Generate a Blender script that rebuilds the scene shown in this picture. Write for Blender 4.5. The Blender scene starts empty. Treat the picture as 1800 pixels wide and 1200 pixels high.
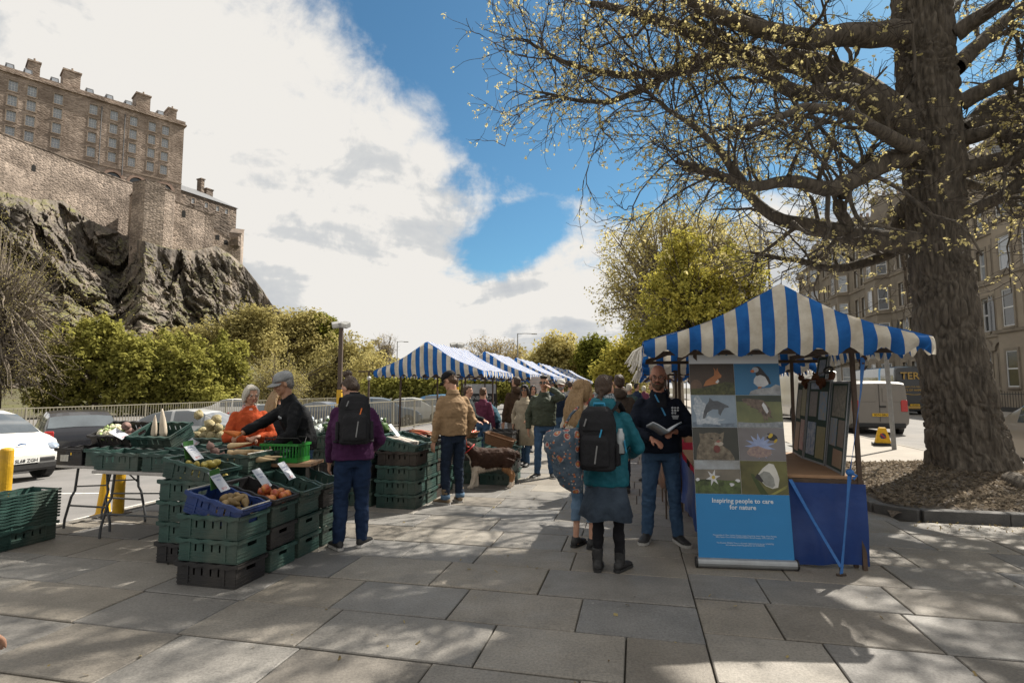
import bpy, bmesh, math, random
import numpy as np
from mathutils import Vector, Matrix, Euler
R = math.radians
random.seed(7)
rng = np.random.default_rng(11)
scene = bpy.context.scene
C = scene.collection

# ---------------------------------------------------------------- camera
F = 980.0                       # focal length in photograph pixels (1800 wide)
CAMZ = 1.6
PITCH = math.atan(81.0 / F)
cam_d = bpy.data.cameras.new('camera')
cam_d.sensor_width = 36.0
cam_d.sensor_fit = 'HORIZONTAL'
cam_d.lens = F / 1800 * 36
cam_d.clip_start = 0.05
cam_d.clip_end = 6000
cam = bpy.data.objects.new('camera', cam_d)
cam.location = (0, 0, CAMZ)
cam.rotation_euler = (R(90) + PITCH, 0, 0)
C.objects.link(cam)
scene.camera = cam

# ---------------------------------------------------------------- light
SUN_AZ = R(50)                  # to the right of the view axis
SUN_EL = R(47)
scene.view_settings.view_transform = 'Standard'
scene.view_settings.look = 'None'
scene.view_settings.gamma = 1
scene.view_settings.use_curve_mapping = False
scene.view_settings.exposure = 1.05
sd = bpy.data.lights.new('sun', 'SUN')
sd.energy = 4.7
sd.angle = R(0.55)
sd.color = (1.0, 0.93, 0.82)
sun = bpy.data.objects.new('sun', sd)
sdir = Vector((math.sin(SUN_AZ) * math.cos(SUN_EL), math.cos(SUN_AZ) * math.cos(SUN_EL), math.sin(SUN_EL)))
sun.rotation_euler = (-sdir).to_track_quat('-Z', 'Y').to_euler()
sun.location = (20, 20, 40)
C.objects.link(sun)

def ray(px, py):
    cx = (px - 900) / F; cy = (600 - py) / F
    c, s = math.cos(PITCH), math.sin(PITCH)
    return Vector((cx, c - s * cy, s + c * cy))
def G(px, py, z=0.0):           # where a pixel's ray meets a level plane
    d = ray(px, py); t = (z - CAMZ) / d.z
    return Vector((d.x * t, d.y * t, z))
def AT(px, py, Y):              # where a pixel's ray reaches the distance Y
    d = ray(px, py); t = Y / d.y
    return Vector((d.x * t, Y, CAMZ + d.z * t))

# ---------------------------------------------------------------- sky
w = bpy.data.worlds.new('World'); scene.world = w
w.use_nodes = True
nt = w.node_tree; nt.nodes.clear()
def N(t, **k):
    n = nt.nodes.new(t)
    for a, b in k.items():
        setattr(n, a, b)
    return n
def L(a, b): nt.links.new(a, b)
def val(x):
    return x if hasattr(x, 'is_linked') or hasattr(x, 'links') else None
def M(op, a, b=None, c=None, clamp=False):
    n = N('ShaderNodeMath', operation=op); n.use_clamp = clamp
    for i, x in enumerate((a, b, c)):
        if x is None: continue
        if isinstance(x, (int, float)): n.inputs[i].default_value = x
        else: L(x, n.inputs[i])
    return n.outputs[0]
sky = N('ShaderNodeTexSky', sky_type='NISHITA')
sky.sun_disc = False
sky.sun_elevation = SUN_EL
sky.sun_rotation = SUN_AZ
sky.altitude = 100; sky.air_density = 1.0; sky.dust_density = 0.6; sky.ozone_density = 1.6
tc = N('ShaderNodeTexCoord')
sep = N('ShaderNodeSeparateXYZ'); L(tc.outputs['Generated'], sep.inputs[0])
dx, dy, dz = sep.outputs
az = M('MULTIPLY', M('ARCTAN2', dx, dy), 57.29578)
el = M('MULTIPLY', M('ARCSINE', dz), 57.29578)
# cloud field: noise on a flattened dome so clouds get longer towards the horizon
den = M('ADD', M('MAXIMUM', dz, 0.0), 0.16)
comb = N('ShaderNodeCombineXYZ')
L(M('DIVIDE', dx, den), comb.inputs[0]); L(M('DIVIDE', dy, den), comb.inputs[1])
def noise(vec, scale, detail, rough, seed, dist=0.0):
    n = N('ShaderNodeTexNoise', noise_dimensions='4D')
    L(vec, n.inputs['Vector']); n.inputs['Scale'].default_value = scale
    n.inputs['Detail'].default_value = detail; n.inputs['Roughness'].default_value = rough
    n.inputs['W'].default_value = seed; n.inputs['Distortion'].default_value = dist
    return n.outputs['Fac']
n1 = noise(comb.outputs[0], 1.5, 9, 0.62, 3.1, 0.25)
n2 = noise(tc.outputs['Generated'], 9.0, 8, 0.62, 1.7, 0.3)
n3 = noise(comb.outputs[0], 1.0, 5, 0.55, 8.4, 0.4)
def hole(px, py, rx, ry, rot=0.0):      # a break in the cloud, as an ellipse in azimuth and elevation
    d = ray(px, py).normalized()
    a0 = math.degrees(math.atan2(d.x, d.y)); e0 = math.degrees(math.asin(d.z))
    k = 57.3 / F
    c, s = math.cos(R(rot)), math.sin(R(rot))
    da = M('SUBTRACT', az, a0); de = M('SUBTRACT', el, e0)
    u = M('DIVIDE', M('ADD', M('MULTIPLY', da, c), M('MULTIPLY', de, s)), rx * k)
    v = M('DIVIDE', M('SUBTRACT', M('MULTIPLY', de, c), M('MULTIPLY', da, s)), ry * k)
    q = M('SQRT', M('ADD', M('MULTIPLY', u, u), M('MULTIPLY', v, v)))
    return M('SUBTRACT', 1.0, q)        # 1 in the middle, 0 on the rim, falling outside
HOLES = [(730, -20, 215, 150, -25), (900, 130, 150, 175, -35), (1070, 250, 230, 125, -15), (1210, 90, 330, 170, -10),
         (1500, 40, 300, 210, 0), (930, 385, 100, 42, 20), (985, 250, 150, 70, -10), (1120, 235, 300, 150, 0), (930, 400, 120, 50, 25), (1600, -250, 900, 200, 0)]
hm = None
for h in HOLES:
    q = hole(*h)
    hm = q if hm is None else M('MAXIMUM', hm, q)
hm = M('MAXIMUM', hm, -0.85)
pert = M('ADD', M('MULTIPLY', M('SUBTRACT', n1, 0.5), 2.6), M('MULTIPLY', M('SUBTRACT', n2, 0.5), 2.6))
field = M('ADD', M('MULTIPLY', hm, -1.45), pert)       # >0 cloud
mask = N('ShaderNodeMapRange'); mask.interpolation_type = 'SMOOTHSTEP'
L(field, mask.inputs['Value']); mask.inputs['From Min'].default_value = -0.42; mask.inputs['From Max'].default_value = 0.42
# cloud body: bright rims, greyer cores
shade = M('ADD', M('MULTIPLY', n3, 1.45), M('MULTIPLY', n2, 0.6))
cr = N('ShaderNodeValToRGB'); L(shade, cr.inputs['Fac'])
e = cr.color_ramp.elements
e[0].position = 0.80; e[0].color = (0.60, 0.63, 0.67, 1)
e[1].position = 1.12; e[1].color = (1.0, 0.97, 0.92, 1)
m_ = e.new(0.95); m_.color = (0.76, 0.77, 0.77, 1)
tint = N('ShaderNodeMix', data_type='RGBA', blend_type='MULTIPLY'); tint.inputs['Factor'].default_value = 1; L(sky.outputs[0], tint.inputs['A']); tint.inputs['B'].default_value = (0.60, 0.98, 1.06, 1)
bg1 = N('ShaderNodeBackground'); L(tint.outputs['Result'], bg1.inputs[0]); bg1.inputs[1].default_value = 0.05
bg2 = N('ShaderNodeBackground'); L(cr.outputs[0], bg2.inputs[0]); bg2.inputs[1].default_value = 0.42
mx = N('ShaderNodeMixShader'); L(mask.outputs[0], mx.inputs[0]); L(bg1.outputs[0], mx.inputs[1]); L(bg2.outputs[0], mx.inputs[2])
wo = N('ShaderNodeOutputWorld'); L(mx.outputs[0], wo.inputs[0])

# ---------------------------------------------------------------- helpers: noise, meshes, objects
def _h(ix, iy, iz, seed):
    n = (ix * 374761393 + iy * 668265263 + iz * 2147483647 + seed * 974634777) & 0xFFFFFFFF
    n = ((n ^ (n >> 13)) * 1274126177) & 0xFFFFFFFF
    return ((n ^ (n >> 16)) & 0xFFFF) / 65535.0
def vnoise(p, seed=0):
    p = np.asarray(p, float); i = np.floor(p).astype(np.int64); f = p - i
    u = f * f * (3 - 2 * f); r = 0
    for a in (0, 1):
        for b in (0, 1):
            for c in (0, 1):
                wt = (u[:, 0] if a else 1 - u[:, 0]) * (u[:, 1] if b else 1 - u[:, 1]) * (u[:, 2] if c else 1 - u[:, 2])
                r = r + wt * _h(i[:, 0] + a, i[:, 1] + b, i[:, 2] + c, seed)
    return r
def fbm(p, oct=4, seed=0, rough=0.5):
    p = np.asarray(p, float); r = 0; a = 1; t = 0
    for k in range(oct):
        r = r + a * vnoise(p * 2 ** k, seed + k); t += a; a *= rough
    return r / t
def cells(p, seed=0):           # worley: distance to the nearest point and the id of its cell
    p = np.asarray(p, float); i = np.floor(p).astype(np.int64)
    best = np.full(len(p), 9.0); sec = np.full(len(p), 9.0); cid = np.zeros(len(p)); off = np.zeros((len(p), 3))
    for a in (-1, 0, 1):
        for b in (-1, 0, 1):
            for c in (-1, 0, 1):
                q = i + np.array([a, b, c])
                o = np.stack([_h(q[:, 0], q[:, 1], q[:, 2], seed + s) for s in (1, 2, 3)], 1)
                dv = p - (q + o); d = np.sqrt((dv ** 2).sum(1)); h = _h(q[:, 0], q[:, 1], q[:, 2], seed + 9)
                nb = d < best
                sec = np.where(nb, best, np.minimum(sec, d)); best = np.where(nb, d, best); cid = np.where(nb, h, cid)
                off[nb] = dv[nb]
    return best, sec, cid, off

class MB:
    """collects vertices and faces of one mesh"""
    def __init__(s): s.v = []; s.f = []; s.m = []
    def add(s, vs, fs, mi=0):
        o = len(s.v); s.v += [tuple(v) for v in vs]
        for f in fs: s.f.append([i + o for i in f]); s.m.append(mi)
    def box(s, c, d, rot=None, mi=0, taper=1.0):
        x, y, z = d[0] / 2, d[1] / 2, d[2] / 2
        vs = [Vector((a * x * (taper if k < 0 else 1), b * y * (taper if k < 0 else 1), k * z)) for k in (-1, 1) for b in (-1, 1) for a in (-1, 1)]
        if rot is not None:
            if not isinstance(rot, Matrix): rot = Euler(rot).to_matrix()
            vs = [rot @ v for v in vs]
        c = Vector(c)
        s.add([v + c for v in vs], [(0, 2, 3, 1), (4, 5, 7, 6), (0, 1, 5, 4), (2, 6, 7, 3), (0, 4, 6, 2), (1, 3, 7, 5)], mi)
    def span(s, a, b, wd, th, up=(0, 0, 1), mi=0):     # a bar from a to b
        a = Vector(a); b = Vector(b); d = b - a; l = d.length
        if l < 1e-6: return
        y = d / l; x = y.cross(Vector(up))
        if x.length < 1e-4: x = y.cross(Vector((1, 0, 0)))
        x.normalize(); z = x.cross(y)
        s.box((a + b) / 2, (wd, l, th), Matrix((x, y, z)).transposed(), mi)
    def tube(s, pts, rad, n=8, cap=True, mi=0, flat=None):
        pts = [Vector(p) for p in pts]
        if not hasattr(rad, '__len__'): rad = [rad] * len(pts)
        vs = []; fs = []; pn = None
        for i, p in enumerate(pts):
            t = (pts[min(i + 1, len(pts) - 1)] - pts[max(i - 1, 0)])
            t = t.normalized() if t.length > 1e-9 else Vector((0, 0, 1))
            if pn is None:
                a = Vector((0, 0, 1)) if abs(t.z) < 0.9 else Vector((1, 0, 0))
                x = t.cross(a).normalized()
            else:
                x = (pn - t * pn.dot(t)); x = x.normalized() if x.length > 1e-6 else t.orthogonal().normalized()
            pn = x; y = t.cross(x)
            for k in range(n):
                an = 2 * math.pi * k / n
                fy = flat if flat else 1.0
                vs.append(p + x * (rad[i] * math.cos(an)) + y * (rad[i] * fy * math.sin(an)))
        for i in range(len(pts) - 1):
            for k in range(n):
                a = i * n + k; b = i * n + (k + 1) % n
                fs.append((a, b, b + n, a + n))
        if cap:
            fs.append(tuple(range(n))[::-1]); fs.append(tuple(range((len(pts) - 1) * n, len(pts) * n)))
        s.add(vs, fs, mi)
    def loft(s, rings, cap=True, mi=0):            # rings: equal-length lists of points
        n = len(rings[0]); vs = [p for r in rings for p in r]; fs = []
        for i in range(len(rings) - 1):
            for k in range(n):
                a = i * n + k; b = i * n + (k + 1) % n
                fs.append((a, b, b + n, a + n))
        if cap:
            fs.append(tuple(range(n))[::-1]); fs.append(tuple(range((len(rings) - 1) * n, len(rings) * n)))
        s.add(vs, fs, mi)
    def lathe(s, prof, n=16, c=(0, 0, 0), mi=0, cap=True):
        c = Vector(c)
        s.loft([[c + Vector((r * math.cos(2 * math.pi * k / n), r * math.sin(2 * math.pi * k / n), z)) for k in range(n)] for r, z in prof], cap, mi)
    def ell(s, c, r, n=10, m=7, rot=None, mi=0):
        c = Vector(c); rings = []
        if not hasattr(r, '__len__'): r = (r, r, r)
        vs = []; fs = []
        if rot is not None and not isinstance(rot, Matrix): rot = Euler(rot).to_matrix()
        for i in range(m + 1):
            th = math.pi * (i / m); th = min(max(th, 0.05), math.pi - 0.05)
            for k in range(n):
                an = 2 * math.pi * k / n
                p = Vector((r[0] * math.sin(th) * math.cos(an), r[1] * math.sin(th) * math.sin(an), -r[2] * math.cos(th)))
                vs.append(c + (rot @ p if rot is not None else p))
        for i in range(m):
            for k in range(n):
                a = i * n + k; b = i * n + (k + 1) % n
                fs.append((a, b, b + n, a + n))
        fs.append(tuple(range(n))[::-1]); fs.append(tuple(range(m * n, (m + 1) * n)))
        s.add(vs, fs, mi)
    def prism(s, poly, a, b, mi=0):       # polygon of 3-D points swept from offset a to offset b (vectors)
        a = Vector(a); b = Vector(b); n = len(poly)
        vs = [Vector(p) + a for p in poly] + [Vector(p) + b for p in poly]
        fs = [tuple(range(n))[::-1], tuple(range(n, 2 * n))] + [(i, (i + 1) % n, (i + 1) % n + n, i + n) for i in range(n)]
        s.add(vs, fs, mi)
    def mesh(s, name, smooth=False):
        me = bpy.data.meshes.new(name)
        me.from_pydata(s.v, [], s.f)
        if s.m and max(s.m) > 0: me.polygons.foreach_set('material_index', s.m)
        if smooth: me.polygons.foreach_set('use_smooth', [True] * len(me.polygons))
        me.update()
        return me
    def build(s, name, mat, parent=None, smooth=False, fix=True, bevel=0):
        me = s.mesh(name, smooth)
        if fix:
            bm = bmesh.new(); bm.from_mesh(me); bmesh.ops.recalc_face_normals(bm, faces=bm.faces); bm.to_mesh(me); bm.free()
        o = mkobj(name, me, mat, parent)
        if bevel:
            md = o.modifiers.new('bevel', 'BEVEL'); md.width = bevel; md.segments = 2; md.limit_method = 'ANGLE'
        return o
def mkobj(name, me, mat, parent=None):
    for m in (mat if isinstance(mat, (list, tuple)) else [mat]):
        if m is not None: me.materials.append(m)
    o = bpy.data.objects.new(name, me); C.objects.link(o)
    if parent is not None: o.parent = parent
    return o
def np_mesh(name, V, Q, mat, parent=None, smooth=False):      # numpy vertices and equal-sided faces
    V = np.ascontiguousarray(V, np.float32); Q = np.ascontiguousarray(Q, np.int32); k = Q.shape[1]
    me = bpy.data.meshes.new(name)
    me.vertices.add(len(V)); me.vertices.foreach_set('co', V.ravel())
    me.loops.add(Q.size); me.loops.foreach_set('vertex_index', Q.ravel())
    me.polygons.add(len(Q)); me.polygons.foreach_set('loop_start', np.arange(0, Q.size, k, dtype=np.int32))
    me.polygons.foreach_set('use_smooth', np.full(len(Q), smooth))
    me.update(calc_edges=True); me.validate()
    return mkobj(name, me, mat, parent)
def thing(name, label, cat, loc=(0, 0, 0), rz=0.0, group=None):
    o = bpy.data.objects.new(name, None); C.objects.link(o)
    o.empty_display_size = 0.1
    o.location = loc; o.rotation_euler = (0, 0, rz)
    return tag(o, label, cat, group)
def tag(o, label, cat, group=None, kind=None):
    if label: o['label'] = label
    if cat: o['category'] = cat
    if group: o['group'] = group
    if kind: o['kind'] = kind
    return o
def struct(o): o['kind'] = 'structure'; return o
def stuff(o): o['kind'] = 'stuff'; return o
KIDS = {}
def copy_tree(o, parent=None):
    c = o.copy(); C.objects.link(c); c.parent = parent
    for ch in o.children:
        copy_tree(ch, c)
    return c

# ---------------------------------------------------------------- materials
_mats = {}
def mat(name, col, rough=0.7, col2=None, scale=6.0, bump=0.0, bscale=None, metal=0.0, spec=0.4, detail=5, rnd=0.0,
        stretch=(1, 1, 1), coords='Object', dirt=0.0, trans=0.0, sheen=0.0, sub=0.0, coat=0.0):
    """principled material: two colours mixed by noise, fine relief, wear, a little variation from object to object"""
    if name in _mats: return _mats[name]
    m = bpy.data.materials.new(name); m.use_nodes = True
    t = m.node_tree; b = t.nodes['Principled BSDF']
    b.inputs['Roughness'].default_value = rough; b.inputs['Metallic'].default_value = metal
    b.inputs['Specular IOR Level'].default_value = spec
    if sheen: b.inputs['Sheen Weight'].default_value = sheen
    if coat: b.inputs['Coat Weight'].default_value = coat; b.inputs['Coat Roughness'].default_value = 0.05
    if sub:
        b.inputs['Subsurface Weight'].default_value = sub; b.inputs['Subsurface Radius'].default_value = (0.01, 0.004, 0.002)
    if trans: b.inputs['Transmission Weight'].default_value = trans
    if col2 is None: col2 = tuple(c * 0.78 for c in col)
    co = t.nodes.new('ShaderNodeTexCoord'); mp = t.nodes.new('ShaderNodeMapping'); mp.inputs['Scale'].default_value = stretch
    t.links.new(co.outputs[coords], mp.inputs[0])
    nz = t.nodes.new('ShaderNodeTexNoise'); nz.inputs['Scale'].default_value = scale; nz.inputs['Detail'].default_value = detail
    nz.inputs['Roughness'].default_value = 0.6
    t.links.new(mp.outputs[0], nz.inputs['Vector'])
    rp = t.nodes.new('ShaderNodeMapRange'); rp.inputs['From Min'].default_value = 0.32; rp.inputs['From Max'].default_value = 0.68
    t.links.new(nz.outputs['Fac'], rp.inputs['Value'])
    mixc = t.nodes.new('ShaderNodeMix'); mixc.data_type = 'RGBA'
    mixc.inputs['A'].default_value = (*col2, 1); mixc.inputs['B'].default_value = (*col, 1)
    t.links.new(rp.outputs[0], mixc.inputs['Factor'])
    out = mixc.outputs['Result']
    if rnd:
        oi = t.nodes.new('ShaderNodeObjectInfo'); hs = t.nodes.new('ShaderNodeHueSaturation')
        r2 = t.nodes.new('ShaderNodeMapRange'); r2.inputs['To Min'].default_value = 1 - rnd; r2.inputs['To Max'].default_value = 1 + rnd
        t.links.new(oi.outputs['Random'], r2.inputs['Value']); t.links.new(r2.outputs[0], hs.inputs['Value']); t.links.new(out, hs.inputs['Color'])
        out = hs.outputs[0]
    if dirt:
        n2 = t.nodes.new('ShaderNodeTexNoise'); n2.inputs['Scale'].default_value = scale * 0.35; n2.inputs['Detail'].default_value = 8
        t.links.new(mp.outputs[0], n2.inputs['Vector'])
        r3 = t.nodes.new('ShaderNodeMapRange'); r3.inputs['From Min'].default_value = 0.5; r3.inputs['From Max'].default_value = 0.75
        r3.inputs['To Max'].default_value = dirt; t.links.new(n2.outputs['Fac'], r3.inputs['Value'])
        md = t.nodes.new('ShaderNodeMix'); md.data_type = 'RGBA'; md.inputs['B'].default_value = (0.20, 0.17, 0.13, 1)
        t.links.new(out, md.inputs['A']); t.links.new(r3.outputs[0], md.inputs['Factor']); out = md.outputs['Result']
    t.links.new(out, b.inputs['Base Color'])
    if bump:
        nb = t.nodes.new('ShaderNodeTexNoise'); nb.inputs['Scale'].default_value = bscale or scale * 4; nb.inputs['Detail'].default_value = 6
        t.links.new(mp.outputs[0], nb.inputs['Vector'])
        bp = t.nodes.new('ShaderNodeBump'); bp.inputs['Strength'].default_value = bump; bp.inputs['Distance'].default_value = 0.02
        t.links.new(nb.outputs['Fac'], bp.inputs['Height']); t.links.new(bp.outputs[0], b.inputs['Normal'])
    _mats[name] = m
    return m
def leafmat(name, col, col2, scale=0.6):       # leaves: diffuse with light passing through
    m = bpy.data.materials.new(name); m.use_nodes = True
    t = m.node_tree; t.nodes.clear()
    ge = t.nodes.new('ShaderNodeNewGeometry')
    nz = t.nodes.new('ShaderNodeTexNoise'); nz.inputs['Scale'].default_value = scale; nz.inputs['Detail'].default_value = 3
    t.links.new(ge.outputs['Position'], nz.inputs['Vector'])
    ad = t.nodes.new('ShaderNodeMath'); ad.operation = 'MULTIPLY_ADD'; ad.inputs[1].default_value = 0.55
    t.links.new(ge.outputs['Random Per Island'], ad.inputs[0]); t.links.new(nz.outputs['Fac'], ad.inputs[2])
    rp = t.nodes.new('ShaderNodeMapRange'); rp.inputs['From Min'].default_value = 0.45; rp.inputs['From Max'].default_value = 1.05
    t.links.new(ad.outputs[0], rp.inputs['Value'])
    mc = t.nodes.new('ShaderNodeMix'); mc.data_type = 'RGBA'; mc.inputs['A'].default_value = (*col2, 1); mc.inputs['B'].default_value = (*col, 1)
    t.links.new(rp.outputs[0], mc.inputs['Factor'])
    d = t.nodes.new('ShaderNodeBsdfDiffuse'); tr = t.nodes.new('ShaderNodeBsdfTranslucent')
    t.links.new(mc.outputs['Result'], d.inputs[0]); t.links.new(mc.outputs['Result'], tr.inputs[0])
    mx = t.nodes.new('ShaderNodeMixShader'); mx.inputs[0].default_value = 0.42
    t.links.new(d.outputs[0], mx.inputs[1]); t.links.new(tr.outputs[0], mx.inputs[2])
    o = t.nodes.new('ShaderNodeOutputMaterial'); t.links.new(mx.outputs[0], o.inputs[0])
    return m
def glassmat(name, col=(0.02, 0.025, 0.03), rough=0.06):
    return mat(name, col, rough, col2=tuple(c * 0.8 for c in col), spec=0.9, scale=2)
TMP = bpy.data.scenes.new('workbench')          # scratch scene: evaluating there does not touch the real one
def evaluated(ob):
    TMP.collection.objects.link(ob); vl = TMP.view_layers[0]; vl.update()
    me = bpy.data.meshes.new_from_object(ob.evaluated_get(vl.depsgraph)); bpy.data.objects.remove(ob)
    return me
m_iron = mat('black_iron', (0.02, 0.02, 0.02), 0.5, (0.012, 0.012, 0.012))
def text_mesh(s, size, mat_, parent, matrix, name='lettering', depth=0.0, align='CENTER', extra=0.0, space=1.0):
    cu = bpy.data.curves.new(name, 'FONT'); cu.body = s; cu.size = size; cu.align_x = align; cu.extrude = depth
    cu.offset = extra; cu.space_character = space; cu.resolution_u = 2
    ob = bpy.data.objects.new('tmp', cu); me = evaluated(ob)
    me.name = name; me.transform(matrix)
    return mkobj(name, me, mat_, parent)

# the market's own axes: u runs away along the stalls, v to the right of them
UA = math.atan2(218, F)
def W(u, v, z=0.0): return Vector((u * math.sin(UA) + v * math.cos(UA), u * math.cos(UA) - v * math.sin(UA), z))
def UV(p): return (p[0] * math.sin(UA) + p[1] * math.cos(UA), p[0] * math.cos(UA) - p[1] * math.sin(UA))
# ================================================================ ground
def ATU(px, py, u):             # where a pixel's ray meets the upright plane at market distance u
    d = ray(px, py); t = u / (d.x * math.sin(UA) + d.y * math.cos(UA))
    return Vector((d.x * t, d.y * t, CAMZ + d.z * t))
m_soil = mat('soil', (0.10, 0.09, 0.06), 0.95, (0.06, 0.055, 0.035), 0.4, 0.4, 8)
m_asph = mat('asphalt', (0.20, 0.19, 0.185), 0.88, (0.15, 0.145, 0.14), 0.9, 0.35, 90, dirt=0.25)
m_asph2 = mat('street_asphalt', (0.19, 0.18, 0.17), 0.85, (0.14, 0.135, 0.13), 0.8, 0.4, 70, dirt=0.3)
m_conc = mat('pale_concrete', (0.30, 0.27, 0.23), 0.85, (0.24, 0.215, 0.185), 1.2, 0.2, 60, dirt=0.2)
m_white = mat('road_paint', (0.62, 0.61, 0.58), 0.8, (0.42, 0.41, 0.39), 14, 0.1, 60)
m_yellowline = mat('yellow_road_paint', (0.55, 0.42, 0.06), 0.8, (0.36, 0.28, 0.06), 12)
m_grout = mat('joint_sand', (0.055, 0.05, 0.042), 0.95, (0.03, 0.028, 0.022), 5, 0.3, 60)

def sheet(name, pts, z, m, parent=None):
    b = MB(); b.add([(p[0], p[1], z) for p in pts], [tuple(range(len(pts)))])
    o = b.build(name, m, parent, fix=False)
    return o
def uvquad(u0, u1, v0, v1): return [W(u0, v0), W(u0, v1), W(u1, v1), W(u1, v0)]
struct(sheet('ground', [(-3000, -3000), (3000, -3000), (3000, 3000), (-3000, 3000)], -1.0, m_soil))
KV = -6.52                                  # market kerb
CPZ = lambda v: -0.12 - 0.0467 * max(0.0, -6.5 - v)      # the car park falls away from the market
def slope_sheet(name, u0, u1, v0, v1, m, dz=0.0):
    b = MB(); b.add([(*W(u, v)[:2], CPZ(v) + dz) for u, v in ((u0, v0), (u0, v1), (u1, v1), (u1, v0))], [(0, 1, 2, 3)]); return struct(b.build(name, m, None, fix=False))
slope_sheet('car_park', -30, 75, -20.2, KV - 0.14, m_asph)
struct(sheet('terrace_road', uvquad(-30, 160, -44, -20.25), -0.77, m_asph2))
struct(sheet('street', uvquad(-30, 160, 7.25, 19.5), -0.11, m_asph2))
struct(sheet('far_pavement', uvquad(-30, 160, 19.5, 26.4), 0.0, m_conc))
# bays painted on the car park
for i, u in enumerate([3.2, 5.6, 8.1, 10.6, 13.1, 15.6]):
    slope_sheet('bay_line', u, u + 0.1, -12.2, -7.4, m_white, 0.005)
slope_sheet('bay_line', 0, 40, -7.4, -7.3, m_white, 0.0052)
for u in np.arange(8.0, 60, 6.0):
    struct(sheet('street_line', uvquad(u, u + 2.0, 13.2, 13.32), -0.1055, m_white))

# paving: stone slabs, each one an object; their colour runs from warm buff to blue grey
def slab_material():
    m = bpy.data.materials.new('paving_stone'); m.use_nodes = True; t = m.node_tree; b = t.nodes['Principled BSDF']
    nd = t.nodes.new; lk = t.links.new
    ge = nd('ShaderNodeNewGeometry'); oi = nd('ShaderNodeObjectInfo')
    isl = nd('ShaderNodeMath'); isl.operation = 'ADD'; lk(ge.outputs['Random Per Island'], isl.inputs[0]); lk(oi.outputs['Random'], isl.inputs[1])
    fr = nd('ShaderNodeMath'); fr.operation = 'FRACT'; lk(isl.outputs[0], fr.inputs[0])
    cr = nd('ShaderNodeValToRGB'); lk(fr.outputs[0], cr.inputs[0])
    el = cr.color_ramp.elements
    el[0].position = 0; el[0].color = (0.15, 0.136, 0.118, 1); el[1].position = 1; el[1].color = (0.19, 0.177, 0.157, 1)
    for p, c in ((0.25, (0.225, 0.20, 0.165)), (0.45, (0.165, 0.162, 0.157)), (0.65, (0.245, 0.222, 0.188)), (0.8, (0.14, 0.138, 0.137))):
        x = el.new(p); x.color = (*c, 1)
    def nz(sc, det, ro=0.6, st=None):
        n = nd('ShaderNodeTexNoise'); n.inputs['Scale'].default_value = sc; n.inputs['Detail'].default_value = det; n.inputs['Roughness'].default_value = ro
        if st:
            mp = nd('ShaderNodeMapping'); mp.inputs['Scale'].default_value = st; mp.inputs['Rotation'].default_value = (0, 0, UA)
            lk(ge.outputs['Position'], mp.inputs[0]); lk(mp.outputs[0], n.inputs['Vector'])
        else: lk(ge.outputs['Position'], n.inputs['Vector'])
        return n.outputs['Fac']
    def mr(x, a, b_, c, d):
        r = nd('ShaderNodeMapRange'); lk(x, r.inputs[0]); r.inputs[1].default_value = a; r.inputs[2].default_value = b_; r.inputs[3].default_value = c; r.inputs[4].default_value = d
        return r.outputs[0]
    def mul(col, fac):
        x = nd('ShaderNodeMix'); x.data_type = 'RGBA'; x.blend_type = 'MULTIPLY'; x.inputs['Factor'].default_value = 1
        lk(col, x.inputs['A']); cc = nd('ShaderNodeCombineColor'); lk(fac, cc.inputs[0]); lk(fac, cc.inputs[1]); lk(fac, cc.inputs[2]); lk(cc.outputs[0], x.inputs['B'])
        return x.outputs['Result']
    c = mul(cr.outputs[0], mr(nz(2.2, 6), 0.3, 0.7, 0.78, 1.15))            # wear
    c = mul(c, mr(nz(60, 4, 0.7), 0.35, 0.6, 0.72, 1.12))                  # grain
    c = mul(c, mr(nz(9, 8, 0.75, (1, 4, 1)), 0.56, 0.68, 1.0, 0.80))         # bedding streaks and scuffs
    # trodden gum and lichen spots
    vo = nd('ShaderNodeTexVoronoi'); vo.inputs['Scale'].default_value = 5.5; lk(ge.outputs['Position'], vo.inputs['Vector'])
    sp = mr(vo.outputs['Distance'], 0.045, 0.075, 1.0, 0.0)
    cl = nd('ShaderNodeMath'); cl.operation = 'MULTIPLY'; lk(sp, cl.inputs[0]); lk(mr(nz(1.3, 2), 0.5, 0.62, 0, 0.55), cl.inputs[1])
    mg = nd('ShaderNodeMix'); mg.data_type = 'RGBA'; mg.inputs['B'].default_value = (0.33, 0.32, 0.29, 1); lk(c, mg.inputs['A']); lk(cl.outputs[0], mg.inputs['Factor'])
    # dark stains
    ms = nd('ShaderNodeMix'); ms.data_type = 'RGBA'; ms.inputs['B'].default_value = (0.07, 0.066, 0.06, 1)
    lk(mg.outputs['Result'], ms.inputs['A']); lk(mr(nz(1.7, 7, 0.65), 0.60, 0.74, 0, 0.6), ms.inputs['Factor'])
    lk(ms.outputs['Result'], b.inputs['Base Color'])
    lk(mr(nz(3, 5), 0.3, 0.7, 0.48, 0.78), b.inputs['Roughness']); b.inputs['Specular IOR Level'].default_value = 0.45
    bp = nd('ShaderNodeBump'); bp.inputs['Strength'].default_value = 0.45; bp.inputs['Distance'].default_value = 0.006
    ad = nd('ShaderNodeMath'); ad.operation = 'ADD'; lk(nz(130, 3), ad.inputs[0]); lk(nz(14, 7, 0.7), ad.inputs[1])
    lk(ad.outputs[0], bp.inputs['Height']); lk(bp.outputs[0], b.inputs['Normal'])
    return m
m_slab = slab_material()
pav = struct(sheet('pavement', uvquad(-6, 75, KV + 0.0, 7.1), -0.022, m_grout))
BED = (7.86, 11.9, 3.0, 6.95)           # u0,u1,v0,v1 of the tree bed
SEAM = 0.40
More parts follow.
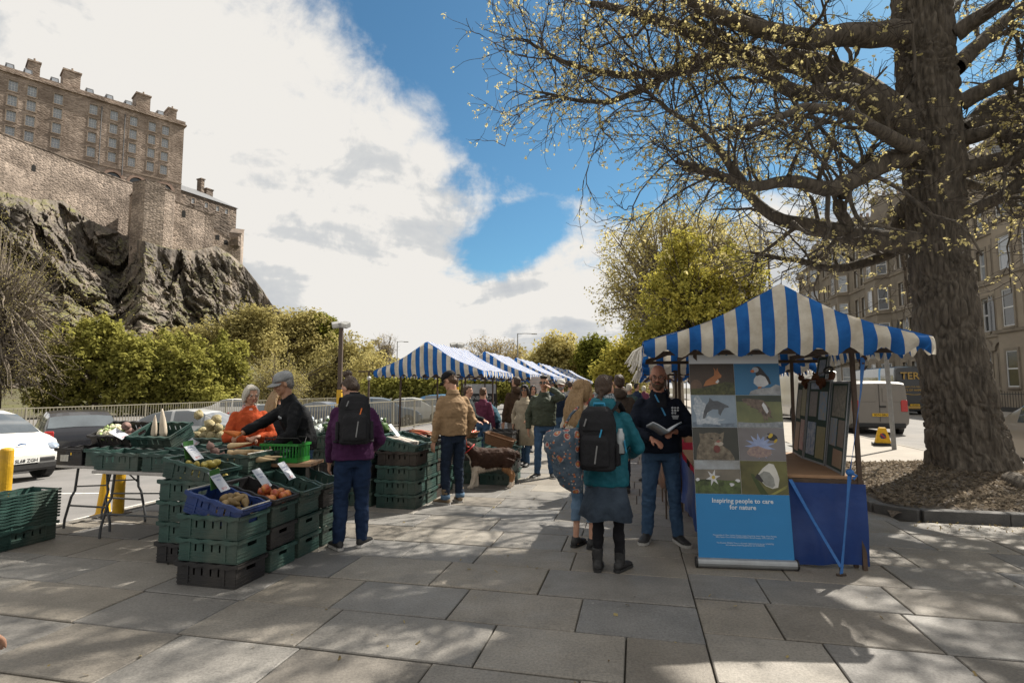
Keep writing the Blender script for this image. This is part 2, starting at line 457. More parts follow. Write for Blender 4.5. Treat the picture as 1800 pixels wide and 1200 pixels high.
def slab_mesh(lu, lv):
    # bevelled slab, origin at its centre on the top face
    a, b = lu / 2 - 0.0085, lv / 2 - 0.005; e = 0.006
    vs = []
    for (da, z) in ((0, -0.03), (0, -e), (e, 0)):
        for sx, sy in ((-1, -1), (1, -1), (1, 1), (-1, 1)):
            vs.append((sy * 0 + sx * (b - da), sy * (a - da), z))
    fs = [(8, 9, 10, 11)] + [(k * 4 + i, k * 4 + (i + 1) % 4, k * 4 + 4 + (i + 1) % 4, k * 4 + 4 + i) for k in (0, 1) for i in range(4)]
    me = bpy.data.meshes.new('slab'); me.from_pydata(vs, [], fs); me.update(); me.materials.append(m_slab)
    return me
rs = random.Random(5)
slabs = []
def courses(v_from, v_to, u_start, u_end, step, phase):
    u = u_start
    while u < u_end:
        du = step * rs.choice([1, 1, 1, 0.93, 1.05]) if True else step
        v = v_from - (rs.random() * 0.7 if phase else 0)
        first = True
        while v < v_to - 0.02:
            ln = rs.choice([0.72, 0.86, 0.9, 0.95, 1.05, 1.15])
            if v + ln > v_to - 0.3: ln = v_to - v
            slabs.append((u, u + du, max(v, v_from), v + ln)); v += ln
        u += du
courses(KV + 0.02, SEAM, 3.16 - 0.6 * 4, 44, 0.6, True)
courses(SEAM, 7.05, 3.34 - 0.62 * 4, 44, 0.62, True)
far = MB(); near_list = []
for (u0, u1, v0, v1) in slabs:
    cu, cv = (u0 + u1) / 2, (v0 + v1) / 2
    if v1 - v0 < 0.05: continue
    if BED[0] - 0.2 < cu < BED[1] + 0.15 and cv > BED[2] - 0.05: continue
    if cu > 11.9 and cv > 4.3: continue                       # pale concrete strip beyond the bed
    p = W(cu, cv)
    if p.y < 1.6 or abs(p.x) > p.y * 0.98 + 0.9:
        continue
    if p.y < 13.5: near_list.append((p.length, u0, u1, v0, v1))
    else: far.box(W(cu, cv, -0.0135), (v1 - v0 - 0.012, u1 - u0 - 0.012, 0.027), (0, 0, -UA))
near_list.sort()
mc = {}
for i, (dd, u0, u1, v0, v1) in enumerate(near_list):
    if i >= 300:
        cu, cv = (u0 + u1) / 2, (v0 + v1) / 2
        far.box(W(cu, cv, -0.0135), (v1 - v0 - 0.012, u1 - u0 - 0.012, 0.027), (0, 0, -UA)); continue
    key = (round(u1 - u0, 2), round(v1 - v0, 2))
    if key not in mc: mc[key] = slab_mesh(*key)
    o = bpy.data.objects.new('slab', mc[key]); C.objects.link(o); o.parent = pav
    o.location = W((u0 + u1) / 2, (v0 + v1) / 2, rs.uniform(-0.003, 0.003)); o.rotation_euler = (R(rs.uniform(-.25, .25)), R(rs.uniform(-.25, .25)), -UA)
stuff(far.build('slabs_beyond', m_slab, pav))
# pale concrete strip and kerbs along the street
struct(sheet('street_pavement', uvquad(11.95, 75, 4.3, 7.1), 0.004, m_conc))
m_kerb = mat('kerb_stone', (0.13, 0.125, 0.12), 0.85, (0.085, 0.083, 0.08), 5, 0.4, 50, rnd=0.15)
m_kerb2 = mat('kerb_stone_pale', (0.26, 0.24, 0.21), 0.85, (0.19, 0.175, 0.155), 5, 0.4, 50, rnd=0.12)
def kerb(name, a, b, wd, z0, z1, m, step=0.9, label_parent=None):
    root = bpy.data.objects.new(name, None); C.objects.link(root); struct(root)
    a = Vector(a); b = Vector(b); n = max(1, int(round((b - a).length / step))); d = (b - a) / n
    me = None
    ang = math.atan2(d.y, d.x)
    bb = MB(); bb.box((0, 0, 0), (d.length - 0.006, wd, z1 - z0)); mesh_ = None
    for i in range(n):
        if mesh_ is None:
            o = bb.build('kerb_stone', m, root, bevel=0.012); mesh_ = o.data
        else:
            o = bpy.data.objects.new('kerb_stone', mesh_); C.objects.link(o); o.parent = root
            md = o.modifiers.new('bevel', 'BEVEL'); md.width = 0.012; md.segments = 2
        o.location = a + d * (i + 0.5) + Vector((0, 0, (z0 + z1) / 2)); o.rotation_euler = (0, 0, ang)
    return root
kerb('market_kerb', W(0, KV - 0.07), W(40, KV - 0.07), 0.14, -0.15, 0.012, m_kerb2)
kerb('street_kerb', W(4, 7.18), W(60, 7.18), 0.14, -0.15, 0.012, m_kerb2)
kb = BED
kerb('bed_kerb', W(kb[0] + 0.0, kb[2] + 0.35), W(kb[0] + 0.0, kb[3]), 0.16, -0.05, 0.125, m_kerb)
kerb('bed_kerb', W(kb[0] + 0.35, kb[2] + 0.0), W(kb[1], kb[2] + 0.0), 0.16, -0.05, 0.121, m_kerb)
kerb('bed_kerb', W(kb[0] + 0.0, kb[2] + 0.36), W(kb[0] + 0.36, kb[2] + 0.0), 0.16, -0.05, 0.117, m_kerb, 0.6)
# the bed itself: a bed of bark and leaf litter, humped towards the trunk
m_mulch = mat('bark_mulch', (0.20, 0.17, 0.14), 0.95, (0.09, 0.075, 0.06), 30, 0.9, 70, detail=8, stretch=(1, 1, 1))
nu, nv = 60, 60
TREE_UV = (11.0, 5.55)
us = np.linspace(kb[0] + 0.06, kb[1] + 0.3, nu); vs_ = np.linspace(kb[2] + 0.06, kb[3] + 0.1, nv)
P = []
for u in us:
    for v in vs_:
        p = W(u, v); r = math.hypot(u - TREE_UV[0], v - TREE_UV[1])
        edge = min(u - kb[0], v - kb[2], 0.35) / 0.35
        corner = max(0.0, 0.33 - ((u - kb[0]) + (v - kb[2])))
        z = 0.085 + 0.05 * edge + 0.16 * math.exp(-(r / 1.3) ** 2) - corner * 0.4
        P.append((p.x, p.y, z))
P = np.array(P); P[:, 2] += (fbm(P * 14, 3, 4) - 0.5) * 0.05
idx = np.arange(nu * nv).reshape(nu, nv)
Q = np.stack([idx[:-1, :-1], idx[:-1, 1:], idx[1:, 1:], idx[1:, :-1]], -1).reshape(-1, 4)
struct(np_mesh('tree_bed', P, Q, m_mulch, smooth=True))
# chips of bark and dead leaves on the bed: real little flakes
def flakes(name, n, fn, s0, s1, m):
    V = np.zeros((n, 4, 3)); pts = np.array([fn() for _ in range(n)])
    ang = rng.uniform(0, 6.28, n); s = rng.uniform(s0, s1, n); til = rng.normal(0, 0.5, (n, 2))
    ax = np.stack([np.cos(ang), np.sin(ang), til[:, 0]], 1); ay = np.stack([-np.sin(ang), np.cos(ang), til[:, 1]], 1) * 0.45
    for k, (a, b) in enumerate(((-1, -1), (1, -1), (1, 1), (-1, 1))):
        V[:, k] = pts + (ax * a + ay * b) * s[:, None]
    Q = np.arange(n * 4).reshape(n, 4)
    return stuff(np_mesh(name, V.reshape(-1, 3), Q, m))
m_chip = leafmat('bark_chips', (0.30, 0.25, 0.19), (0.10, 0.08, 0.06), 30)
def bedpt():
    u = rng.uniform(kb[0] + 0.1, kb[1] + 0.2); v = rng.uniform(kb[2] + 0.1, kb[3])
    if (u - kb[0]) + (v - kb[2]) < 0.4: u += 0.4
    p = W(u, v); r = math.hypot(u - TREE_UV[0], v - TREE_UV[1])
    return (p.x, p.y, 0.15 + 0.16 * math.exp(-(r / 1.3) ** 2))
tag(flakes('bark_litter', 9000, bedpt, 0.012, 0.04, m_chip), 'brown bark chips and leaf litter around the big tree', 'litter')
m_fall = leafmat('fallen_petals', (0.42, 0.34, 0.16), (0.14, 0.10, 0.06), 12)
def pavpt():
    if rng.random() < 0.55:
        u = kb[0] - 0.12 - abs(rng.normal(0, 0.25)); v = rng.uniform(2.9, 6.8)
    else:
        u = rng.uniform(1.5, 9); v = rng.uniform(-4, 6)
        if u > 7.6 and v > 2.9: u = 5
    p = W(u, v); return (p.x, p.y, 0.010)
tag(flakes('fallen_leaves', 420, pavpt, 0.006, 0.016, m_fall), 'small dry leaves and petals scattered over the paving', 'leaves')
# ================================================================ castle on its rock
class Plane:                    # an upright plane through two pixels' ground lines at given distances
    def __init__(s, pxA, YA, pxB, YB):
        a = AT(pxA, 681, YA); b = AT(pxB, 681, YB)
        s.a = Vector((a.x, a.y, 0)); s.d = Vector((b.x - a.x, b.y - a.y, 0)).normalized()
        s.n = Vector((s.d.y, -s.d.x, 0))                 # towards the viewer
        if s.n.dot(-s.a) < 0: s.n = -s.n
    def hit(s, px, py):
        d = ray(px, py); o = Vector((0, 0, CAMZ)); t = (s.a - o).dot(s.n) / d.dot(s.n)
        p = o + d * t; return (p - s.a).dot(s.d), p.z
    def pt(s, q, z, off=0.0): return Vector((s.a.x + s.d.x * q + s.n.x * off, s.a.y + s.d.y * q + s.n.y * off, z))
    def rot(s): return Matrix((s.d, -s.n, Vector((0, 0, 1)))).transposed()      # x along, y into the wall
def masonry(name, c1, c2, c3, sx, sz, bump=0.6):
    """coursed rubble: noise-coloured stones and recessed joints, on facade coordinates"""
    m = bpy.data.materials.new(name); m.use_nodes = True; t = m.node_tree; b = t.nodes['Principled BSDF']; nd = t.nodes.new; lk = t.links.new
    tc_ = nd('ShaderNodeTexCoord'); mp = nd('ShaderNodeMapping'); mp.inputs['Scale'].default_value = (sx, sx, sz); lk(tc_.outputs['Object'], mp.inputs[0])
    vo = nd('ShaderNodeTexVoronoi'); vo.inputs['Scale'].default_value = 1.0; lk(mp.outputs[0], vo.inputs['Vector']); vo.inputs['Randomness'].default_value = 0.8
    cr = nd('ShaderNodeValToRGB'); sp = nd('ShaderNodeSeparateColor'); lk(vo.outputs['Color'], sp.inputs[0]); lk(sp.outputs[0], cr.inputs[0])
    e = cr.color_ramp.elements; e[0].color = (*c1, 1); e[1].color = (*c2, 1); x = e.new(0.5); x.color = (*c3, 1)
    nz = nd('ShaderNodeTexNoise'); nz.inputs['Scale'].default_value = 0.22; nz.inputs['Detail'].default_value = 7; lk(tc_.outputs['Object'], nz.inputs['Vector'])
    mr = nd('ShaderNodeMapRange'); lk(nz.outputs['Fac'], mr.inputs[0]); mr.inputs[1].default_value = 0.38; mr.inputs[2].default_value = 0.66; mr.inputs[4].default_value = 0.75
    mx = nd('ShaderNodeMix'); mx.data_type = 'RGBA'; lk(mr.outputs[0], mx.inputs['Factor']); lk(cr.outputs[0], mx.inputs['A']); mx.inputs['B'].default_value = (c1[0] * 0.62, c1[1] * 0.6, c1[2] * 0.58, 1)
    lk(mx.outputs['Result'], b.inputs['Base Color']); b.inputs['Roughness'].default_value = 0.95; b.inputs['Specular IOR Level'].default_value = 0.2
    bp = nd('ShaderNodeBump'); bp.inputs['Strength'].default_value = bump; bp.inputs['Distance'].default_value = 0.3
    lk(vo.outputs['Distance'], bp.inputs['Height']); bp.invert = True; lk(bp.outputs[0], b.inputs['Normal'])
    return m
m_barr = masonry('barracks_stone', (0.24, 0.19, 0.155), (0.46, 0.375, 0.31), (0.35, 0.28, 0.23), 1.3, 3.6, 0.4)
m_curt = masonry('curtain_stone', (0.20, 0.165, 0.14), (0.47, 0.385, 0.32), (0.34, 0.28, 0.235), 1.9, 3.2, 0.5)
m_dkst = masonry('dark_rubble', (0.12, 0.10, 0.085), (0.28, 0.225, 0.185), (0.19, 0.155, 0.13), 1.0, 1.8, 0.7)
m_trim = mat('dressed_stone', (0.34, 0.27, 0.21), 0.9, (0.24, 0.19, 0.15), 0.8, 0.2, 6)
m_pinkst = mat('pink_ashlar', (0.40, 0.28, 0.22), 0.9, (0.31, 0.22, 0.175), 0.5, 0.2, 6)
m_slate = mat('slate', (0.17, 0.175, 0.185), 0.7, (0.12, 0.125, 0.135), 1.5, 0.4, 8, stretch=(1, 1, 3))
m_lead = mat('lead', (0.13, 0.135, 0.14), 0.6, (0.09, 0.09, 0.1), 3)
m_sash = mat('sash_white', (0.62, 0.63, 0.63), 0.5, (0.5, 0.51, 0.51), 6)
m_pane = glassmat('window_pane', (0.30, 0.33, 0.37), 0.15)  # light grey-blue base colour stands in for the reflected sky
m_panedk = glassmat('dark_pane', (0.035, 0.04, 0.045), 0.08)
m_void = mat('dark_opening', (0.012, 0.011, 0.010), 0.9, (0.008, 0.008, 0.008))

def wall_box(mb, pl, q0, q1, z0, z1, d0, d1, mi=0):       # a block on a facade: from depth d0 in front (+) to d1 behind (-)
    poly = [pl.pt(q0, z0), pl.pt(q1, z0), pl.pt(q1, z1), pl.pt(q0, z1)]
    mb.prism(poly, pl.n * d0, pl.n * d1, mi)
def holed_wall(mb, pl, q0, q1, z0, z1, holes, front=0.0, depth=0.45):
    """front face with rectangular openings and their reveals"""
    qs = sorted({q0, q1, *[h[0] for h in holes], *[h[1] for h in holes]}); zs = sorted({z0, z1, *[h[2] for h in holes], *[h[3] for h in holes]})
    for i in range(len(qs) - 1):
        j = 0
        while j < len(zs) - 1:
            cq = (qs[i] + qs[i + 1]) / 2; cz = (zs[j] + zs[j + 1]) / 2
            if any(h[0] < cq < h[1] and h[2] < cz < h[3] for h in holes): j += 1; continue
            k = j
            while k + 1 < len(zs) - 1:
                c2 = (zs[k + 1] + zs[k + 2]) / 2
                if any(h[0] < cq < h[1] and h[2] < c2 < h[3] for h in holes): break
                k += 1
            mb.add([pl.pt(qs[i], zs[j], front), pl.pt(qs[i + 1], zs[j], front), pl.pt(qs[i + 1], zs[k + 1], front), pl.pt(qs[i], zs[k + 1], front)], [(0, 1, 2, 3)])
            j = k + 1
    for (a, b, c, d) in holes:
        F_ = [pl.pt(a, c, front), pl.pt(b, c, front), pl.pt(b, d, front), pl.pt(a, d, front)]; B_ = [p - pl.n * depth for p in F_]
        mb.add(F_ + B_, [(0, 4, 5, 1), (1, 5, 6, 2), (2, 6, 7, 3), (3, 7, 4, 0)])
def sash_window(parent, pl, q0, q1, z0, z1, back, nx=3, nz=4, pane=None, surround=None, sur_m=None, bar=0.05, sill=True):
    """a window: the pane, sash bars in front of it, a stone margin"""
    b = MB(); wall_box(b, pl, q0, q1, z0, z1, -back, -back - 0.05)
    wn = b.build('window', pane or m_pane, parent)
    b = MB(); f = bar * 1.6
    wall_box(b, pl, q0, q0 + f, z0, z1, -back + 0.08, -back + 0.002); wall_box(b, pl, q1 - f, q1, z0, z1, -back + 0.08, -back + 0.002)
    wall_box(b, pl, q0 + f, q1 - f, z0, z0 + f, -back + 0.078, -back + 0.002); wall_box(b, pl, q0 + f, q1 - f, z1 - f, z1, -back + 0.078, -back + 0.002)
    for k in range(1, nx):
        q = q0 + (q1 - q0) * k / nx; wall_box(b, pl, q - bar / 2, q + bar / 2, z0 + f, z1 - f, -back + 0.06, -back + 0.003)
    for k in range(1, nz):
        z = z0 + (z1 - z0) * k / nz; wd = bar * (1.6 if nz % 2 == 0 and k == nz // 2 else 1)
        wall_box(b, pl, q0 + f, q1 - f, z - wd / 2, z + wd / 2, -back + 0.064, -back + 0.004)
    b.build('sash', m_sash, wn)
    if surround:
        b = MB(); s = surround; zb = z0 - 0.003
        wall_box(b, pl, q0 - s, q0, z0 - s * 0.0, z1 + s, 0.05, -0.1); wall_box(b, pl, q1, q1 + s, z0, z1 + s, 0.05, -0.1)
        wall_box(b, pl, q0, q1, z1, z1 + s, 0.055, -0.1)
        if sill: wall_box(b, pl, q0 - s * 1.3, q1 + s * 1.3, z0 - s * 1.2, z0, 0.14, -0.1)
        b.build('margin', sur_m or m_trim, wn)
    return wn

# ---- the barracks
pb = Plane(0, 126, 323, 153)
zc = lambda x, y: (x / 3.75, 80 + y / 3.75)             # notes taken on an enlargement
bar = thing('castle_barracks', 'long brown stone castle barracks with rows of white sash windows on the cliff', 'castle', pb.a)
bar.location = (0, 0, 0)
cols = [[(90, 212), (83, 310), (78, 415), (70, 520)], [(213, 260), (207, 355), (202, 460), (195, 563)], [(385, 330), (381, 423), (375, 522), (369, 622)],
        [(615, 418), (610, 510), (607, 604), (601, 700)], [(751, 473), (747, 562), (742, 655), (738, 747)], [(880, 525), (877, 610), (870, 697), (866, 787)],
        [(1001, 572), (998, 653), (994, 740), (990, 830)], [(1089, 605), (1085, 685), (1082, 772), (1077, 857)]]
cq = [sum(pb.hit(*zc(*p))[0] for p in c) / 4 for c in cols]
rows = [np.mean([pb.hit(*zc(*c[r]))[1] for c in cols]) for r in range(4)]
qR = pb.hit(322.5, 250)[0]; qL = cq[0] - 9.5
cq = [cq[0] - 5.2] + cq
z_eave = np.mean([pb.hit(*zc(0, 92))[1], pb.hit(*zc(1215, 597))[1]]); z_base = pb.hit(318, 335)[1] - 7
WH, WW = 1.25, 0.83
holes = [(q - WW, q + WW, z - WH, z + WH) for q in cq for z in rows]
arch_q = [pb.hit(*zc(x, y))[0] for x, y in ((750, 820), (905, 880), (1085, 945))]
arch_z = np.mean([pb.hit(*zc(x, y))[1] for x, y in ((750, 815), (905, 875), (1085, 940))])
holes += [(q - 1.75, q + 1.75, arch_z - 4.5, arch_z + 0.4) for q in arch_q]
b = MB(); holed_wall(b, pb, qL, qR, z_base, z_eave, holes)
B0 = [pb.pt(qL, z_base), pb.pt(qR, z_base), pb.pt(qR, z_eave), pb.pt(qL, z_eave)]; DP = -pb.n * 15
b.add(B0 + [p + DP for p in B0], [(1, 5, 6, 2), (0, 3, 7, 4), (5, 4, 7, 6), (3, 2, 6, 7)])
b.build('wall', m_barr, bar)
for q in cq:
    for i, z in enumerate(rows):
        sash_window(bar, pb, q - WW, q + WW, z - WH, z + WH, 0.35, 3, 4, surround=0.2, bar=0.07)
for q in arch_q:                # relieving arches
    b = MB(); wall_box(b, pb, q - 1.75, q + 1.75, arch_z - 4.5, arch_z + 0.4, -0.4, -0.44)
    aw = b.build('arched_window', m_panedk, bar)
    b = MB(); n = 12
    for k in range(n):
        a0, a1 = math.pi * k / n, math.pi * (k + 1) / n
        P4 = [pb.pt(q - r * math.cos(a), arch_z - 1.6 + r * math.sin(a)) for r, a in ((1.75, a0), (2.35, a0), (2.35, a1), (1.75, a1))]
        b.prism(P4, pb.n * 0.09, pb.n * -0.3)
    b.build('voussoirs', m_pinkst, aw)
    b = MB()                    # masonry above the curve
    for k in range(n):
        a0, a1 = math.pi * k / n, math.pi * (k + 1) / n
        pa = (q - 1.75 * math.cos(a0), arch_z - 1.6 + 1.75 * math.sin(a0)); pc = (q - 1.75 * math.cos(a1), arch_z - 1.6 + 1.75 * math.sin(a1))
        P4 = [pb.pt(*pa), pb.pt(*pc), pb.pt(pc[0], arch_z + 0.42), pb.pt(pa[0], arch_z + 0.42)]
        b.prism(P4, pb.n * 0.004, pb.n * -0.25)
    b.build('spandrel', m_pinkst, aw)
b = MB(); zb = rows[3] - 2.9
wall_box(b, pb, qL, qR + 0.05, zb, zb + 0.35, 0.16, -0.1); b.build('string_course', m_trim, bar)
b = MB(); wall_box(b, pb, qL, qR + 0.5, z_eave, z_eave + 0.45, 0.55, -15.4); wall_box(b, pb, qL, qR + 0.25, z_eave + 0.45, z_eave + 1.35, 0.2, -15.2); b.build('cornice', m_barr, bar)
b = MB()
for r in range(2):              # low roof behind the parapet
    b.prism([pb.pt(qL, z_eave + 1.3, -1.2), pb.pt(qL, z_eave + 3.2, -7.5), pb.pt(qL, z_eave + 1.3, -14)], (0, 0, 0), pb.d * (qR - qL - 1.2)) if r == 0 else None
roof = b.build('roof', m_slate, bar)
for (x, y, wd, h) in ((228, 160, 2.2, 3.8), (478, 240, 3.4, 4.4), (948, 440, 3.2, 4.4), (1140, 530, 2.0, 3.0)):
    q, z = pb.hit(*zc(x, y)); b = MB(); wall_box(b, pb, q - wd / 2, q + wd / 2, z_eave + 1.2, z_eave + 1.2 + h, -0.9, -5.5)
    wall_box(b, pb, q - wd / 2 - 0.2, q + wd / 2 + 0.2, z_eave + 1.2 + h, z_eave + 1.6 + h, -0.7, -5.7)
    ch = b.build('chimney', m_barr, bar)
    b = MB()
    for k in range(4): b.lathe([(0.18, 0), (0.22, 0.7)], 8, pb.pt(q, z_eave + 1.6 + h, -1.4 - k * 1.1))
    b.build('chimney_pots', m_trim, ch)
for (x, y) in ((70, 97), (190, 147), (365, 217), (595, 314), (725, 372), (850, 422), (1060, 507)):
    q, z = pb.hit(*zc(x, y)); b = MB(); z0 = z_eave + 1.1
    b.prism([pb.pt(q - 0.95, z0, -0.6), pb.pt(q + 0.95, z0, -0.6), pb.pt(q + 0.75, z0 + 1.7, -0.9), pb.pt(q - 0.75, z0 + 1.7, -0.9)], (0, 0, 0), pb.n * -2)
    dm = b.build('dormer', m_lead, bar)
    b = MB(); b.prism([pb.pt(q - 0.6, z0 + 0.4, -0.62), pb.pt(q + 0.6, z0 + 0.4, -0.62), pb.pt(q + 0.5, z0 + 1.4, -0.8), pb.pt(q - 0.5, z0 + 1.4, -0.8)], (0, 0, 0), pb.n * 0.06)
    b.build('pane', m_pane, dm)
for (x, y0, y1) in ((672, 405, 790), (825, 455, 862)):
    q, z1 = pb.hit(*zc(x, y0)); _, z0 = pb.hit(*zc(x - 8, y1)); b = MB()
    b.tube([pb.pt(q, z0, 0.2), pb.pt(q, z1, 0.2)], 0.11, 8); b.build('drainpipe', m_lead, bar)

# ---- curtain walls in front and below
def wall_strip(name, tops, zdrop, th, m, label, cat='wall', crest=None):
    """tops: (px, py, Y) along the crest; the foot runs zdrop below, buried in the rock"""
    P = [AT(*t) for t in tops]; b = MB(); n = len(P)
    for i in range(n - 1):
        a, c = P[i], P[i + 1]; d = Vector((c.x - a.x, c.y - a.y, 0)).normalized(); nn = Vector((d.y, -d.x, 0))
        b.prism([a, c, Vector((c.x, c.y, c.z - zdrop)), Vector((a.x, a.y, a.z - zdrop))], nn * 0.0, nn * -th)
    root = thing(name, label, cat)
    b.build('masonry', m, root)
    if crest:
        b = MB()
        for i in range(n - 1):
            a, c = P[i], P[i + 1]; d = Vector((c.x - a.x, c.y - a.y, 0)).normalized(); nn = Vector((d.y, -d.x, 0))
            b.prism([a, c, c + Vector((0, 0, 0.3)), a + Vector((0, 0, 0.3))], nn * 0.12, nn * (-th - 0.1))
        b.build('coping', crest, root)
    return root, P
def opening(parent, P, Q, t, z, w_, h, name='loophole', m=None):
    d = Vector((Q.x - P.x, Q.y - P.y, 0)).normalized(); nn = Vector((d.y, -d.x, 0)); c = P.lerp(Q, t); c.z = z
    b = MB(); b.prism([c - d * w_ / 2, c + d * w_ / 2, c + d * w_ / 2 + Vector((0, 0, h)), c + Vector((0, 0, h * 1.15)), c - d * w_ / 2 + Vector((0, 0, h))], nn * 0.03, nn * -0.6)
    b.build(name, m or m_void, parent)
cw1, P1 = wall_strip('curtain_wall', [(-90, 205, 104), (0, 234, 112), (100, 272, 122), (170, 301, 130), (237, 325, 138)], 26, 3, m_curt,
                     'rough rubble curtain wall sloping down below the castle barracks', crest=m_dkst)
opening(cw1, P1[1], P1[2], 0.6, P1[1].lerp(P1[2], 0.6).z - 5.6, 0.8, 1.3)
cw0, P0 = wall_strip('buttress_wall', [(-60, 262, 98), (10, 285, 104), (42, 300, 108), (56, 345, 110)], 14, 5, m_curt, 'buttress of rubble wall at the left end of the curtain wall')
cw2, P2 = wall_strip('castle_bastion', [(228, 346, 134), (256, 318, 124), (282, 328, 127.5), (307, 340, 131), (308, 345, 142)], 30, 4, m_curt,
                     'tall square bastion of the castle with one pale face and one dark face', crest=m_dkst)
opening(cw2, P2[1], P2[3], 0.5, AT(281, 410, 127).z, 0.9, 1.9)
cw3, P3 = wall_strip('curtain_wall', [(307, 353, 137), (340, 366, 141), (360, 374, 144), (377, 378, 146), (377, 380, 152)], 24, 3, m_curt,
                     'paler curtain wall between the bastion and the slate roofed castle block', crest=m_dkst)
opening(cw3, P3[0], P3[1], 0.5, AT(325, 382, 139).z, 0.9, 1.6)
cw4, P4 = wall_strip('battery_wall', [(375, 402, 150), (405, 420, 154), (424, 412, 156), (429, 405, 162), (429, 405, 170)], 20, 3, m_curt,
                     'low castle battery wall with gun openings at the right end of the cliff', crest=m_dkst)
for t in (0.25, 0.75): opening(cw4, P4[0], P4[1], t, P4[0].lerp(P4[1], t).z - 2.4, 1.1, 1.3, 'gun_opening')
b = MB(); c = AT(415, 425, 154); b.box(c, (2.0, 1.6, 2.6)); b.box(c - Vector((0, 0, 1.8)), (1.4, 1.2, 1.0), taper=0.4); b.build('turret', m_dkst, cw4)
# ---- the slate roofed block
p2 = Plane(312, 160, 419, 178)
blk = thing('castle_block', 'darker castle block with grey slate roof right of the barracks', 'castle')
ql = p2.hit(300, 360)[0]; qr = p2.hit(416, 365)[0]; ze = (p2.hit(322, 346)[1] + p2.hit(416, 357)[1]) / 2
wins = []
for (x, y) in ((339.5, 355.5), (363, 358.5), (383, 361), (398.5, 363.2)):
    q, z = p2.hit(x, y); wins.append((q - 0.55, q + 0.55, ze - 2.9, ze - 1.2))
b = MB(); holed_wall(b, p2, ql, qr, ze - 30, ze, wins)
B0 = [p2.pt(ql, ze - 30), p2.pt(qr, ze - 30), p2.pt(qr, ze), p2.pt(ql, ze)]; D2 = p2.n * -14
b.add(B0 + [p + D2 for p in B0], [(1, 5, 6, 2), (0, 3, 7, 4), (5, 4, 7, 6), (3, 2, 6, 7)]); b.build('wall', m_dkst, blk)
for h in wins: sash_window(blk, p2, *h, 0.25, 2, 2, surround=0.15, bar=0.06)
b = MB(); rz = 4.2
A_, B_, C_, D_ = p2.pt(ql, ze, 0.4), p2.pt(qr + 0.4, ze, 0.4), p2.pt(qr + 0.4, ze, -14.4), p2.pt(ql, ze, -14.4)
E_, F2 = p2.pt(ql, ze + rz, -7), p2.pt(qr - 7.5, ze + rz, -7)
b.add([A_, B_, C_, D_, E_, F2], [(0, 1, 5, 4), (1, 2, 5), (2, 3, 4, 5), (0, 3, 2, 1), (0, 4, 3)]); r_ = b.build('roof', m_slate, blk)
for (x, h, wd) in ((378, 4.3, 1.1), (391, 1.8, 2.2)):
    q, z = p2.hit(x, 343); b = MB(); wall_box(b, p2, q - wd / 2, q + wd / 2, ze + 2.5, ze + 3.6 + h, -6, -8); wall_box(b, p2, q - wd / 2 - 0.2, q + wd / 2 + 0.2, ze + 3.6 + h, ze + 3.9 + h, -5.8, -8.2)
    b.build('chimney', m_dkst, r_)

# ---- the crag
def rock_material():
    m = bpy.data.materials.new('crag_rock'); m.use_nodes = True; t = m.node_tree; b = t.nodes['Principled BSDF']; nd = t.nodes.new; lk = t.links.new
    ge = nd('ShaderNodeNewGeometry')
    def nz(sc, det, st=(1, 1, 1)):
        mp = nd('ShaderNodeMapping'); mp.inputs['Scale'].default_value = st; lk(ge.outputs['Position'], mp.inputs[0])
        n = nd('ShaderNodeTexNoise'); n.inputs['Scale'].default_value = sc; n.inputs['Detail'].default_value = det; n.inputs['Roughness'].default_value = 0.65; lk(mp.outputs[0], n.inputs['Vector']); return n.outputs['Fac']
    cr = nd('ShaderNodeValToRGB'); lk(nz(0.28, 9, (1, 1, 0.45)), cr.inputs[0]); e = cr.color_ramp.elements
    e[0].position = 0.32; e[0].color = (0.062, 0.055, 0.049, 1); e[1].position = 0.72; e[1].color = (0.31, 0.255, 0.205, 1); x = e.new(0.52); x.color = (0.145, 0.124, 0.105, 1)
    # grass on the ledges: only where the rock lies flat enough
    sp = nd('ShaderNodeSeparateXYZ'); lk(ge.outputs['True Normal'], sp.inputs[0])
    up = nd('ShaderNodeMapRange'); lk(sp.outputs[2], up.inputs[0]); up.inputs[1].default_value = 0.45; up.inputs[2].default_value = 0.7
    gn = nd('ShaderNodeMapRange'); lk(nz(0.12, 5), gn.inputs[0]); gn.inputs[1].default_value = 0.42; gn.inputs[2].default_value = 0.56
    mu = nd('ShaderNodeMath'); mu.operation = 'MULTIPLY'; lk(up.outputs[0], mu.inputs[0]); lk(gn.outputs[0], mu.inputs[1])
    mx = nd('ShaderNodeMix'); mx.data_type = 'RGBA'; lk(mu.outputs[0], mx.inputs['Factor']); lk(cr.outputs[0], mx.inputs['A']); mx.inputs['B'].default_value = (0.13, 0.125, 0.045, 1)
    lk(mx.outputs['Result'], b.inputs['Base Color']); b.inputs['Roughness'].default_value = 0.85; b.inputs['Specular IOR Level'].default_value = 0.3
    bp = nd('ShaderNodeBump'); bp.inputs['Strength'].default_value = 0.8; bp.inputs['Distance'].default_value = 0.5; lk(nz(1.1, 8, (1, 1, 0.5)), bp.inputs['Height']); lk(bp.outputs[0], b.inputs['Normal'])
    return m
m_rock = rock_material()
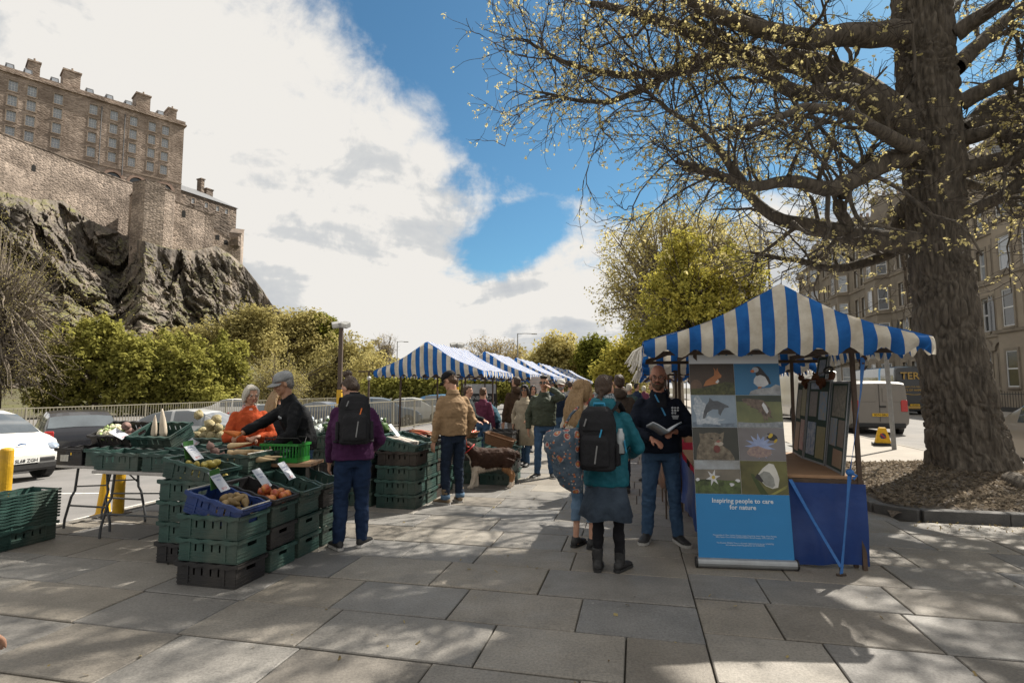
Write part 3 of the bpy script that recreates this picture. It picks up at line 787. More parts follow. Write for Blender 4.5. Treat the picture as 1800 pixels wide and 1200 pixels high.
# profile columns: pixel x, crest pixel y, crest distance, foot distance
crest = [(-160, 300, 88, 60), (-60, 318, 96, 62), (0, 338, 103, 64), (60, 352, 110, 66), (110, 352, 119, 70), (160, 388, 126, 74), (215, 412, 130, 78), (256, 424, 121, 82), (300, 436, 126, 86),
         (340, 440, 136, 90), (380, 432, 145, 96), (405, 448, 149, 104), (432, 470, 155, 112), (455, 500, 158, 120), (478, 534, 160, 130), (505, 556, 166, 145), (545, 585, 175, 160)]
cx_ = np.array([c[0] for c in crest], float); nc, nr = 330, 210
PX = np.linspace(cx_[0], cx_[-1], nc)
cy_ = np.interp(PX, cx_, [c[1] for c in crest]); cY = np.interp(PX, cx_, [c[2] for c in crest]); fY = np.interp(PX, cx_, [c[3] for c in crest])
V = np.zeros((nc, nr, 3))
for i in range(nc):
    top = AT(PX[i], cy_[i], cY[i]); hx = top.x / top.y
    t = np.linspace(-0.12, 1, nr)
    tt = np.clip(t, 0, 1)
    z = top.z * (1 - tt) + 2.0 * tt
    Yd = cY[i] + (fY[i] - cY[i]) * (0.28 * tt + 0.72 * tt ** 2.6)      # steep above, running out below
    back = np.clip(-t, 0, 1) / 0.12
    Yd = Yd + back * 14; z = z + back * 1.0
    V[i, :, 0] = hx * Yd; V[i, :, 1] = Yd; V[i, :, 2] = z
P = V.reshape(-1, 3)
dirv = np.array([0.55, -0.8, 0.15]); dirv /= np.linalg.norm(dirv)
T_ = np.tile(np.linspace(-0.12, 1, nr), nc)
amp = np.clip((T_ + 0.02) * 6, 0.0, 1)
st = np.array([1, 1, 0.5])
warp = np.stack([fbm(P * 0.12, 3, 50 + k) for k in range(3)], 1) * 7
_, _, cid1, off1 = cells((P + warp) * np.array([0.085, 0.085, 0.028]), 3)
_, s2, cid2, off2 = cells((P + warp * 0.5) * np.array([0.22, 0.22, 0.07]), 21)
b3, s3, cid3, off3 = cells((P + warp * 0.3) * np.array([0.55, 0.55, 0.20]), 33)
tilt1 = (off1 * np.stack([cid1 * 13 % 1 - .5, cid1 * 29 % 1 - .5, cid1 * 47 % 1 - .2], 1)).sum(1)
tilt2 = (off2 * np.stack([cid2 * 17 % 1 - .5, cid2 * 31 % 1 - .5, cid2 * 53 % 1 - .2], 1)).sum(1)
disp = (cid1 - 0.5) * 7.0 + tilt1 * 3.5 + (cid2 - 0.5) * 3.4 + tilt2 * 2.4 + (cid3 - 0.5) * 1.7 + (fbm(P * 0.8, 4, 91, .65) - .5) * 2.6 - np.clip(0.12 - (s3 - b3), 0, 1) * 4 + (fbm(P * 0.06, 3, 8) - 0.5) * 9
P = P + dirv * (disp * amp)[:, None]
P[:, 0] += (fbm(P * 0.5, 2, 70) - 0.5) * 1.4 * amp; P[:, 2] += (fbm(P * 0.5, 2, 80) - 0.5) * 1.4 * amp
idx = np.arange(nc * nr).reshape(nc, nr)
Q = np.stack([idx[:-1, :-1], idx[:-1, 1:], idx[1:, 1:], idx[1:, :-1]], -1).reshape(-1, 4)
struct(np_mesh('castle_rock', P, Q, m_rock, smooth=False)); ROCKP = P[(T_ > .12) & (rng.random(len(P)) < .012 + .06 * np.clip(T_ - .45, 0, 1)) & (fbm(P * .09, 3, 44) > .47)]
# hillside between the road and the crag
m_hill = mat('grassy_slope', (0.10, 0.10, 0.035), 0.95, (0.075, 0.065, 0.04), 0.25, 0.5, 3)
nn_ = 60; gx = np.linspace(-190, 40, nn_); gy = np.linspace(0, 1, 40); HV = []
for x in gx:
    for t in gy:
        y0 = 46 + max(0, x + 60) * 0.5; y = y0 + t * 80
        k = min(1, max(0, (-x - 5) / 40))
        HV.append((x, y, -0.95 + k * 15 * t ** 1.5))
HV = np.array(HV); HV[:, 2] += (fbm(HV * 0.1, 3, 3) - 0.5) * 1.2 * np.tile(np.clip(gy * 4, 0, 1), nn_) - 0.05
idx = np.arange(nn_ * 40).reshape(nn_, 40); Q = np.stack([idx[:-1, :-1], idx[1:, :-1], idx[1:, 1:], idx[:-1, 1:]], -1).reshape(-1, 4)
struct(np_mesh('hillside', HV, Q, m_hill, smooth=True))

# ================================================================ tenements across the street
m_ash1 = mat('tenement_ashlar', (0.31, 0.265, 0.205), 0.9, (0.22, 0.185, 0.145), 0.35, 0.3, 5, stretch=(1, 1, 1.6))
m_ash2 = mat('tenement_ashlar_sooty', (0.225, 0.195, 0.155), 0.9, (0.15, 0.13, 0.105), 0.4, 0.3, 5, stretch=(1, 1, 1.6))
m_mould = mat('moulded_stone', (0.25, 0.215, 0.17), 0.9, (0.17, 0.145, 0.115), 0.8, 0.2, 6)
m_iron = mat('black_iron', (0.02, 0.02, 0.02), 0.5, (0.012, 0.012, 0.012))
FV = 26.4
class UPlane(Plane):
    def __init__(s, v):
        s.a = W(0, v); s.d = (W(1, v) - W(0, v)).normalized(); s.n = (W(0, 0) - W(0, 1)).normalized()
tp = UPlane(FV)
FLOORS = [0.9, 5.1, 9.1, 12.9, 16.4]; FH = 19.8
def tenement(u0, u1, m, label, arched, seed, zt=FH):
    rr = random.Random(seed)
    root = thing('tenement', label, 'building', (0, 0, 0), 0, 'stone tenements across the street')
    L_ = u1 - u0; holes = []; wl = []
    bay_c = u0 + L_ * 0.30; bw = 1.55
    singles = [u0 + L_ * f for f in (0.56, 0.72, 0.89)]
    for fi, z in enumerate(FLOORS):
        h = (2.5, 2.6, 2.35, 2.1, 1.7)[fi]
        for q in singles:
            holes.append((q - 0.52, q + 0.52, z + 0.75, z + 0.75 + h)); wl.append((holes[-1], fi))
    b = MB(); holed_wall(b, tp, u0, u1, 0, zt, holes, 0, 0.35)
    B0 = [tp.pt(u0, 0), tp.pt(u1, 0), tp.pt(u1, zt), tp.pt(u0, zt)]; DD = tp.n * -12
    b.add(B0 + [p + DD for p in B0], [(1, 5, 6, 2), (0, 3, 7, 4), (5, 4, 7, 6), (3, 2, 6, 7)])
    b.build('wall', m, root)
    for hq, fi in wl:
        wn = sash_window(root, tp, *hq, 0.28, 1, 2, pane=m_panedk if rr.random() < .7 else m_pane, surround=0.2, sur_m=m_mould, bar=0.07)
        if fi == 0 and arched:
            b = MB(); qc = (hq[0] + hq[1]) / 2
            for k in range(10):
                a0, a1 = math.pi * k / 10, math.pi * (k + 1) / 10
                b.prism([tp.pt(qc - r * math.cos(a), hq[3] + 0.2 + r * math.sin(a)) for r, a in ((0.62, a0), (0.95, a0), (0.95, a1), (0.62, a1))], tp.n * 0.16, tp.n * -0.1)
            b.build('hood_mould', m_mould, wn)
        if fi == 1:
            for s in (-1, 1):
                b = MB()
                qx = (hq[0] + hq[1]) / 2 + s * 1.05
                b.prism([tp.pt(qx - 0.26, hq[2]), tp.pt(qx + 0.26, hq[2]), tp.pt(qx + 0.26, hq[3] - 0.5), tp.pt(qx, hq[3] + 0.1), tp.pt(qx - 0.26, hq[3] - 0.5)], tp.n * 0.06, tp.n * -0.05)
                b.build('side_light', m_panedk, wn)
    # canted bay
    bay = None
    prof = [(bay_c - bw - 0.75, 0), (bay_c - bw + 0.15, 1.05), (bay_c + bw - 0.15, 1.05), (bay_c + bw + 0.75, 0)]
    zb1 = FLOORS[4] + 3.1
    b = MB(); ring = lambda z: [tp.pt(q, z, o) for q, o in prof] + [tp.pt(prof[3][0], z, -0.1), tp.pt(prof[0][0], z, -0.1)]
    b.loft([ring(0), ring(zb1)]); bay = b.build('bay', m, root)
    b = MB()
    for z in [f + 0.35 for f in FLOORS[1:]] + [zb1 - 0.2]:
        rg = lambda zz, e: [tp.pt(q + (e if q > bay_c else -e), zz, o + e) for q, o in prof] + [tp.pt(prof[3][0] + e, zz, -0.1), tp.pt(prof[0][0] - e, zz, -0.1)]
        b = MB(); b.loft([rg(z, 0.12), rg(z + 0.22, 0.16)]); b.build('bay_band', m_mould, bay)
    for fi, z in enumerate(FLOORS):
        h = (2.5, 2.6, 2.35, 2.1, 1.7)[fi]
        for k in range(3):
            A = Vector(tp.pt(*[prof[k][0], 0, prof[k][1]])); B = Vector(tp.pt(prof[k + 1][0], 0, prof[k + 1][1]))
            pk = Plane.__new__(Plane); pk.a = A; pk.d = (B - A).normalized(); pk.n = Vector((-pk.d.y, pk.d.x, 0))
            if pk.n.dot(tp.n) < 0: pk.n = -pk.n
            ln = (B - A).length; c = ln / 2; hw = 0.5 if k != 1 else 0.62
            b = MB(); wall_box(b, pk, c - hw, c + hw, z + 0.75, z + 0.75 + h, 0.012, -0.1); wn = b.build('window', m_panedk if rr.random() < .6 else m_pane, root)
            b = MB()
            for (x0, x1, y0, y1) in ((c - hw - .0, c - hw + .08, z + .75, z + .75 + h), (c + hw - .08, c + hw, z + .75, z + .75 + h), (c - hw + .08, c + hw - .08, z + .75, z + .83), (c - hw + .08, c + hw - .08, z + .67 + h, z + .75 + h), (c - hw + .08, c + hw - .08, z + .71 + h / 2, z + .8 + h / 2)):
                wall_box(b, pk, x0, x1, y0, y1, 0.05, 0.013)
            b.build('sash', m_sash, wn)
            b = MB(); wall_box(b, pk, c - hw - .16, c - hw, z + .6, z + .95 + h, 0.10, -0.02); wall_box(b, pk, c + hw, c + hw + .16, z + .6, z + .95 + h, 0.10, -0.02); wall_box(b, pk, c - hw, c + hw, z + .75 + h, z + .95 + h, 0.095, -0.02); wall_box(b, pk, c - hw, c + hw, z + .6, z + .75, 0.14, -0.02)
            b.build('margin', m_mould, wn)
    for z in [f + 0.3 for f in FLOORS[1:4]]:
        b = MB(); wall_box(b, tp, u0, u1, z, z + 0.25, 0.11, -0.05); b.build('string_course', m_mould, root)
    b = MB(); wall_box(b, tp, u0, u1, zt - 0.6, zt - 0.1, 0.45, -0.05); wall_box(b, tp, u0, u1, zt - 0.1, zt + 0.5, 0.2, -0.4)
    b.build('cornice', m_mould, root)
    b = MB(); b.prism([tp.pt(u0, zt, -0.4), tp.pt(u0, zt + 3.6, -5), tp.pt(u0, zt, -11.5)], (0, 0, 0), tp.d * L_); rf = b.build('roof', m_slate, root)
    # pointed dormer head over the bay
    b = MB(); b.prism([tp.pt(bay_c - 1.9, zb1, 0.3), tp.pt(bay_c + 1.9, zb1, 0.3), tp.pt(bay_c, zb1 + 3.4, 0.1)], (0, 0, 0), tp.n * -3.0); b.build('gable', m, root)
    b = MB(); wall_box(b, tp, u1 - 1.6, u1 - 0.003, zt, zt + 4.6, -2.5, -7.5); wall_box(b, tp, u1 - 1.75, u1 + 0.1, zt + 4.6, zt + 5.0, -2.3, -7.7)
    ch = b.build('chimney', m, rf); b = MB()
    for k in range(6): b.lathe([(0.2, 0), (0.16, 0.8)], 8, tp.pt(u1 - 0.8, zt + 5.0, -2.9 - k * 0.8))
    b.build('chimney_pots', m_trim, ch)
    b = MB(); b.tube([tp.pt(u0 + L_ * 0.46, 0.2, 0.12), tp.pt(u0 + L_ * 0.46, zt - 0.6, 0.12)], 0.07, 6); b.build('drainpipe', m_sash if seed % 2 else m_iron, root)
    # area railings
    b = MB()
    for k in range(int(L_ / 0.28)): b.tube([tp.pt(u0 + k * 0.28, 0.3, 2.2), tp.pt(u0 + k * 0.28, 1.35, 2.2)], 0.02, 4)
    wall_box(b, tp, u0, u1, 1.15, 1.2, 2.23, 2.17); wall_box(b, tp, u0, u1, 0.0, 0.3, 2.4, 2.0)
    b.build('railings', m_iron, root)
U0 = [30, 41.5, 53, 64.5, 76, 87.5]
TL = ['pale sandstone tenement with arched ground floor windows right of the big trunk', 'sandstone tenement seen just behind the big tree trunk', 'tall bay windowed tenement seen left of the big trunk',
      'sooty tenement with bay window behind the low branches', 'sooty tenement farther along the terrace behind the twigs', 'farthest tenement above the stall canopy']
for i, u in enumerate(U0): tenement(u, u + 11.45, m_ash1 if i < 2 else m_ash2, TL[i], i < 2, i, FH + (0 if i % 2 else 0.7))
# ================================================================ trees
class Tubes:                    # many branches gathered into one numpy mesh
    def __init__(s): s.V = []; s.Q = []; s.n = 0
    def add(s, P, rad, k=5):
        P = np.asarray(P, float); m = len(P); T = np.gradient(P, axis=0); T /= np.linalg.norm(T, axis=1)[:, None] + 1e-9
        a = np.where(np.abs(T[:, 2:3]) < 0.92, np.array([[0, 0, 1.0]]), np.array([[1.0, 0, 0]]))
        X = np.cross(T, a); X /= np.linalg.norm(X, axis=1)[:, None] + 1e-9; Y = np.cross(T, X)
        an = np.arange(k) * 2 * np.pi / k
        V = P[:, None] + (X[:, None] * np.cos(an)[None, :, None] + Y[:, None] * np.sin(an)[None, :, None]) * np.asarray(rad)[:, None, None]
        i = np.arange(m * k).reshape(m, k)
        Q = np.stack([i[:-1], np.roll(i[:-1], -1, 1), np.roll(i[1:], -1, 1), i[1:]], -1).reshape(-1, 4) + s.n
        s.V.append(V.reshape(-1, 3)); s.Q.append(Q); s.n += m * k
    def build(s, name, m, parent): return np_mesh(name, np.concatenate(s.V), np.concatenate(s.Q), m, parent, True)
def leaf_quads(C_, n_each, spread, s0, s1, flat=0.35, droop=0.0, r=rng):
    """diamond leaves scattered round cluster centres"""
    C_ = np.repeat(np.asarray(C_), n_each, 0); n = len(C_)
    g = r.normal(0, 1, (n, 3)); g /= (np.linalg.norm(g, axis=1)[:, None] + 1e-9); g *= (r.random(n) ** 0.5)[:, None]
    P = C_ + g * np.asarray(spread) - np.array([0, 0, droop])
    nrm = g * 0.7 + r.normal(0, flat, (n, 3)) + np.array([0, 0, 0.5]); nrm /= np.linalg.norm(nrm, axis=1)[:, None]
    a = np.cross(nrm, r.normal(0, 1, (n, 3))); a /= np.linalg.norm(a, axis=1)[:, None] + 1e-9; b = np.cross(nrm, a)
    s = r.uniform(s0, s1, n)[:, None]
    V = np.stack([P - a * s, P - b * s * 0.62 + a * s * 0.1, P + a * s, P + b * s * 0.62 + a * s * 0.1], 1)
    return V.reshape(-1, 3), np.arange(n * 4).reshape(n, 4)
def branch_poly(p, d, ln, k, wig, up, r):
    pts = [np.array(p)]; d = np.array(d, float); d /= np.linalg.norm(d) + 1e-9
    for i in range(k - 1):
        d = d + r.normal(0, wig, 3) + np.array([0, 0, up]); d /= np.linalg.norm(d); pts.append(pts[-1] + d * ln / (k - 1))
    return np.array(pts), d
m_bark = mat('brown_bark', (0.12, 0.095, 0.07), 0.95, (0.07, 0.055, 0.042), 3, 0.6, 12)
m_barkg = mat('grey_bark', (0.26, 0.225, 0.18), 0.95, (0.15, 0.125, 0.10), 3, 0.5, 12)
m_bark2 = mat('hazel_bark', (0.20, 0.17, 0.13), 0.95, (0.13, 0.105, 0.08), 3)
LG = dict(green=leafmat('maple_leaf', (0.40, 0.375, 0.10), (0.14, 0.145, 0.035), 0.5), olive=leafmat('olive_leaf', (0.46, 0.40, 0.16), (0.23, 0.20, 0.08), 0.4),
          dark=leafmat('dark_leaf', (0.27, 0.27, 0.05), (0.09, 0.10, 0.022), 0.5), lime=leafmat('lime_leaf', (0.56, 0.49, 0.11), (0.27, 0.26, 0.06), 0.5),
          pale=leafmat('pale_leaf', (0.62, 0.54, 0.22), (0.32, 0.28, 0.11), 0.4), brown=leafmat('bud_brown', (0.42, 0.34, 0.17), (0.22, 0.175, 0.10), 0.4))
HILLZ = lambda x, y: -0.25
def bg_tree(name, label, Y, blobs, leaf, ncl, ls=(0.10, 0.19), n_each=22, spread=0.42, bark=None, base=None, dY=0.75, twigs=0, gap=0.30, group='trees beyond the car park', zbase=None):
    r = np.random.default_rng(abs(hash(label)) % 1000 if False else sum(map(ord, label)))
    s = F / Y; B = []; q_ = max(1.0, Y / 36.0) if ls else 1.0
    if Y >= 44 and Y < 56 or Y in (60, 66, 74, 76): ls = (ls[0] * 1.35, ls[1] * 1.35); spread = spread * 1.4
    for (px, py, rx, ry) in blobs:
        c = AT(px, py, Y + r.uniform(-.5, .5)); B.append((np.array(c), np.array([rx / s, (rx + ry) / 2 / s * dY, ry / s])))
    vol = np.array([np.prod(b[1]) ** (2 / 3) for b in B]); vol /= vol.sum()
    cl = []
    for b, v in zip(B, vol):
        n = int(ncl * v) + 1
        g = r.normal(0, 1, (n * 3, 3)); g /= np.linalg.norm(g, axis=1)[:, None]; rad = r.random(n * 3) ** 0.42
        p = b[0] + g * rad[:, None] * b[1] * (0.82 + 0.36 * fbm(b[0] + g * 2.2, 2, 5)[:, None])
        keep = fbm(p * (2.2 / max(b[1].mean(), .6)), 3, 17) > gap + r.uniform(-.03, .03, len(p))
        cl.append(p[keep][:n])
    cl = np.concatenate(cl)
    bx = base if base is not None else blobs[0][0]
    g0 = AT(bx, 681, Y); bz = zbase if zbase is not None else -0.95
    root = thing(name, label, 'tree', (0, 0, 0), 0, group)
    cl = cl[cl[:, 2] > bz + 0.25]
    if ls:
        V, Q = leaf_quads(cl, n_each, spread, ls[0], ls[1], r=r)
        np_mesh('crown', V, Q, leaf, root)
    T = Tubes(); low = cl[:, 2].min(); h = cl[:, 2].max() - bz
    top = np.array([cl[:, 0].mean(), cl[:, 1].mean(), bz + h * 0.72]); p0 = np.array([g0.x, Y, bz])
    tr = np.array([p0 + (top - p0) * t + np.array([math.sin(t * 5) * 0.12, 0, 0]) for t in np.linspace(0, 1, 8)])
    r0 = 0.028 * h + 0.03; T.add(tr, np.linspace(r0, r0 * 0.25, 8), 8)
    trk = T.build('trunk', bark or m_bark, root); T = Tubes()
    lim = cl[r.permutation(len(cl))[:int(26 + twigs)]]
    for c in lim:
        t = r.uniform(0.25, 0.85); a = p0 + (top - p0) * t; mid = (a + c) / 2 + np.array([0, 0, 0.12 * np.linalg.norm(c - a)]) + r.normal(0, .15, 3)
        ts = np.linspace(0, 1, 7)[:, None]; P = (1 - ts) ** 2 * a + 2 * ts * (1 - ts) * mid + ts ** 2 * c + r.normal(0, 0.05, (7, 3))
        T.add(P, np.linspace(r0 * 0.32, 0.018, 7), 5)
        if twigs:
            for k in range(7):
                q = P[r.integers(2, 7)]; pt, _ = branch_poly(q, (c - a) / (np.linalg.norm(c - a) + 1e-6) + r.normal(0, .7, 3), r.uniform(.6, 1.6), 5, .25, .03, r)
                T.add(pt, np.linspace(0.018, 0.007, 5), 3)
    stuff(T.build('limbs', bark or m_bark, root))
    return root
bg_tree('bare_tree', 'bare twiggy grey tree at the left edge beyond the car park', 44, [(30, 560, 105, 150), (-60, 540, 110, 190), (70, 650, 60, 70)], LG['olive'], 800, (0.03, 0.055), 16, 0.6, m_bark2, -10, twigs=420, gap=0.1)
bg_tree('maple_tree', 'bushy green maple behind the railings left of the crag foot', 48, [(165, 640, 100, 80), (115, 690, 70, 48), (235, 655, 62, 72), (180, 585, 45, 30)], LG['green'], 900, (0.09, 0.17), 26, 0.36)
bg_tree('maple_tree', 'rounded green maple beside the railings, above the celeriac', 50, [(312, 645, 66, 66), (270, 695, 50, 38), (345, 700, 62, 34)], LG['green'], 620, (0.08, 0.16), 24, 0.34)
bg_tree('maple_tree', 'narrow pointed green tree above the white haired woman', 54, [(402, 640, 40, 52), (385, 690, 75, 44), (420, 700, 60, 30)], LG['green'], 520, (0.08, 0.16), 24, 0.36)
bg_tree('round_tree', 'round twiggy olive tree above the man in a grey cap', 48, [(490, 672, 54, 48), (470, 700, 50, 30)], LG['olive'], 420, (0.04, 0.08), 20, 0.36, m_barkg, twigs=60)
bg_tree('slope_tree', 'olive tree on the slope below the crag', 66, [(425, 600, 85, 50), (350, 612, 70, 42), (440, 560, 50, 28), (300, 620, 60, 40)], LG['olive'], 900, (0.10, 0.2), 18, 0.6, zbase=1.0, twigs=40)
bg_tree('slope_tree', 'light olive tree at the right foot of the crag', 74, [(485, 600, 90, 48), (525, 565, 52, 28), (520, 620, 80, 60)], LG['olive'], 900, (0.10, 0.2), 18, 0.6, zbase=2.0, twigs=40)
bg_tree('slope_tree', 'dense dark green tree at the right foot of the crag', 76, [(553, 580, 44, 30), (570, 600, 30, 22)], LG['dark'], 380, (0.12, 0.24), 26, 0.6, zbase=2.0)
bg_tree('slope_tree', 'olive tree behind the yellow banded lamp post', 60, [(600, 655, 55, 58), (560, 690, 85, 40), (620, 620, 34, 34)], LG['olive'], 620, (0.08, 0.15), 18, 0.5, twigs=60)
bg_tree('slope_tree', 'pale olive tree behind the parked cars, left of the first canopy', 56, [(650, 655, 48, 42), (695, 672, 50, 32), (740, 665, 50, 34)], LG['pale'], 520, (0.08, 0.17), 18, 0.55, twigs=40)
bg_tree('hedge_tree', 'dark leafy tree seen beneath the first striped canopy', 38, [(700, 678, 66, 28), (770, 676, 60, 30)], LG['green'], 460, (0.08, 0.16), 22, 0.4)
bg_tree('hedge_tree', 'leafy tree seen between the left hand stalls', 40, [(850, 680, 52, 30), (905, 682, 45, 24)], LG['green'], 420, (0.08, 0.16), 22, 0.42)
bg_tree('thin_tree', 'thin twiggy tree against the sky left of the first canopy', 75, [(675, 610, 20, 22)], LG['brown'], 60, (0.06, 0.12), 10, 0.6, m_barkg, twigs=40, gap=0.0)
bg_tree('brown_tree', 'brown budding tree rising behind the left hand stalls', 62, [(865, 630, 58, 42), (830, 650, 40, 26), (905, 640, 30, 28)], LG['brown'], 460, (0.07, 0.14), 14, 0.6, m_barkg, twigs=130, gap=0.2)
bg_tree('lime_tree', 'yellow green tree behind the far end of the left stalls', 55, [(982, 625, 44, 42), (950, 650, 34, 30), (1000, 660, 40, 30)], LG['pale'], 560, (0.08, 0.17), 22, 0.5)
bg_tree('lime_tree', 'dark conical tree behind the far end of the left stalls', 52, [(1046, 632, 34, 42), (1070, 650, 40, 30)], LG['dark'], 480, (0.09, 0.17), 24, 0.46)
bg_tree('lime_tree', 'low bright tree behind the crowd between the stall rows', 44, [(1105, 630, 45, 40), (1080, 655, 36, 24)], LG['lime'], 420, (0.07, 0.14), 20, 0.42)
bg_tree('pale_tree', 'tall airy pale leaved tree above the stalls', 33, [(1125, 455, 82, 90), (1180, 405, 85, 55), (1095, 530, 58, 60), (1230, 430, 90, 70), (1150, 560, 70, 60), (1290, 440, 70, 70)], LG['pale'], 900, (0.05, 0.11), 20, 0.52, m_barkg, 1190, twigs=200, gap=0.33, group='trees over the market')
bg_tree('bright_tree', 'bright yellow green leafy tree behind the right hand stall', 23, [(1195, 520, 72, 78), (1250, 565, 105, 55), (1290, 500, 62, 66), (1145, 590, 46, 32), (1325, 545, 40, 50), (1200, 440, 40, 35)], LG['lime'], 980, (0.05, 0.10), 30, 0.30, m_bark, 1240, twigs=60, group='trees over the market')
V, Q = leaf_quads(ROCKP + dirv * .3, 12, 0.75, 0.10, 0.24, r=np.random.default_rng(2)); tag(stuff(np_mesh('crag_shrubs', V, Q, LG['olive'])), 'scrub and grass tufts on the ledges of the crag', 'scrub')
# a far belt of woodland closing the view under the stalls
r_ = np.random.default_rng(4); cl = []
for k in range(2300):
    px = r_.uniform(560, 1160); Yd = r_.uniform(85, 120); z = r_.random() ** 0.7 * (5.5 + 2.5 * math.sin(px * 0.05) + 1.5 * math.sin(px * 0.021))
    p = AT(px, 681, Yd); cl.append((p.x, Yd, z))
V, Q = leaf_quads(np.array(cl), 14, 0.9, 0.18, 0.36, r=r_)
tag(stuff(np_mesh('far_woodland', V, Q, LG['olive'])), 'distant belt of olive woodland behind the stalls', 'woodland')

# ---------------------------------------------------------------- the big elm
m_elm = mat('elm_bark', (0.165, 0.14, 0.112), 0.95, (0.045, 0.038, 0.031), 9.0, 1.0, 26, detail=8, stretch=(1.6, 1.6, 0.28))
m_twig = mat('elm_twig', (0.075, 0.06, 0.047), 0.9, (0.045, 0.036, 0.03), 5)
m_blos = leafmat('elm_samaras', (0.80, 0.70, 0.34), (0.50, 0.43, 0.18), 2.0)
re = np.random.default_rng(21)
elm = thing('elm_tree', 'huge old elm with furrowed trunk and spreading budding branches on the right', 'tree')
EB = W(TREE_UV[0], TREE_UV[1]); EY = EB.y
# trunk rings from the photograph's outline (pixel centre, pixel half width)
ring_px = [(870, 1726, 108), (852, 1722, 90), (830, 1716, 82), (790, 1704, 77), (740, 1693, 70), (690, 1684, 67), (620, 1669, 63), (540, 1661, 60), (460, 1652, 59), (380, 1645, 58), (300, 1640, 60), (220, 1634, 63), (140, 1629, 63), (60, 1622, 62), (0, 1618, 61), (-120, 1612, 52), (-260, 1606, 42), (-420, 1600, 30), (-600, 1600, 18), (-760, 1598, 8)]
cz, cxs, crd = [], [], []
for (py, px, hw) in ring_px:
    p = AT(px, py, EY); d_ = hw * EY / F * (0.73 if py < 400 else 0.77 if py < 800 else 0.86)
    cz.append(p.z); cxs.append(p.x); crd.append(d_)
zz = np.concatenate([np.linspace(cz[0], 2.0, 150), np.linspace(2.0, 8.5, 230)[1:], np.linspace(8.5, cz[-1], 60)[1:]])
xx = np.interp(zz, cz, cxs); rr_ = np.interp(zz, cz, crd); na = 170
an = np.linspace(0, 2 * np.pi, na, endpoint=False)
TH, ZZ = np.meshgrid(an, zz); RR = np.repeat(rr_[:, None], na, 1)
flare = np.clip((1.15 - ZZ) / 1.15, 0, 1) ** 2.2
RR = RR * (1 + flare * (0.13 * np.cos(3 * TH + 0.6) + 0.10 * np.cos(5 * TH + 1.1)))
Sx = np.stack([np.cos(TH).ravel() * RR.ravel(), np.sin(TH).ravel() * RR.ravel(), ZZ.ravel()], 1)
q = Sx * np.array([1, 1, 0.22]) + fbm(Sx * 1.3, 2, 9)[:, None] * 0.5
b1, s1, c1, _ = cells(q * 13, 12)
ridge = np.clip((s1 - b1) * 2.2, 0, 1)
RR = RR + (ridge.reshape(RR.shape) - 0.6) * 0.07 + (fbm(Sx * np.array([1, 1, .6]) * 1.6, 3, 31).reshape(RR.shape) - 0.5) * 0.13 + (fbm(Sx * np.array([14, 14, 3.5]), 2, 33).reshape(RR.shape) - 0.5) * 0.03
V = np.stack([(np.cos(TH) * RR + xx[:, None]).ravel(), (np.sin(TH) * RR + EY).ravel(), ZZ.ravel()], 1)
i = np.arange(len(zz) * na).reshape(len(zz), na)
Q = np.stack([i[:-1], np.roll(i[:-1], -1, 1), np.roll(i[1:], -1, 1), i[1:]], -1).reshape(-1, 4)
np_mesh('trunk', V, Q, m_elm, elm, True)
# surface roots
for (pts, r0) in (([(1650, 815, 0.0), (1610, 825, -.05), (1575, 838, -.15), (1545, 848, -0.3)], .13), ([(1780, 850, -.2), (1830, 868, -.5), (1880, 880, -.8)], .16)):
    P = []
    for (px, py, dy) in pts:
        g = G(px, py, 0.17); P.append((g.x, g.y, 0.20 - 0.05 * len(P)))
    T = Tubes(); T.add(np.array(P), np.linspace(r0, 0.03, len(P)), 9); T.build('root', m_elm, elm)
def limb(pts, r0, r1, n=26):
    """pixel polyline with distance offsets -> smooth wandering 3-D limb"""
    A = np.array([np.array(AT(px, py, EY + dy)) for px, py, dy in pts]); t = np.r_[0, np.cumsum(np.linalg.norm(np.diff(A, axis=0), axis=1))]
    ts = np.linspace(0, t[-1], n); P = np.stack([np.interp(ts, t, A[:, k]) for k in range(3)], 1)
    for _ in range(2): P[1:-1] = (P[:-2] + 2 * P[1:-1] + P[2:]) / 4
    P[2:] += (fbm(P[2:] * 1.6, 2, int(pts[0][1]) % 50) - .5)[:, None] * np.array([0.1, .2, .25])
    return P, np.linspace(r0 ** .8, r1 ** .8, n) ** 1.25
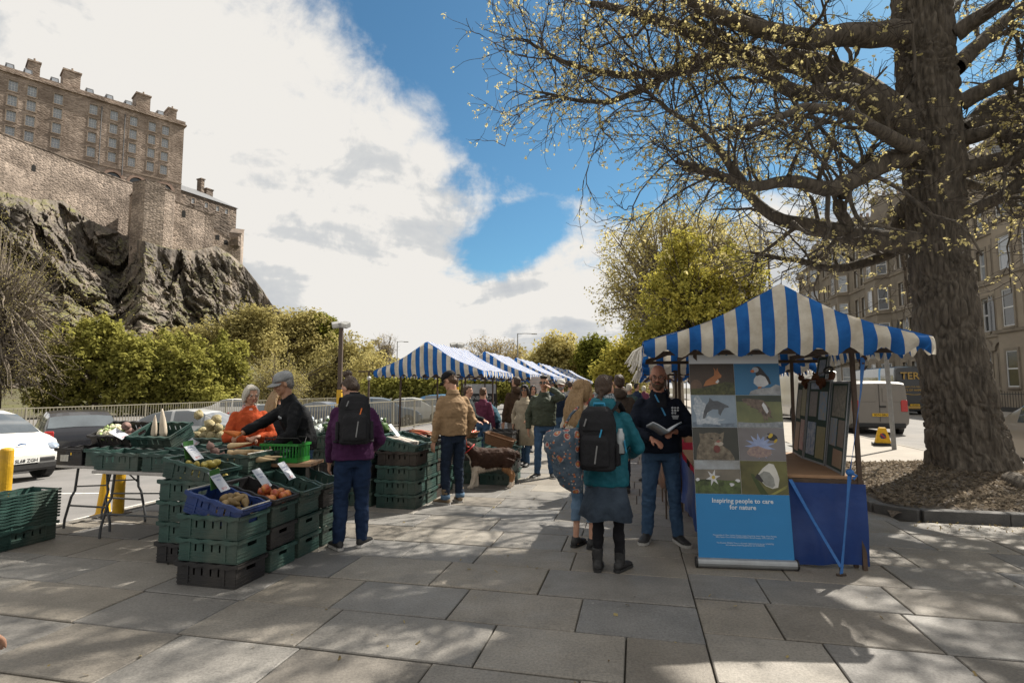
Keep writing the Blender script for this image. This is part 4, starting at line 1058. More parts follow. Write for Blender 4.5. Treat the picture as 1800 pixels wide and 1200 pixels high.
LIMBS = [  # first ones run out of view on the right, added to shade the paving
    ([(1690, 300, -.3), (1800, 265, -.8), (1920, 240, -1.2), (2050, 200, -1.5)], .15, .04), ([(1690, 180, -.3), (1820, 120, -.9), (1960, 60, -1.4)], .15, .04),
    ([(1680, 60, -.3), (1800, -20, -1.0), (1930, -80, -1.6)], .15, .04), ([(1690, 230, 0), (1850, 150, .1), (2000, 80, .0), (2150, 40, -.2)], .15, .04), ([(1690, 380, -.2), (1830, 300, -.8), (1990, 250, -1.2)], .12, .03),
    ([(1600, 62, 0), (1520, 58, -.3), (1430, 72, -.6), (1350, 55, -.9), (1270, 30, -1.2), (1215, 5, -1.5), (1150, -40, -1.8)], .24, .07),
    ([(1620, 245, 0), (1560, 190, .1), (1500, 148, .2), (1430, 112, .3), (1350, 108, .3), (1290, 95, .2), (1210, 55, 0), (1130, 25, -.2), (1040, 5, -.3)], .33, .05),
    ([(1560, 190, .1), (1480, 160, -.2), (1400, 165, -.4), (1340, 120, -.5), (1280, 70, -.6), (1215, 30, -.8)], .20, .05),
    ([(1350, 108, .3), (1270, 110, .4), (1180, 130, .4), (1100, 135, .3), (1030, 120, .2), (970, 95, 0), (925, 70, -.2)], .13, .025),
    ([(1250, 100, .3), (1190, 120, .5), (1120, 165, .6), (1060, 180, .6), (1000, 175, .5), (940, 165, .4)], .10, .02),
    ([(1610, 262, -.2), (1550, 290, -.5), (1500, 320, -.7), (1455, 335, -.8), (1405, 318, -1), (1360, 322, -1.1), (1310, 332, -1.3), (1250, 300, -1.5), (1190, 285, -1.6)], .19, .04),
    ([(1310, 332, -1.3), (1270, 270, -1.3), (1220, 220, -1.2), (1170, 190, -1.1), (1120, 150, -1.0)], .07, .02),
    ([(1625, 425, 0), (1560, 424, .2), (1500, 410, .4), (1440, 398, .6), (1380, 392, .7), (1340, 365, .8), (1310, 335, .9), (1270, 310, 1.0), (1200, 300, 1.2)], .22, .04),
    ([(1640, 350, .2), (1590, 355, .5), (1575, 390, .7), (1590, 430, .8), (1550, 455, .9), (1490, 470, 1.0), (1430, 470, 1.1), (1380, 455, 1.2), (1320, 440, 1.3)], .17, .03),
    ([(1500, 412, .4), (1470, 360, .3), (1500, 300, .2), (1530, 270, 0.1)], .11, .07),
    ([(1620, 270, -.3), (1560, 235, -.9), (1500, 200, -1.4), (1430, 185, -1.8), (1360, 205, -2.1), (1280, 230, -2.4)], .13, .03),
    ([(1680, 250, .1), (1740, 185, .2), (1800, 172, .2), (1870, 150, .2), (1960, 150, .1)], .20, .06),
    ([(1690, 245, -.1), (1750, 225, -.4), (1810, 250, -.8), (1880, 260, -1.2)], .14, .04),
    ([(1690, 320, .3), (1740, 330, .6), (1800, 370, 1.0), (1870, 400, 1.3)], .09, .03),
    ([(1680, 120, .2), (1730, 70, .4), (1790, 20, .5), (1850, -60, .6)], .16, .06),
    ([(1600, -20, .1), (1500, -60, .3), (1400, -90, .6), (1280, -80, .8), (1150, -60, 1.0), (1020, -30, 1.1)], .26, .05),
    ([(1610, -100, -.4), (1600, -200, -1.6), (1560, -280, -2.8), (1500, -300, -4.0)], .24, .06),
    ([(1620, -120, .3), (1720, -240, .8), (1830, -330, 1.0), (1950, -380, 1.2)], .22, .06),
    ([(1640, 40, .5), (1680, 0, 2.0), (1700, -20, 3.6), (1700, 0, 5)], .2, .05)]
tips = []; big = []; T2, T3, T4 = Tubes(), Tubes(), Tubes()
def nrmz(v): return v / (np.linalg.norm(v) + 1e-9)
for li, (pts, r0, r1) in enumerate(LIMBS):
    P, rad = limb(pts, r0, r1); T = Tubes(); T.add(P, rad, 12); T.build('limb', m_elm, elm)
    inside = P[:, 2].mean() < 9.5
    n2 = 11 if inside else 4
    for k in range(n2):
        t = 0.22 + 0.78 * (k + re.random()) / n2; ii = min(int(t * 25), 24); p = P[ii]; tan = nrmz(P[min(ii + 1, 25)] - P[max(ii - 1, 0)])
        side = nrmz(np.cross(tan, re.normal(0, 1, 3)))
        d = tan * re.uniform(.2, .9) + side * 0.9 + np.array([0, 0, re.uniform(-.25, .35)])
        ln = re.uniform(1.0, 2.3) * (0.75 + 0.5 * (1 - t)); rr2 = max(0.014, min(rad[ii] * 0.36, 0.042))
        P2, _ = branch_poly(p, d, ln, 9, .22, re.uniform(-.05, .06), re); T2.add(P2, np.linspace(rr2, rr2 * .35, 9), 6)
        for j in range(7 if inside else 5):
            q = P2[re.integers(2, 9)]; d2 = nrmz(P2[-1] - P2[0]) * .6 + re.normal(0, .65, 3)
            P3, _ = branch_poly(q, d2, re.uniform(.45, 1.15), 7, .26, re.uniform(-.04, .05), re); T3.add(P3, np.linspace(.0082, .004, 7), 4)
            for m in range(5 if inside else 2):
                q3 = P3[re.integers(2, 7)]; P4_, _ = branch_poly(q3, nrmz(P3[-1] - P3[0]) + re.normal(0, .6, 3), re.uniform(.18, .5), 4, .25, .02, re)
                T4.add(P4_, np.linspace(.0048, .0026, 4), 3)
                w = math.sin(q3[0] * 1.7 + q3[2] * 1.1) * .5 + .5
                if re.random() < 0.22 + 0.5 * w: tips.append(P4_[3])
                if re.random() < 0.08 + 0.4 * w: tips.append(P4_[2])
    # fine ends carry on along the limb's own tip
    for j in range(22 if inside else 6):
        ii = re.integers(16, 26); P3, _ = branch_poly(P[ii], nrmz(P[-1] - P[-5]) + re.normal(0, .6, 3), re.uniform(.5, 1.4), 8, .24, .0, re); T3.add(P3, np.linspace(.012, .004, 8), 4)
        for m in range(5):
            q3 = P3[re.integers(2, 8)]; P4_, _ = branch_poly(q3, nrmz(P3[-1] - P3[0]) + re.normal(0, .6, 3), re.uniform(.2, .5), 4, .25, .0, re); T4.add(P4_, np.linspace(.0048, .0026, 4), 3); tips.append(P4_[3])
stuff(T2.build('branches', m_elm, elm)); stuff(T3.build('small_branches', m_twig, elm)); stuff(T4.build('twigs', m_twig, elm))
V, Q = leaf_quads(np.array(tips), 5, 0.05, 0.016, 0.033, r=re)
stuff(np_mesh('blossom', V, Q, m_blos, elm))
# ================================================================ market stalls
def clothmat(name, col, col2, scale=7, tr=0.3, rough=0.85):
    m = bpy.data.materials.new(name); m.use_nodes = True; t = m.node_tree; b = t.nodes['Principled BSDF']; nd = t.nodes.new; lk = t.links.new
    ge = nd('ShaderNodeNewGeometry'); n = nd('ShaderNodeTexNoise'); n.inputs['Scale'].default_value = scale; n.inputs['Detail'].default_value = 7; n.inputs['Roughness'].default_value = 0.7
    lk(ge.outputs['Position'], n.inputs['Vector'])
    r_ = nd('ShaderNodeMapRange'); r_.inputs[1].default_value = 0.36; r_.inputs[2].default_value = 0.62; lk(n.outputs['Fac'], r_.inputs[0])
    mx = nd('ShaderNodeMix'); mx.data_type = 'RGBA'; mx.inputs['A'].default_value = (*col2, 1); mx.inputs['B'].default_value = (*col, 1); lk(r_.outputs[0], mx.inputs['Factor'])
    lk(mx.outputs['Result'], b.inputs['Base Color']); b.inputs['Roughness'].default_value = rough; b.inputs['Specular IOR Level'].default_value = 0.25
    n2 = nd('ShaderNodeTexNoise'); n2.inputs['Scale'].default_value = 5; n2.inputs['Detail'].default_value = 5; lk(ge.outputs['Position'], n2.inputs['Vector'])
    bp = nd('ShaderNodeBump'); bp.inputs['Strength'].default_value = 0.35; bp.inputs['Distance'].default_value = 0.03; lk(n2.outputs['Fac'], bp.inputs['Height']); lk(bp.outputs[0], b.inputs['Normal'])
    ts = nd('ShaderNodeBsdfTranslucent'); lk(mx.outputs['Result'], ts.inputs[0]); ms = nd('ShaderNodeMixShader'); ms.inputs[0].default_value = tr
    lk(b.outputs[0], ms.inputs[1]); lk(ts.outputs[0], ms.inputs[2]); lk(ms.outputs[0], t.nodes['Material Output'].inputs[0])
    return m
m_cwhite = clothmat('canvas_white', (0.74, 0.69, 0.59), (0.52, 0.46, 0.36), 4.5)
m_cblue = clothmat('canvas_blue', (0.020, 0.135, 0.42), (0.014, 0.095, 0.32), tr=0.18)
m_post = mat('rusty_post', (0.10, 0.065, 0.045), 0.75, (0.055, 0.04, 0.03), 9, 0.3, 40)
m_steel = mat('dull_steel', (0.16, 0.15, 0.13), 0.55, (0.10, 0.095, 0.085), 8, metal=0.5)
m_wood = mat('table_wood', (0.36, 0.215, 0.12), 0.65, (0.25, 0.145, 0.08), 4, 0.15, 30, stretch=(1, 8, 1))
m_fringe = mat('white_fringe', (0.72, 0.69, 0.63), 0.9, (0.6, 0.56, 0.5), 20)
SW = 0.1                        # stripe width
def stripes_sheet(fn, length, nrow, sub=3, start=0):
    """cloth made of stripes side by side; fn(s, t) gives the point at s along and t down"""
    V, Fc, Mi = [], [], []
    n = int(math.ceil(length / SW)); cols = []
    for k in range(n):
        for j in range(sub): cols.append((k * SW + SW * j / sub, k))
    cols.append((n * SW, n))
    for (s, k) in cols:
        s = min(s, length)
        for t in range(nrow + 1): V.append(fn(s, t / nrow))
    for c in range(len(cols) - 1):
        for t in range(nrow):
            a = c * (nrow + 1) + t; Fc.append((a, a + 1, a + nrow + 2, a + nrow + 1)); Mi.append((cols[c][1] + start) % 2)
    return V, Fc, Mi
def canopy_part(name, fn, length, nrow, parent, start=0, sub=3):
    b = MB(); V, Fc, Mi = stripes_sheet(fn, length, nrow, sub, start); b.v = [tuple(v) for v in V]; b.f = [list(f) for f in Fc]; b.m = Mi
    o = b.build(name, [m_cwhite, m_cblue], parent, smooth=True, fix=False)
    return o
def stall(name, label, u0, vc, hw, L_, zap, ze, group, seed=0, posts=True, tassel=False, detail=1):
    rr = random.Random(seed); root = thing(name, label, 'market stall', W(u0, vc), -UA, group)
    # local frame: x = v, y = u
    sc = lambda s, amp=0.075: amp * (0.5 - 0.5 * math.cos(2 * math.pi * s / 0.25)) ** 0.8
    wr = lambda x, y, z: Vector((x, y, z))
    sag = lambda x: 0.06 * math.sin(math.pi * min(1, abs(x) / hw))            # the slopes hang a little
    top = lambda x: zap - (zap - ze) * (abs(x) / hw) - sag(x)
    ns = seed * 1.7
    def gable(yy, sgn):
        def fn(s, t):
            x = -hw + s; zt = top(x); zb = ze - 0.075 - sc(s + 0.05)
            z = zt + (zb - zt) * t
            bend = max(0, (ze - 0.015 - z)) * 0.22
            crease = 0.05 * math.exp(-(x / 0.25) ** 2) * (1 - 0.2 * t)
            y = yy - sgn * (crease + 0.03 * math.sin(t * 3.1) - bend + 0.012 * math.sin(9 * x + ns) * t + 0.008 * math.sin(23 * x + 5 * t))
            return wr(x + 0.10 * t * (hw + x) * 0.12 * (1 if sgn > 0 else 0), y, z)
        return fn
    canopy_part('front_gable', gable(0, 1), 2 * hw, 8, root, 1, 3)
    canopy_part('rear_gable', gable(L_, -1), 2 * hw, 3, root, 1, 3)
    for sg, nm in ((-1, 'left_slope'), (1, 'right_slope')):
        def fn(s, t, sg=sg):
            x = sg * hw * t; y = s; z = top(x) - 0.035 * math.sin(math.pi * s / L_) * math.sin(math.pi * t) + 0.01 * math.sin(s * 7 + 9 * t)
            return wr(x, y + 0.0, z + 0.002)
        canopy_part(nm, fn, L_, 5, root, 1, 1)
        def fv(s, t, sg=sg):
            return wr(sg * (hw + 0.015 * t + 0.01 * math.sin(s * 13)), s, ze - t * (0.075 + sc(s)))
        canopy_part('valance', fv, L_, 2, root, 1, 3)
    pv = hw - 0.48; yf, yb = 0.36, L_ - 0.3
    for sx in (-1, 1):
        for y in (yf, yb):
            b = MB(); b.box((sx * pv, y, (ze - 0.02) / 2 + 0.0), (0.035, 0.035, ze - 0.02), (R(rr.uniform(-.5, .5)), R(rr.uniform(-.8, .8)), 0)); b.build('post', m_post, root)
        b = MB(); b.span((sx * pv, yf, ze - 0.05), (sx * pv, yb, ze - 0.05), 0.03, 0.05); b.build('side_rail', m_post, root)
        for y in (yf, yb):
            b = MB(); b.span((sx * (hw - 0.06), y, ze - 0.075), (0, y, zap - 0.14), 0.035, 0.05); b.build('rafter', m_post, root)
    for y in (yf, yb):
        b = MB(); b.span((-hw + 0.05, y, ze - 0.09), (hw - 0.05, y, ze - 0.09), 0.035, 0.04); b.build('cross_bar', m_post, root)
    b = MB(); b.span((0, 0.05, zap - 0.09), (0, L_ - 0.05, zap - 0.09), 0.04, 0.06); b.build('ridge_pole', m_post, root)
    if tassel:
        for y in ((0.02, L_ - 0.05) if tassel > 1 else (0.02,)):
            b = MB()
            for k in range(26):
                a = rr.uniform(0, 6.28); rad = rr.uniform(0.01, 0.09)
                p = Vector((-hw - 0.01, y, ze - 0.04)); b.tube([p, p + Vector((-0.05 + rad * math.cos(a) * .5, rad * math.sin(a) * .5, -0.05)), p + Vector((-0.09 + rad * math.cos(a), rad * math.sin(a), -0.13 - rr.random() * 0.07))], [0.004, 0.006, 0.004], 4)
            b.build('fringe', m_fringe, root)
    return root
VAPX = [ATU(750, 604, 11.5)]
pa = ATU(1375, 500, 5.25); pl_ = ATU(1132, 628, 5.25); pr_ = ATU(1640, 598, 5.25)
vL, vR, vA = UV(pl_)[1], UV(pr_)[1], UV(pa)[1]
RS = stall('striped_stall', 'blue and white striped stall with the tall photo banner in front', 5.25, (vL + vR) / 2, (vR - vL) / 2, 2.75, pa.z, ATU(1300, 627, 5.25).z + 0.15, 'striped stalls in the right row', 3, tassel=2)
for i, u in enumerate((8.35, 11.4, 14.4, 17.6, 21)):
    stall('striped_stall', ['second', 'third', 'fourth', 'fifth', 'farthest'][i] + ' striped stall of the right row, behind the man with the book', u, (vL + vR) / 2 + 0.02, (vR - vL) / 2, 2.7, pa.z, 1.93, 'striped stalls in the right row', 20 + i, tassel=2 if i == 0 else 0)
LU = [(11.5, -4.47), (14.95, -4.10), (18.4, -3.95), (22.6, -3.9), (26.5, -3.85), (30.5, -3.8)]
LN = ['nearest striped stall of the left row, above the man in the tan jacket', 'second striped stall of the left row', 'third striped stall of the left row', 'fourth striped stall of the left row', 'fifth striped stall of the left row', 'farthest striped stall of the left row']
for i, (u, v) in enumerate(LU):
    stall('striped_stall', LN[i], u, v, 1.25, 3.1, 2.6, 1.97, 'striped stalls in the left row', 40 + i)

# ---- the counter inside the right hand stall
vT0, vT1 = 0.56, 1.95
m_tarp = mat('blue_tarpaulin', (0.008, 0.045, 0.20), 0.42, (0.005, 0.030, 0.15), 3, 0.35, 7, spec=0.5)
ct = thing('stall_counter', 'wooden stall counter skirted with dark blue tarpaulin', 'table', W(5.62, 0), -UA)
b = MB(); b.box(((vT0 + vT1) / 2, 0.95, 0.795), (vT1 - vT0, 1.9, 0.03)); b.build('table_top', m_wood, ct, bevel=0.004)
b = MB(); b.box(((vT0 + vT1) / 2, 0.0, 0.76), (vT1 - vT0 + 0.02, 0.03, 0.036)); b.build('front_rail', m_post, ct)
for x in (vT0 + 0.06, vT1 - 0.06):
    for y in (0.06, 1.82):
        b = MB(); b.box((x, y, 0.39), (0.035, 0.035, 0.775)); b.build('leg', m_post, ct)
def drape(name, A, B_, z1, z0, m, parent, amp=0.014, n=40, seed=0):
    A = Vector(A); B_ = Vector(B_); d = (B_ - A); nn = Vector((d.y, -d.x, 0)).normalized(); bb = MB(); V = []; nr = 14
    for i in range(n + 1):
        for j in range(nr + 1):
            t = i / n; h = j / nr; o = amp * (0.3 + h) * (math.sin(t * 17 + seed + 2 * h) + 0.6 * math.sin(t * 41 - h * 3 + seed) + 0.8 * math.sin(h * 6 + t * 5))
            p = A + d * t + nn * o; V.append((p.x, p.y, z1 + (z0 + 0.012 * math.sin(t * 9 + seed) - z1) * h))
    bb.add(V, [(i * (nr + 1) + j, i * (nr + 1) + j + 1, (i + 1) * (nr + 1) + j + 1, (i + 1) * (nr + 1) + j) for i in range(n) for j in range(nr)])
    return bb.build(name, m, parent, smooth=True, fix=False)
drape('tarpaulin', (vT0 - 0.0, -0.03, 0), (vT1 + 0.02, -0.035, 0), 0.745, 0.03, m_tarp, ct)
drape('tarpaulin', (vT0 - 0.03, 1.85, 0), (vT0 - 0.03, -0.02, 0), 0.76, 0.25, m_tarp, ct, seed=3)
# ---- ratchet strap tied down the corner post
m_strap = mat('blue_strap', (0.03, 0.15, 0.42), 0.6, (0.022, 0.11, 0.33), 30)
st = thing('tie_strap', 'blue tie strap hanging from the stall corner and pegged to the paving', 'strap')
def ribbon(pts, wd, twist=0.0):
    b = MB(); V = []; n = len(pts)
    for i, p in enumerate(pts):
        p = Vector(p); a = twist * i / n + 0.4 * math.sin(i * 1.3); o = Vector((math.cos(a), math.sin(a), 0)) * wd / 2; th = Vector((-math.sin(a), math.cos(a), 0)) * 0.0015
        V.append([p - o - th, p + o - th, p + o + th, p - o + th])
    b.loft(V); return b
pk = [ATU(1517, 628, 5.5), ATU(1513, 690, 5.48), ATU(1506, 740, 5.46), ATU(1500, 790, 5.42), ATU(1494, 828, 5.4)]
ribbon(pk, 0.045, 2.0).build('strap_top', m_strap, st)
pk2 = [ATU(1494, 828, 5.4), ATU(1490, 880, 5.36), ATU(1484, 950, 5.32), ATU(1479, 1008, 5.28)]
ribbon(pk2, 0.04, 1.0).build('strap_foot', m_strap, st)
ribbon([ATU(1389, 842, 5.56), ATU(1430, 915, 5.5), ATU(1478, 996, 5.35)], 0.035, 0.3).build('strap_brace', m_strap, st)
b = MB(); b.ell(ATU(1494, 830, 5.4), (0.035, 0.03, 0.03)); b.tube([ATU(1494, 830, 5.4), ATU(1506, 836, 5.38), ATU(1500, 842, 5.38)], 0.012, 6); b.build('knot', m_strap, st)
g = G(1479, 1012); b = MB(); b.tube([g + Vector((0, 0, 0.0)), g + Vector((0, 0, 0.07))], 0.012, 6); b.tube([g + Vector((-0.04, 0, 0.012)), g + Vector((0.04, 0, 0.012))], 0.011, 6); b.build('hook', m_post, st)
# hank of cord and the guy rope with its ring
st2 = thing('guy_rope', 'thin black and yellow guy rope with a black ring under the canopy', 'rope')
m_rope = mat('rope', (0.22, 0.16, 0.06), 0.9, (0.05, 0.045, 0.03), 60)
p0, p1, p2_ = ATU(1520, 632, 5.58), ATU(1456, 650, 5.9), ATU(1405, 668, 6.6)
for dz in (0.0, 0.018):
    b = MB(); b.tube([p0 + Vector((0, 0, dz)), p1 + Vector((0, 0, dz * .5))], 0.004, 5); b.tube([p1, p2_ + Vector((0, 0, -dz * 3))], 0.0025, 5); b.build('cord', m_rope, st2)
b = MB(); nrm_ = (p1 - p0).normalized()
b.tube([p1 + (nrm_ * math.cos(a) * 0.05 + Vector((0, 0, 1)) * math.sin(a) * 0.026) for a in np.linspace(0, 2 * math.pi, 17)], 0.010, 6); b.build('ring', m_iron, st2)
b = MB()
for k in range(10): b.ell(ATU(1517, 628 + k * 2.2, 5.53) + Vector((random.uniform(-.02, .02), random.uniform(-.02, .02), 0)), (0.022, 0.02, 0.018), 6, 4)
tag(b.build('cord_hank', mat('brown_cord', (0.09, 0.045, 0.03), 0.9), None, smooth=True), 'bundle of brown cord knotted at the stall corner post', 'cord')

# ---- display boards on the counter
m_felt = mat('green_felt_board', (0.045, 0.075, 0.062), 0.95, (0.035, 0.058, 0.05), 40)
m_alu = mat('aluminium_trim', (0.36, 0.38, 0.39), 0.45, (0.28, 0.29, 0.30), 10, metal=0.6)
PRINTS = [((0.34, 0.30, 0.22), (0.09, 0.10, 0.06)), ((0.10, 0.22, 0.36), (0.45, 0.42, 0.33)), ((0.38, 0.16, 0.15), (0.62, 0.55, 0.48)), ((0.52, 0.55, 0.58), (0.12, 0.24, 0.42)),
          ((0.24, 0.24, 0.10), (0.45, 0.40, 0.22)), ((0.16, 0.14, 0.11), (0.36, 0.30, 0.24)), ((0.12, 0.30, 0.50), (0.55, 0.45, 0.28)), ((0.30, 0.20, 0.12), (0.48, 0.38, 0.26))]
pm = [mat('print_%s' % 'abcdefgh'[i], tuple(x * .8 for x in c1), 0.35, tuple(x * .6 for x in c2), 24, spec=0.4, detail=9) for i, (c1, c2) in enumerate(PRINTS)]
db = thing('display_board', 'green folding display boards pinned with wildlife prints on the counter', 'display board', W(5.62, 0), -UA)
def board(y0, y1, z0, z1, x0, lean, pics, fold):
    # a panel along u, leaning away from the aisle; pics (y0,y1,z0,z1,print) as fractions
    f = lambda a, h, off=0.0: Vector((x0 + fold * a + lean * h - off, y0 + (y1 - y0) * a, z0 + (z1 - z0) * h))
    bb = MB(); q = [f(0, 0), f(1, 0), f(1, 1), f(0, 1)]; bb.prism(q, (0, 0, 0), (0.018, 0, 0)); pn = bb.build('panel', m_felt, db)
    e = 0.022
    for (a0, a1, h0, h1) in ((0, 1, 0, e), (0, 1, 1 - e, 1), (0, e * 1.4, e, 1 - e), (1 - e * 1.4, 1, e, 1 - e)):
        bb = MB(); bb.prism([f(a0, h0), f(a1, h0), f(a1, h1), f(a0, h1)], (-0.005, 0, 0), (0.021, 0, 0)); bb.build('trim', m_alu, pn)
    for (a0, a1, h0, h1, k) in pics:
        bb = MB(); bb.prism([f(a0, h0), f(a1, h0), f(a1, h1), f(a0, h1)], (-0.003, 0, 0), (-0.0005, 0, 0)); pr = bb.build('print', pm[k], pn)
board(0.02, 0.64, 0.812, 1.66, 1.80, 0.10, [(.12, .86, .60, .95, 0), (.08, .42, .28, .57, 5), (.5, .9, .27, .58, 6), (.1, .62, .05, .24, 7)], 0.05)
board(0.66, 1.24, 0.812, 1.68, 1.845, 0.10, [(.1, .44, .52, .86, 6), (.54, .9, .55, .86, 5), (.08, .46, .06, .44, 4), (.52, .92, .08, .48, 3), (.5, .9, .89, .97, 3)], -0.04)
board(1.26, 1.86, 0.812, 1.66, 1.80, 0.10, [(.1, .5, .55, .93, 4), (.55, .92, .5, .9, 0), (.08, .42, .1, .5, 2), (.5, .9, .06, .45, 7)], 0.05)
board(0.78, 1.12, 1.69, 1.93, 1.93, 0.04, [(.2, .8, .14, .86, 3)], 0.0)
m_fur = mat('russet_plush', (0.13, 0.05, 0.022), 1.0, (0.08, 0.03, 0.014), 25, 0.8, 90)
for k, (y, nm) in enumerate(((0.82, 'small russet soft toy perched on top of the middle board'), (1.35, 'small russet soft toy perched on top of the far board'))):
    b = MB(); c = W(5.62 + y, 1.91, 1.675)
    b.ell(c + Vector((0, 0, -.02)), (0.075, 0.045, 0.05)); b.ell(c + Vector((-.07, .0, .035)), (0.035, 0.032, 0.035)); b.ell(c + Vector((.09, 0, .035)), (0.04, 0.03, 0.07), rot=(0, .5, 0))
    b.ell(c + Vector((-.085, .015, .075)), (.009, .008, .018)); b.ell(c + Vector((-.06, -.015, .075)), (.009, .008, .018)); b.ell(c + Vector((-.04, -.03, -.06)), (.018, .018, .035)); b.ell(c + Vector((.03, -.03, -.06)), (.018, .018, .035))
    tag(b.build('soft_toy', m_fur, None, smooth=True), nm, 'soft toy', 'soft toys on the boards')

# ---- pull-up banner
m_ban = {k: mat('banner_' + k, c, 0.45, tuple(x * 0.93 for x in c), 3, spec=0.4) for k, c in dict(white=(0.66, 0.68, 0.70), blue=(0.022, 0.20, 0.46), text=(0.60, 0.66, 0.72), logo=(0.03, 0.17, 0.36)).items()}
bn = thing('roll_up_banner', 'tall roll up banner with eight wildlife photographs over a blue lower part', 'banner', W(5.38, 0.51), 0)
gl, gr = G(1226, 996), G(1400, 1002)
bn.location = (gl + gr) / 2; bn.rotation_euler = (0, 0, math.atan2(gr.y - gl.y, gr.x - gl.x))
BWD = (gr - gl).length; LEAN = 0.115
bp_ = lambda x, h, off=0.0: Vector((x, LEAN * h - off, 0.07 + h))      # x across, h up the cloth
def flat(name, poly, m, off, parent):
    b = MB(); b.add([bp_(x, h, off) for x, h in poly], [tuple(range(len(poly)))]); return b.build(name, m, parent, fix=False)
H_ = 1.98; hb = 0.565; ph = 0.298
b = MB(); hw_ = BWD / 2 - 0.012
b.prism([bp_(-hw_, 0), bp_(hw_, 0), bp_(hw_, H_), bp_(-hw_, H_)], (0, 0.001, 0), (0, 0.003, 0)); b.build('backing', m_ban['white'], bn)
flat('blue_panel', [(-hw_, 0), (hw_, 0), (hw_, hb), (-hw_, hb)], m_ban['blue'], 0.001, bn)
b = MB(); b.tube([(-BWD / 2, 0, 0.045), (BWD / 2, 0, 0.045)], 0.042, 14); b.build('base', m_alu, bn, smooth=False)
for sx in (-1, 1):
    b = MB(); b.tube([(sx * BWD / 2, 0, 0.045), (sx * (BWD / 2 + 0.015), 0, 0.045)], 0.046, 14); b.build('end_cap', m_iron, bn)
b = MB(); b.tube([(0, 0.05, 0.07), (0, 0.05 + LEAN * H_, H_ + 0.06)], 0.012, 8); b.build('pole', m_alu, bn)
tm = lambda x, h: Matrix.Translation(bp_(x, h, 0.003)) @ Matrix.Rotation(R(90) - math.atan(LEAN), 4, 'X')
text_mesh('Inspiring people to care\nfor nature', 0.056, m_ban['text'], bn, tm(0.0, hb - 0.075), 'slogan', extra=0.0012)
text_mesh('Photography © Chris Cachia Zammit, Lister Cumming, Harry Hogg, Chas Moonie,\nElliot Smith, Chris Gomersall/2020VISION, Rachel Scopes, Chris Lawrence', 0.0165, m_ban['text'], bn, tm(0.0, 0.205), 'small_print')
text_mesh('The Scottish Wildlife Trust is a Scottish registered charity (no SC005792)\nand company limited by guarantee (no SC040247).', 0.0165, m_ban['text'], bn, tm(0.0, 0.140), 'small_print')
zt_ = hb + 4 * ph
text_mesh('Trust', 0.072, m_ban['logo'], bn, tm(0.10, zt_ + 0.075), 'lettering', extra=0.0005)
for (x0, y0) in ((-0.19, .075), (-.13, .075), (-.06, .075)):
    flat('logo_mark', [(x0 - .03, zt_ + y0 + .05), (x0 - .028, zt_ + y0 + .02), (x0, zt_ + y0), (x0 + .02, zt_ + y0 + .012), (x0 + .012, zt_ + y0 + .03), (x0 + .026, zt_ + y0 + .05), (x0, zt_ + y0 + .035)], m_ban['logo'], 0.003, bn)
def pic(col, row, bgm, shapes):
    x0 = -hw_ + (0 if col == 0 else hw_); wd = hw_; h0 = hb + (3 - row) * ph
    g = 0.001
    pn = flat('photo', [(x0 + g, h0 + g), (x0 + wd - g, h0 + g), (x0 + wd - g, h0 + ph - g), (x0 + g, h0 + ph - g)], bgm, 0.0012, bn)
    for i, (poly, m) in enumerate(shapes):
        o = flat('image', [(x0 + wd * x, h0 + ph * y) for x, y in poly], m, 0.0016 + 0.0003 * i, pn)
def pmt(n, a, b_, s=12): return mat('photo_' + n, a, 0.4, b_, s, spec=0.4, stretch=(1, 1, 1))
def blob(cx, cy, rx, ry, n=18, wob=0.0, seed=1, rot=0):
    rr = random.Random(seed); o = []
    for k in range(n):
        a = 2 * math.pi * k / n; f = 1 + rr.uniform(-wob, wob); x, y = rx * math.cos(a) * f, ry * math.sin(a) * f
        o.append((min(.995, max(.005, cx + x * math.cos(rot) - y * math.sin(rot))), min(.995, max(.005, cy + x * math.sin(rot) + y * math.cos(rot)))))
    return o
orange, white_, black_ = pmt('orange', (0.42, 0.17, 0.06), (0.30, 0.11, 0.04)), pmt('white', (0.60, 0.61, 0.62), (0.45, 0.46, 0.48)), pmt('black', (0.02, 0.02, 0.024), (0.035, 0.03, 0.03))
pic(0, 0, pmt('dusk', (0.075, 0.05, 0.035), (0.03, 0.024, 0.02), 4), [
    (blob(.14, .3, .13, .2, 14), pmt('mist', (0.16, 0.095, 0.06), (0.09, 0.06, 0.045))),
    ([(.02, .01), (.99, .01), (.99, .38), (.8, .42), (.6, .36), (.45, .28), (.3, .22), (.02, .2)], pmt('moss', (0.10, 0.10, 0.035), (0.02, 0.025, 0.012), 30)),
    ([(.30, .28), (.36, .45), (.48, .56), (.55, .62), (.56, .78), (.54, .88), (.58, .82), (.60, .76), (.63, .88), (.65, .76), (.68, .68), (.72, .62), (.70, .55), (.64, .53), (.66, .42), (.62, .36), (.5, .33)], orange),
    ([(.57, .40), (.63, .50), (.66, .44), (.62, .37)], white_)])
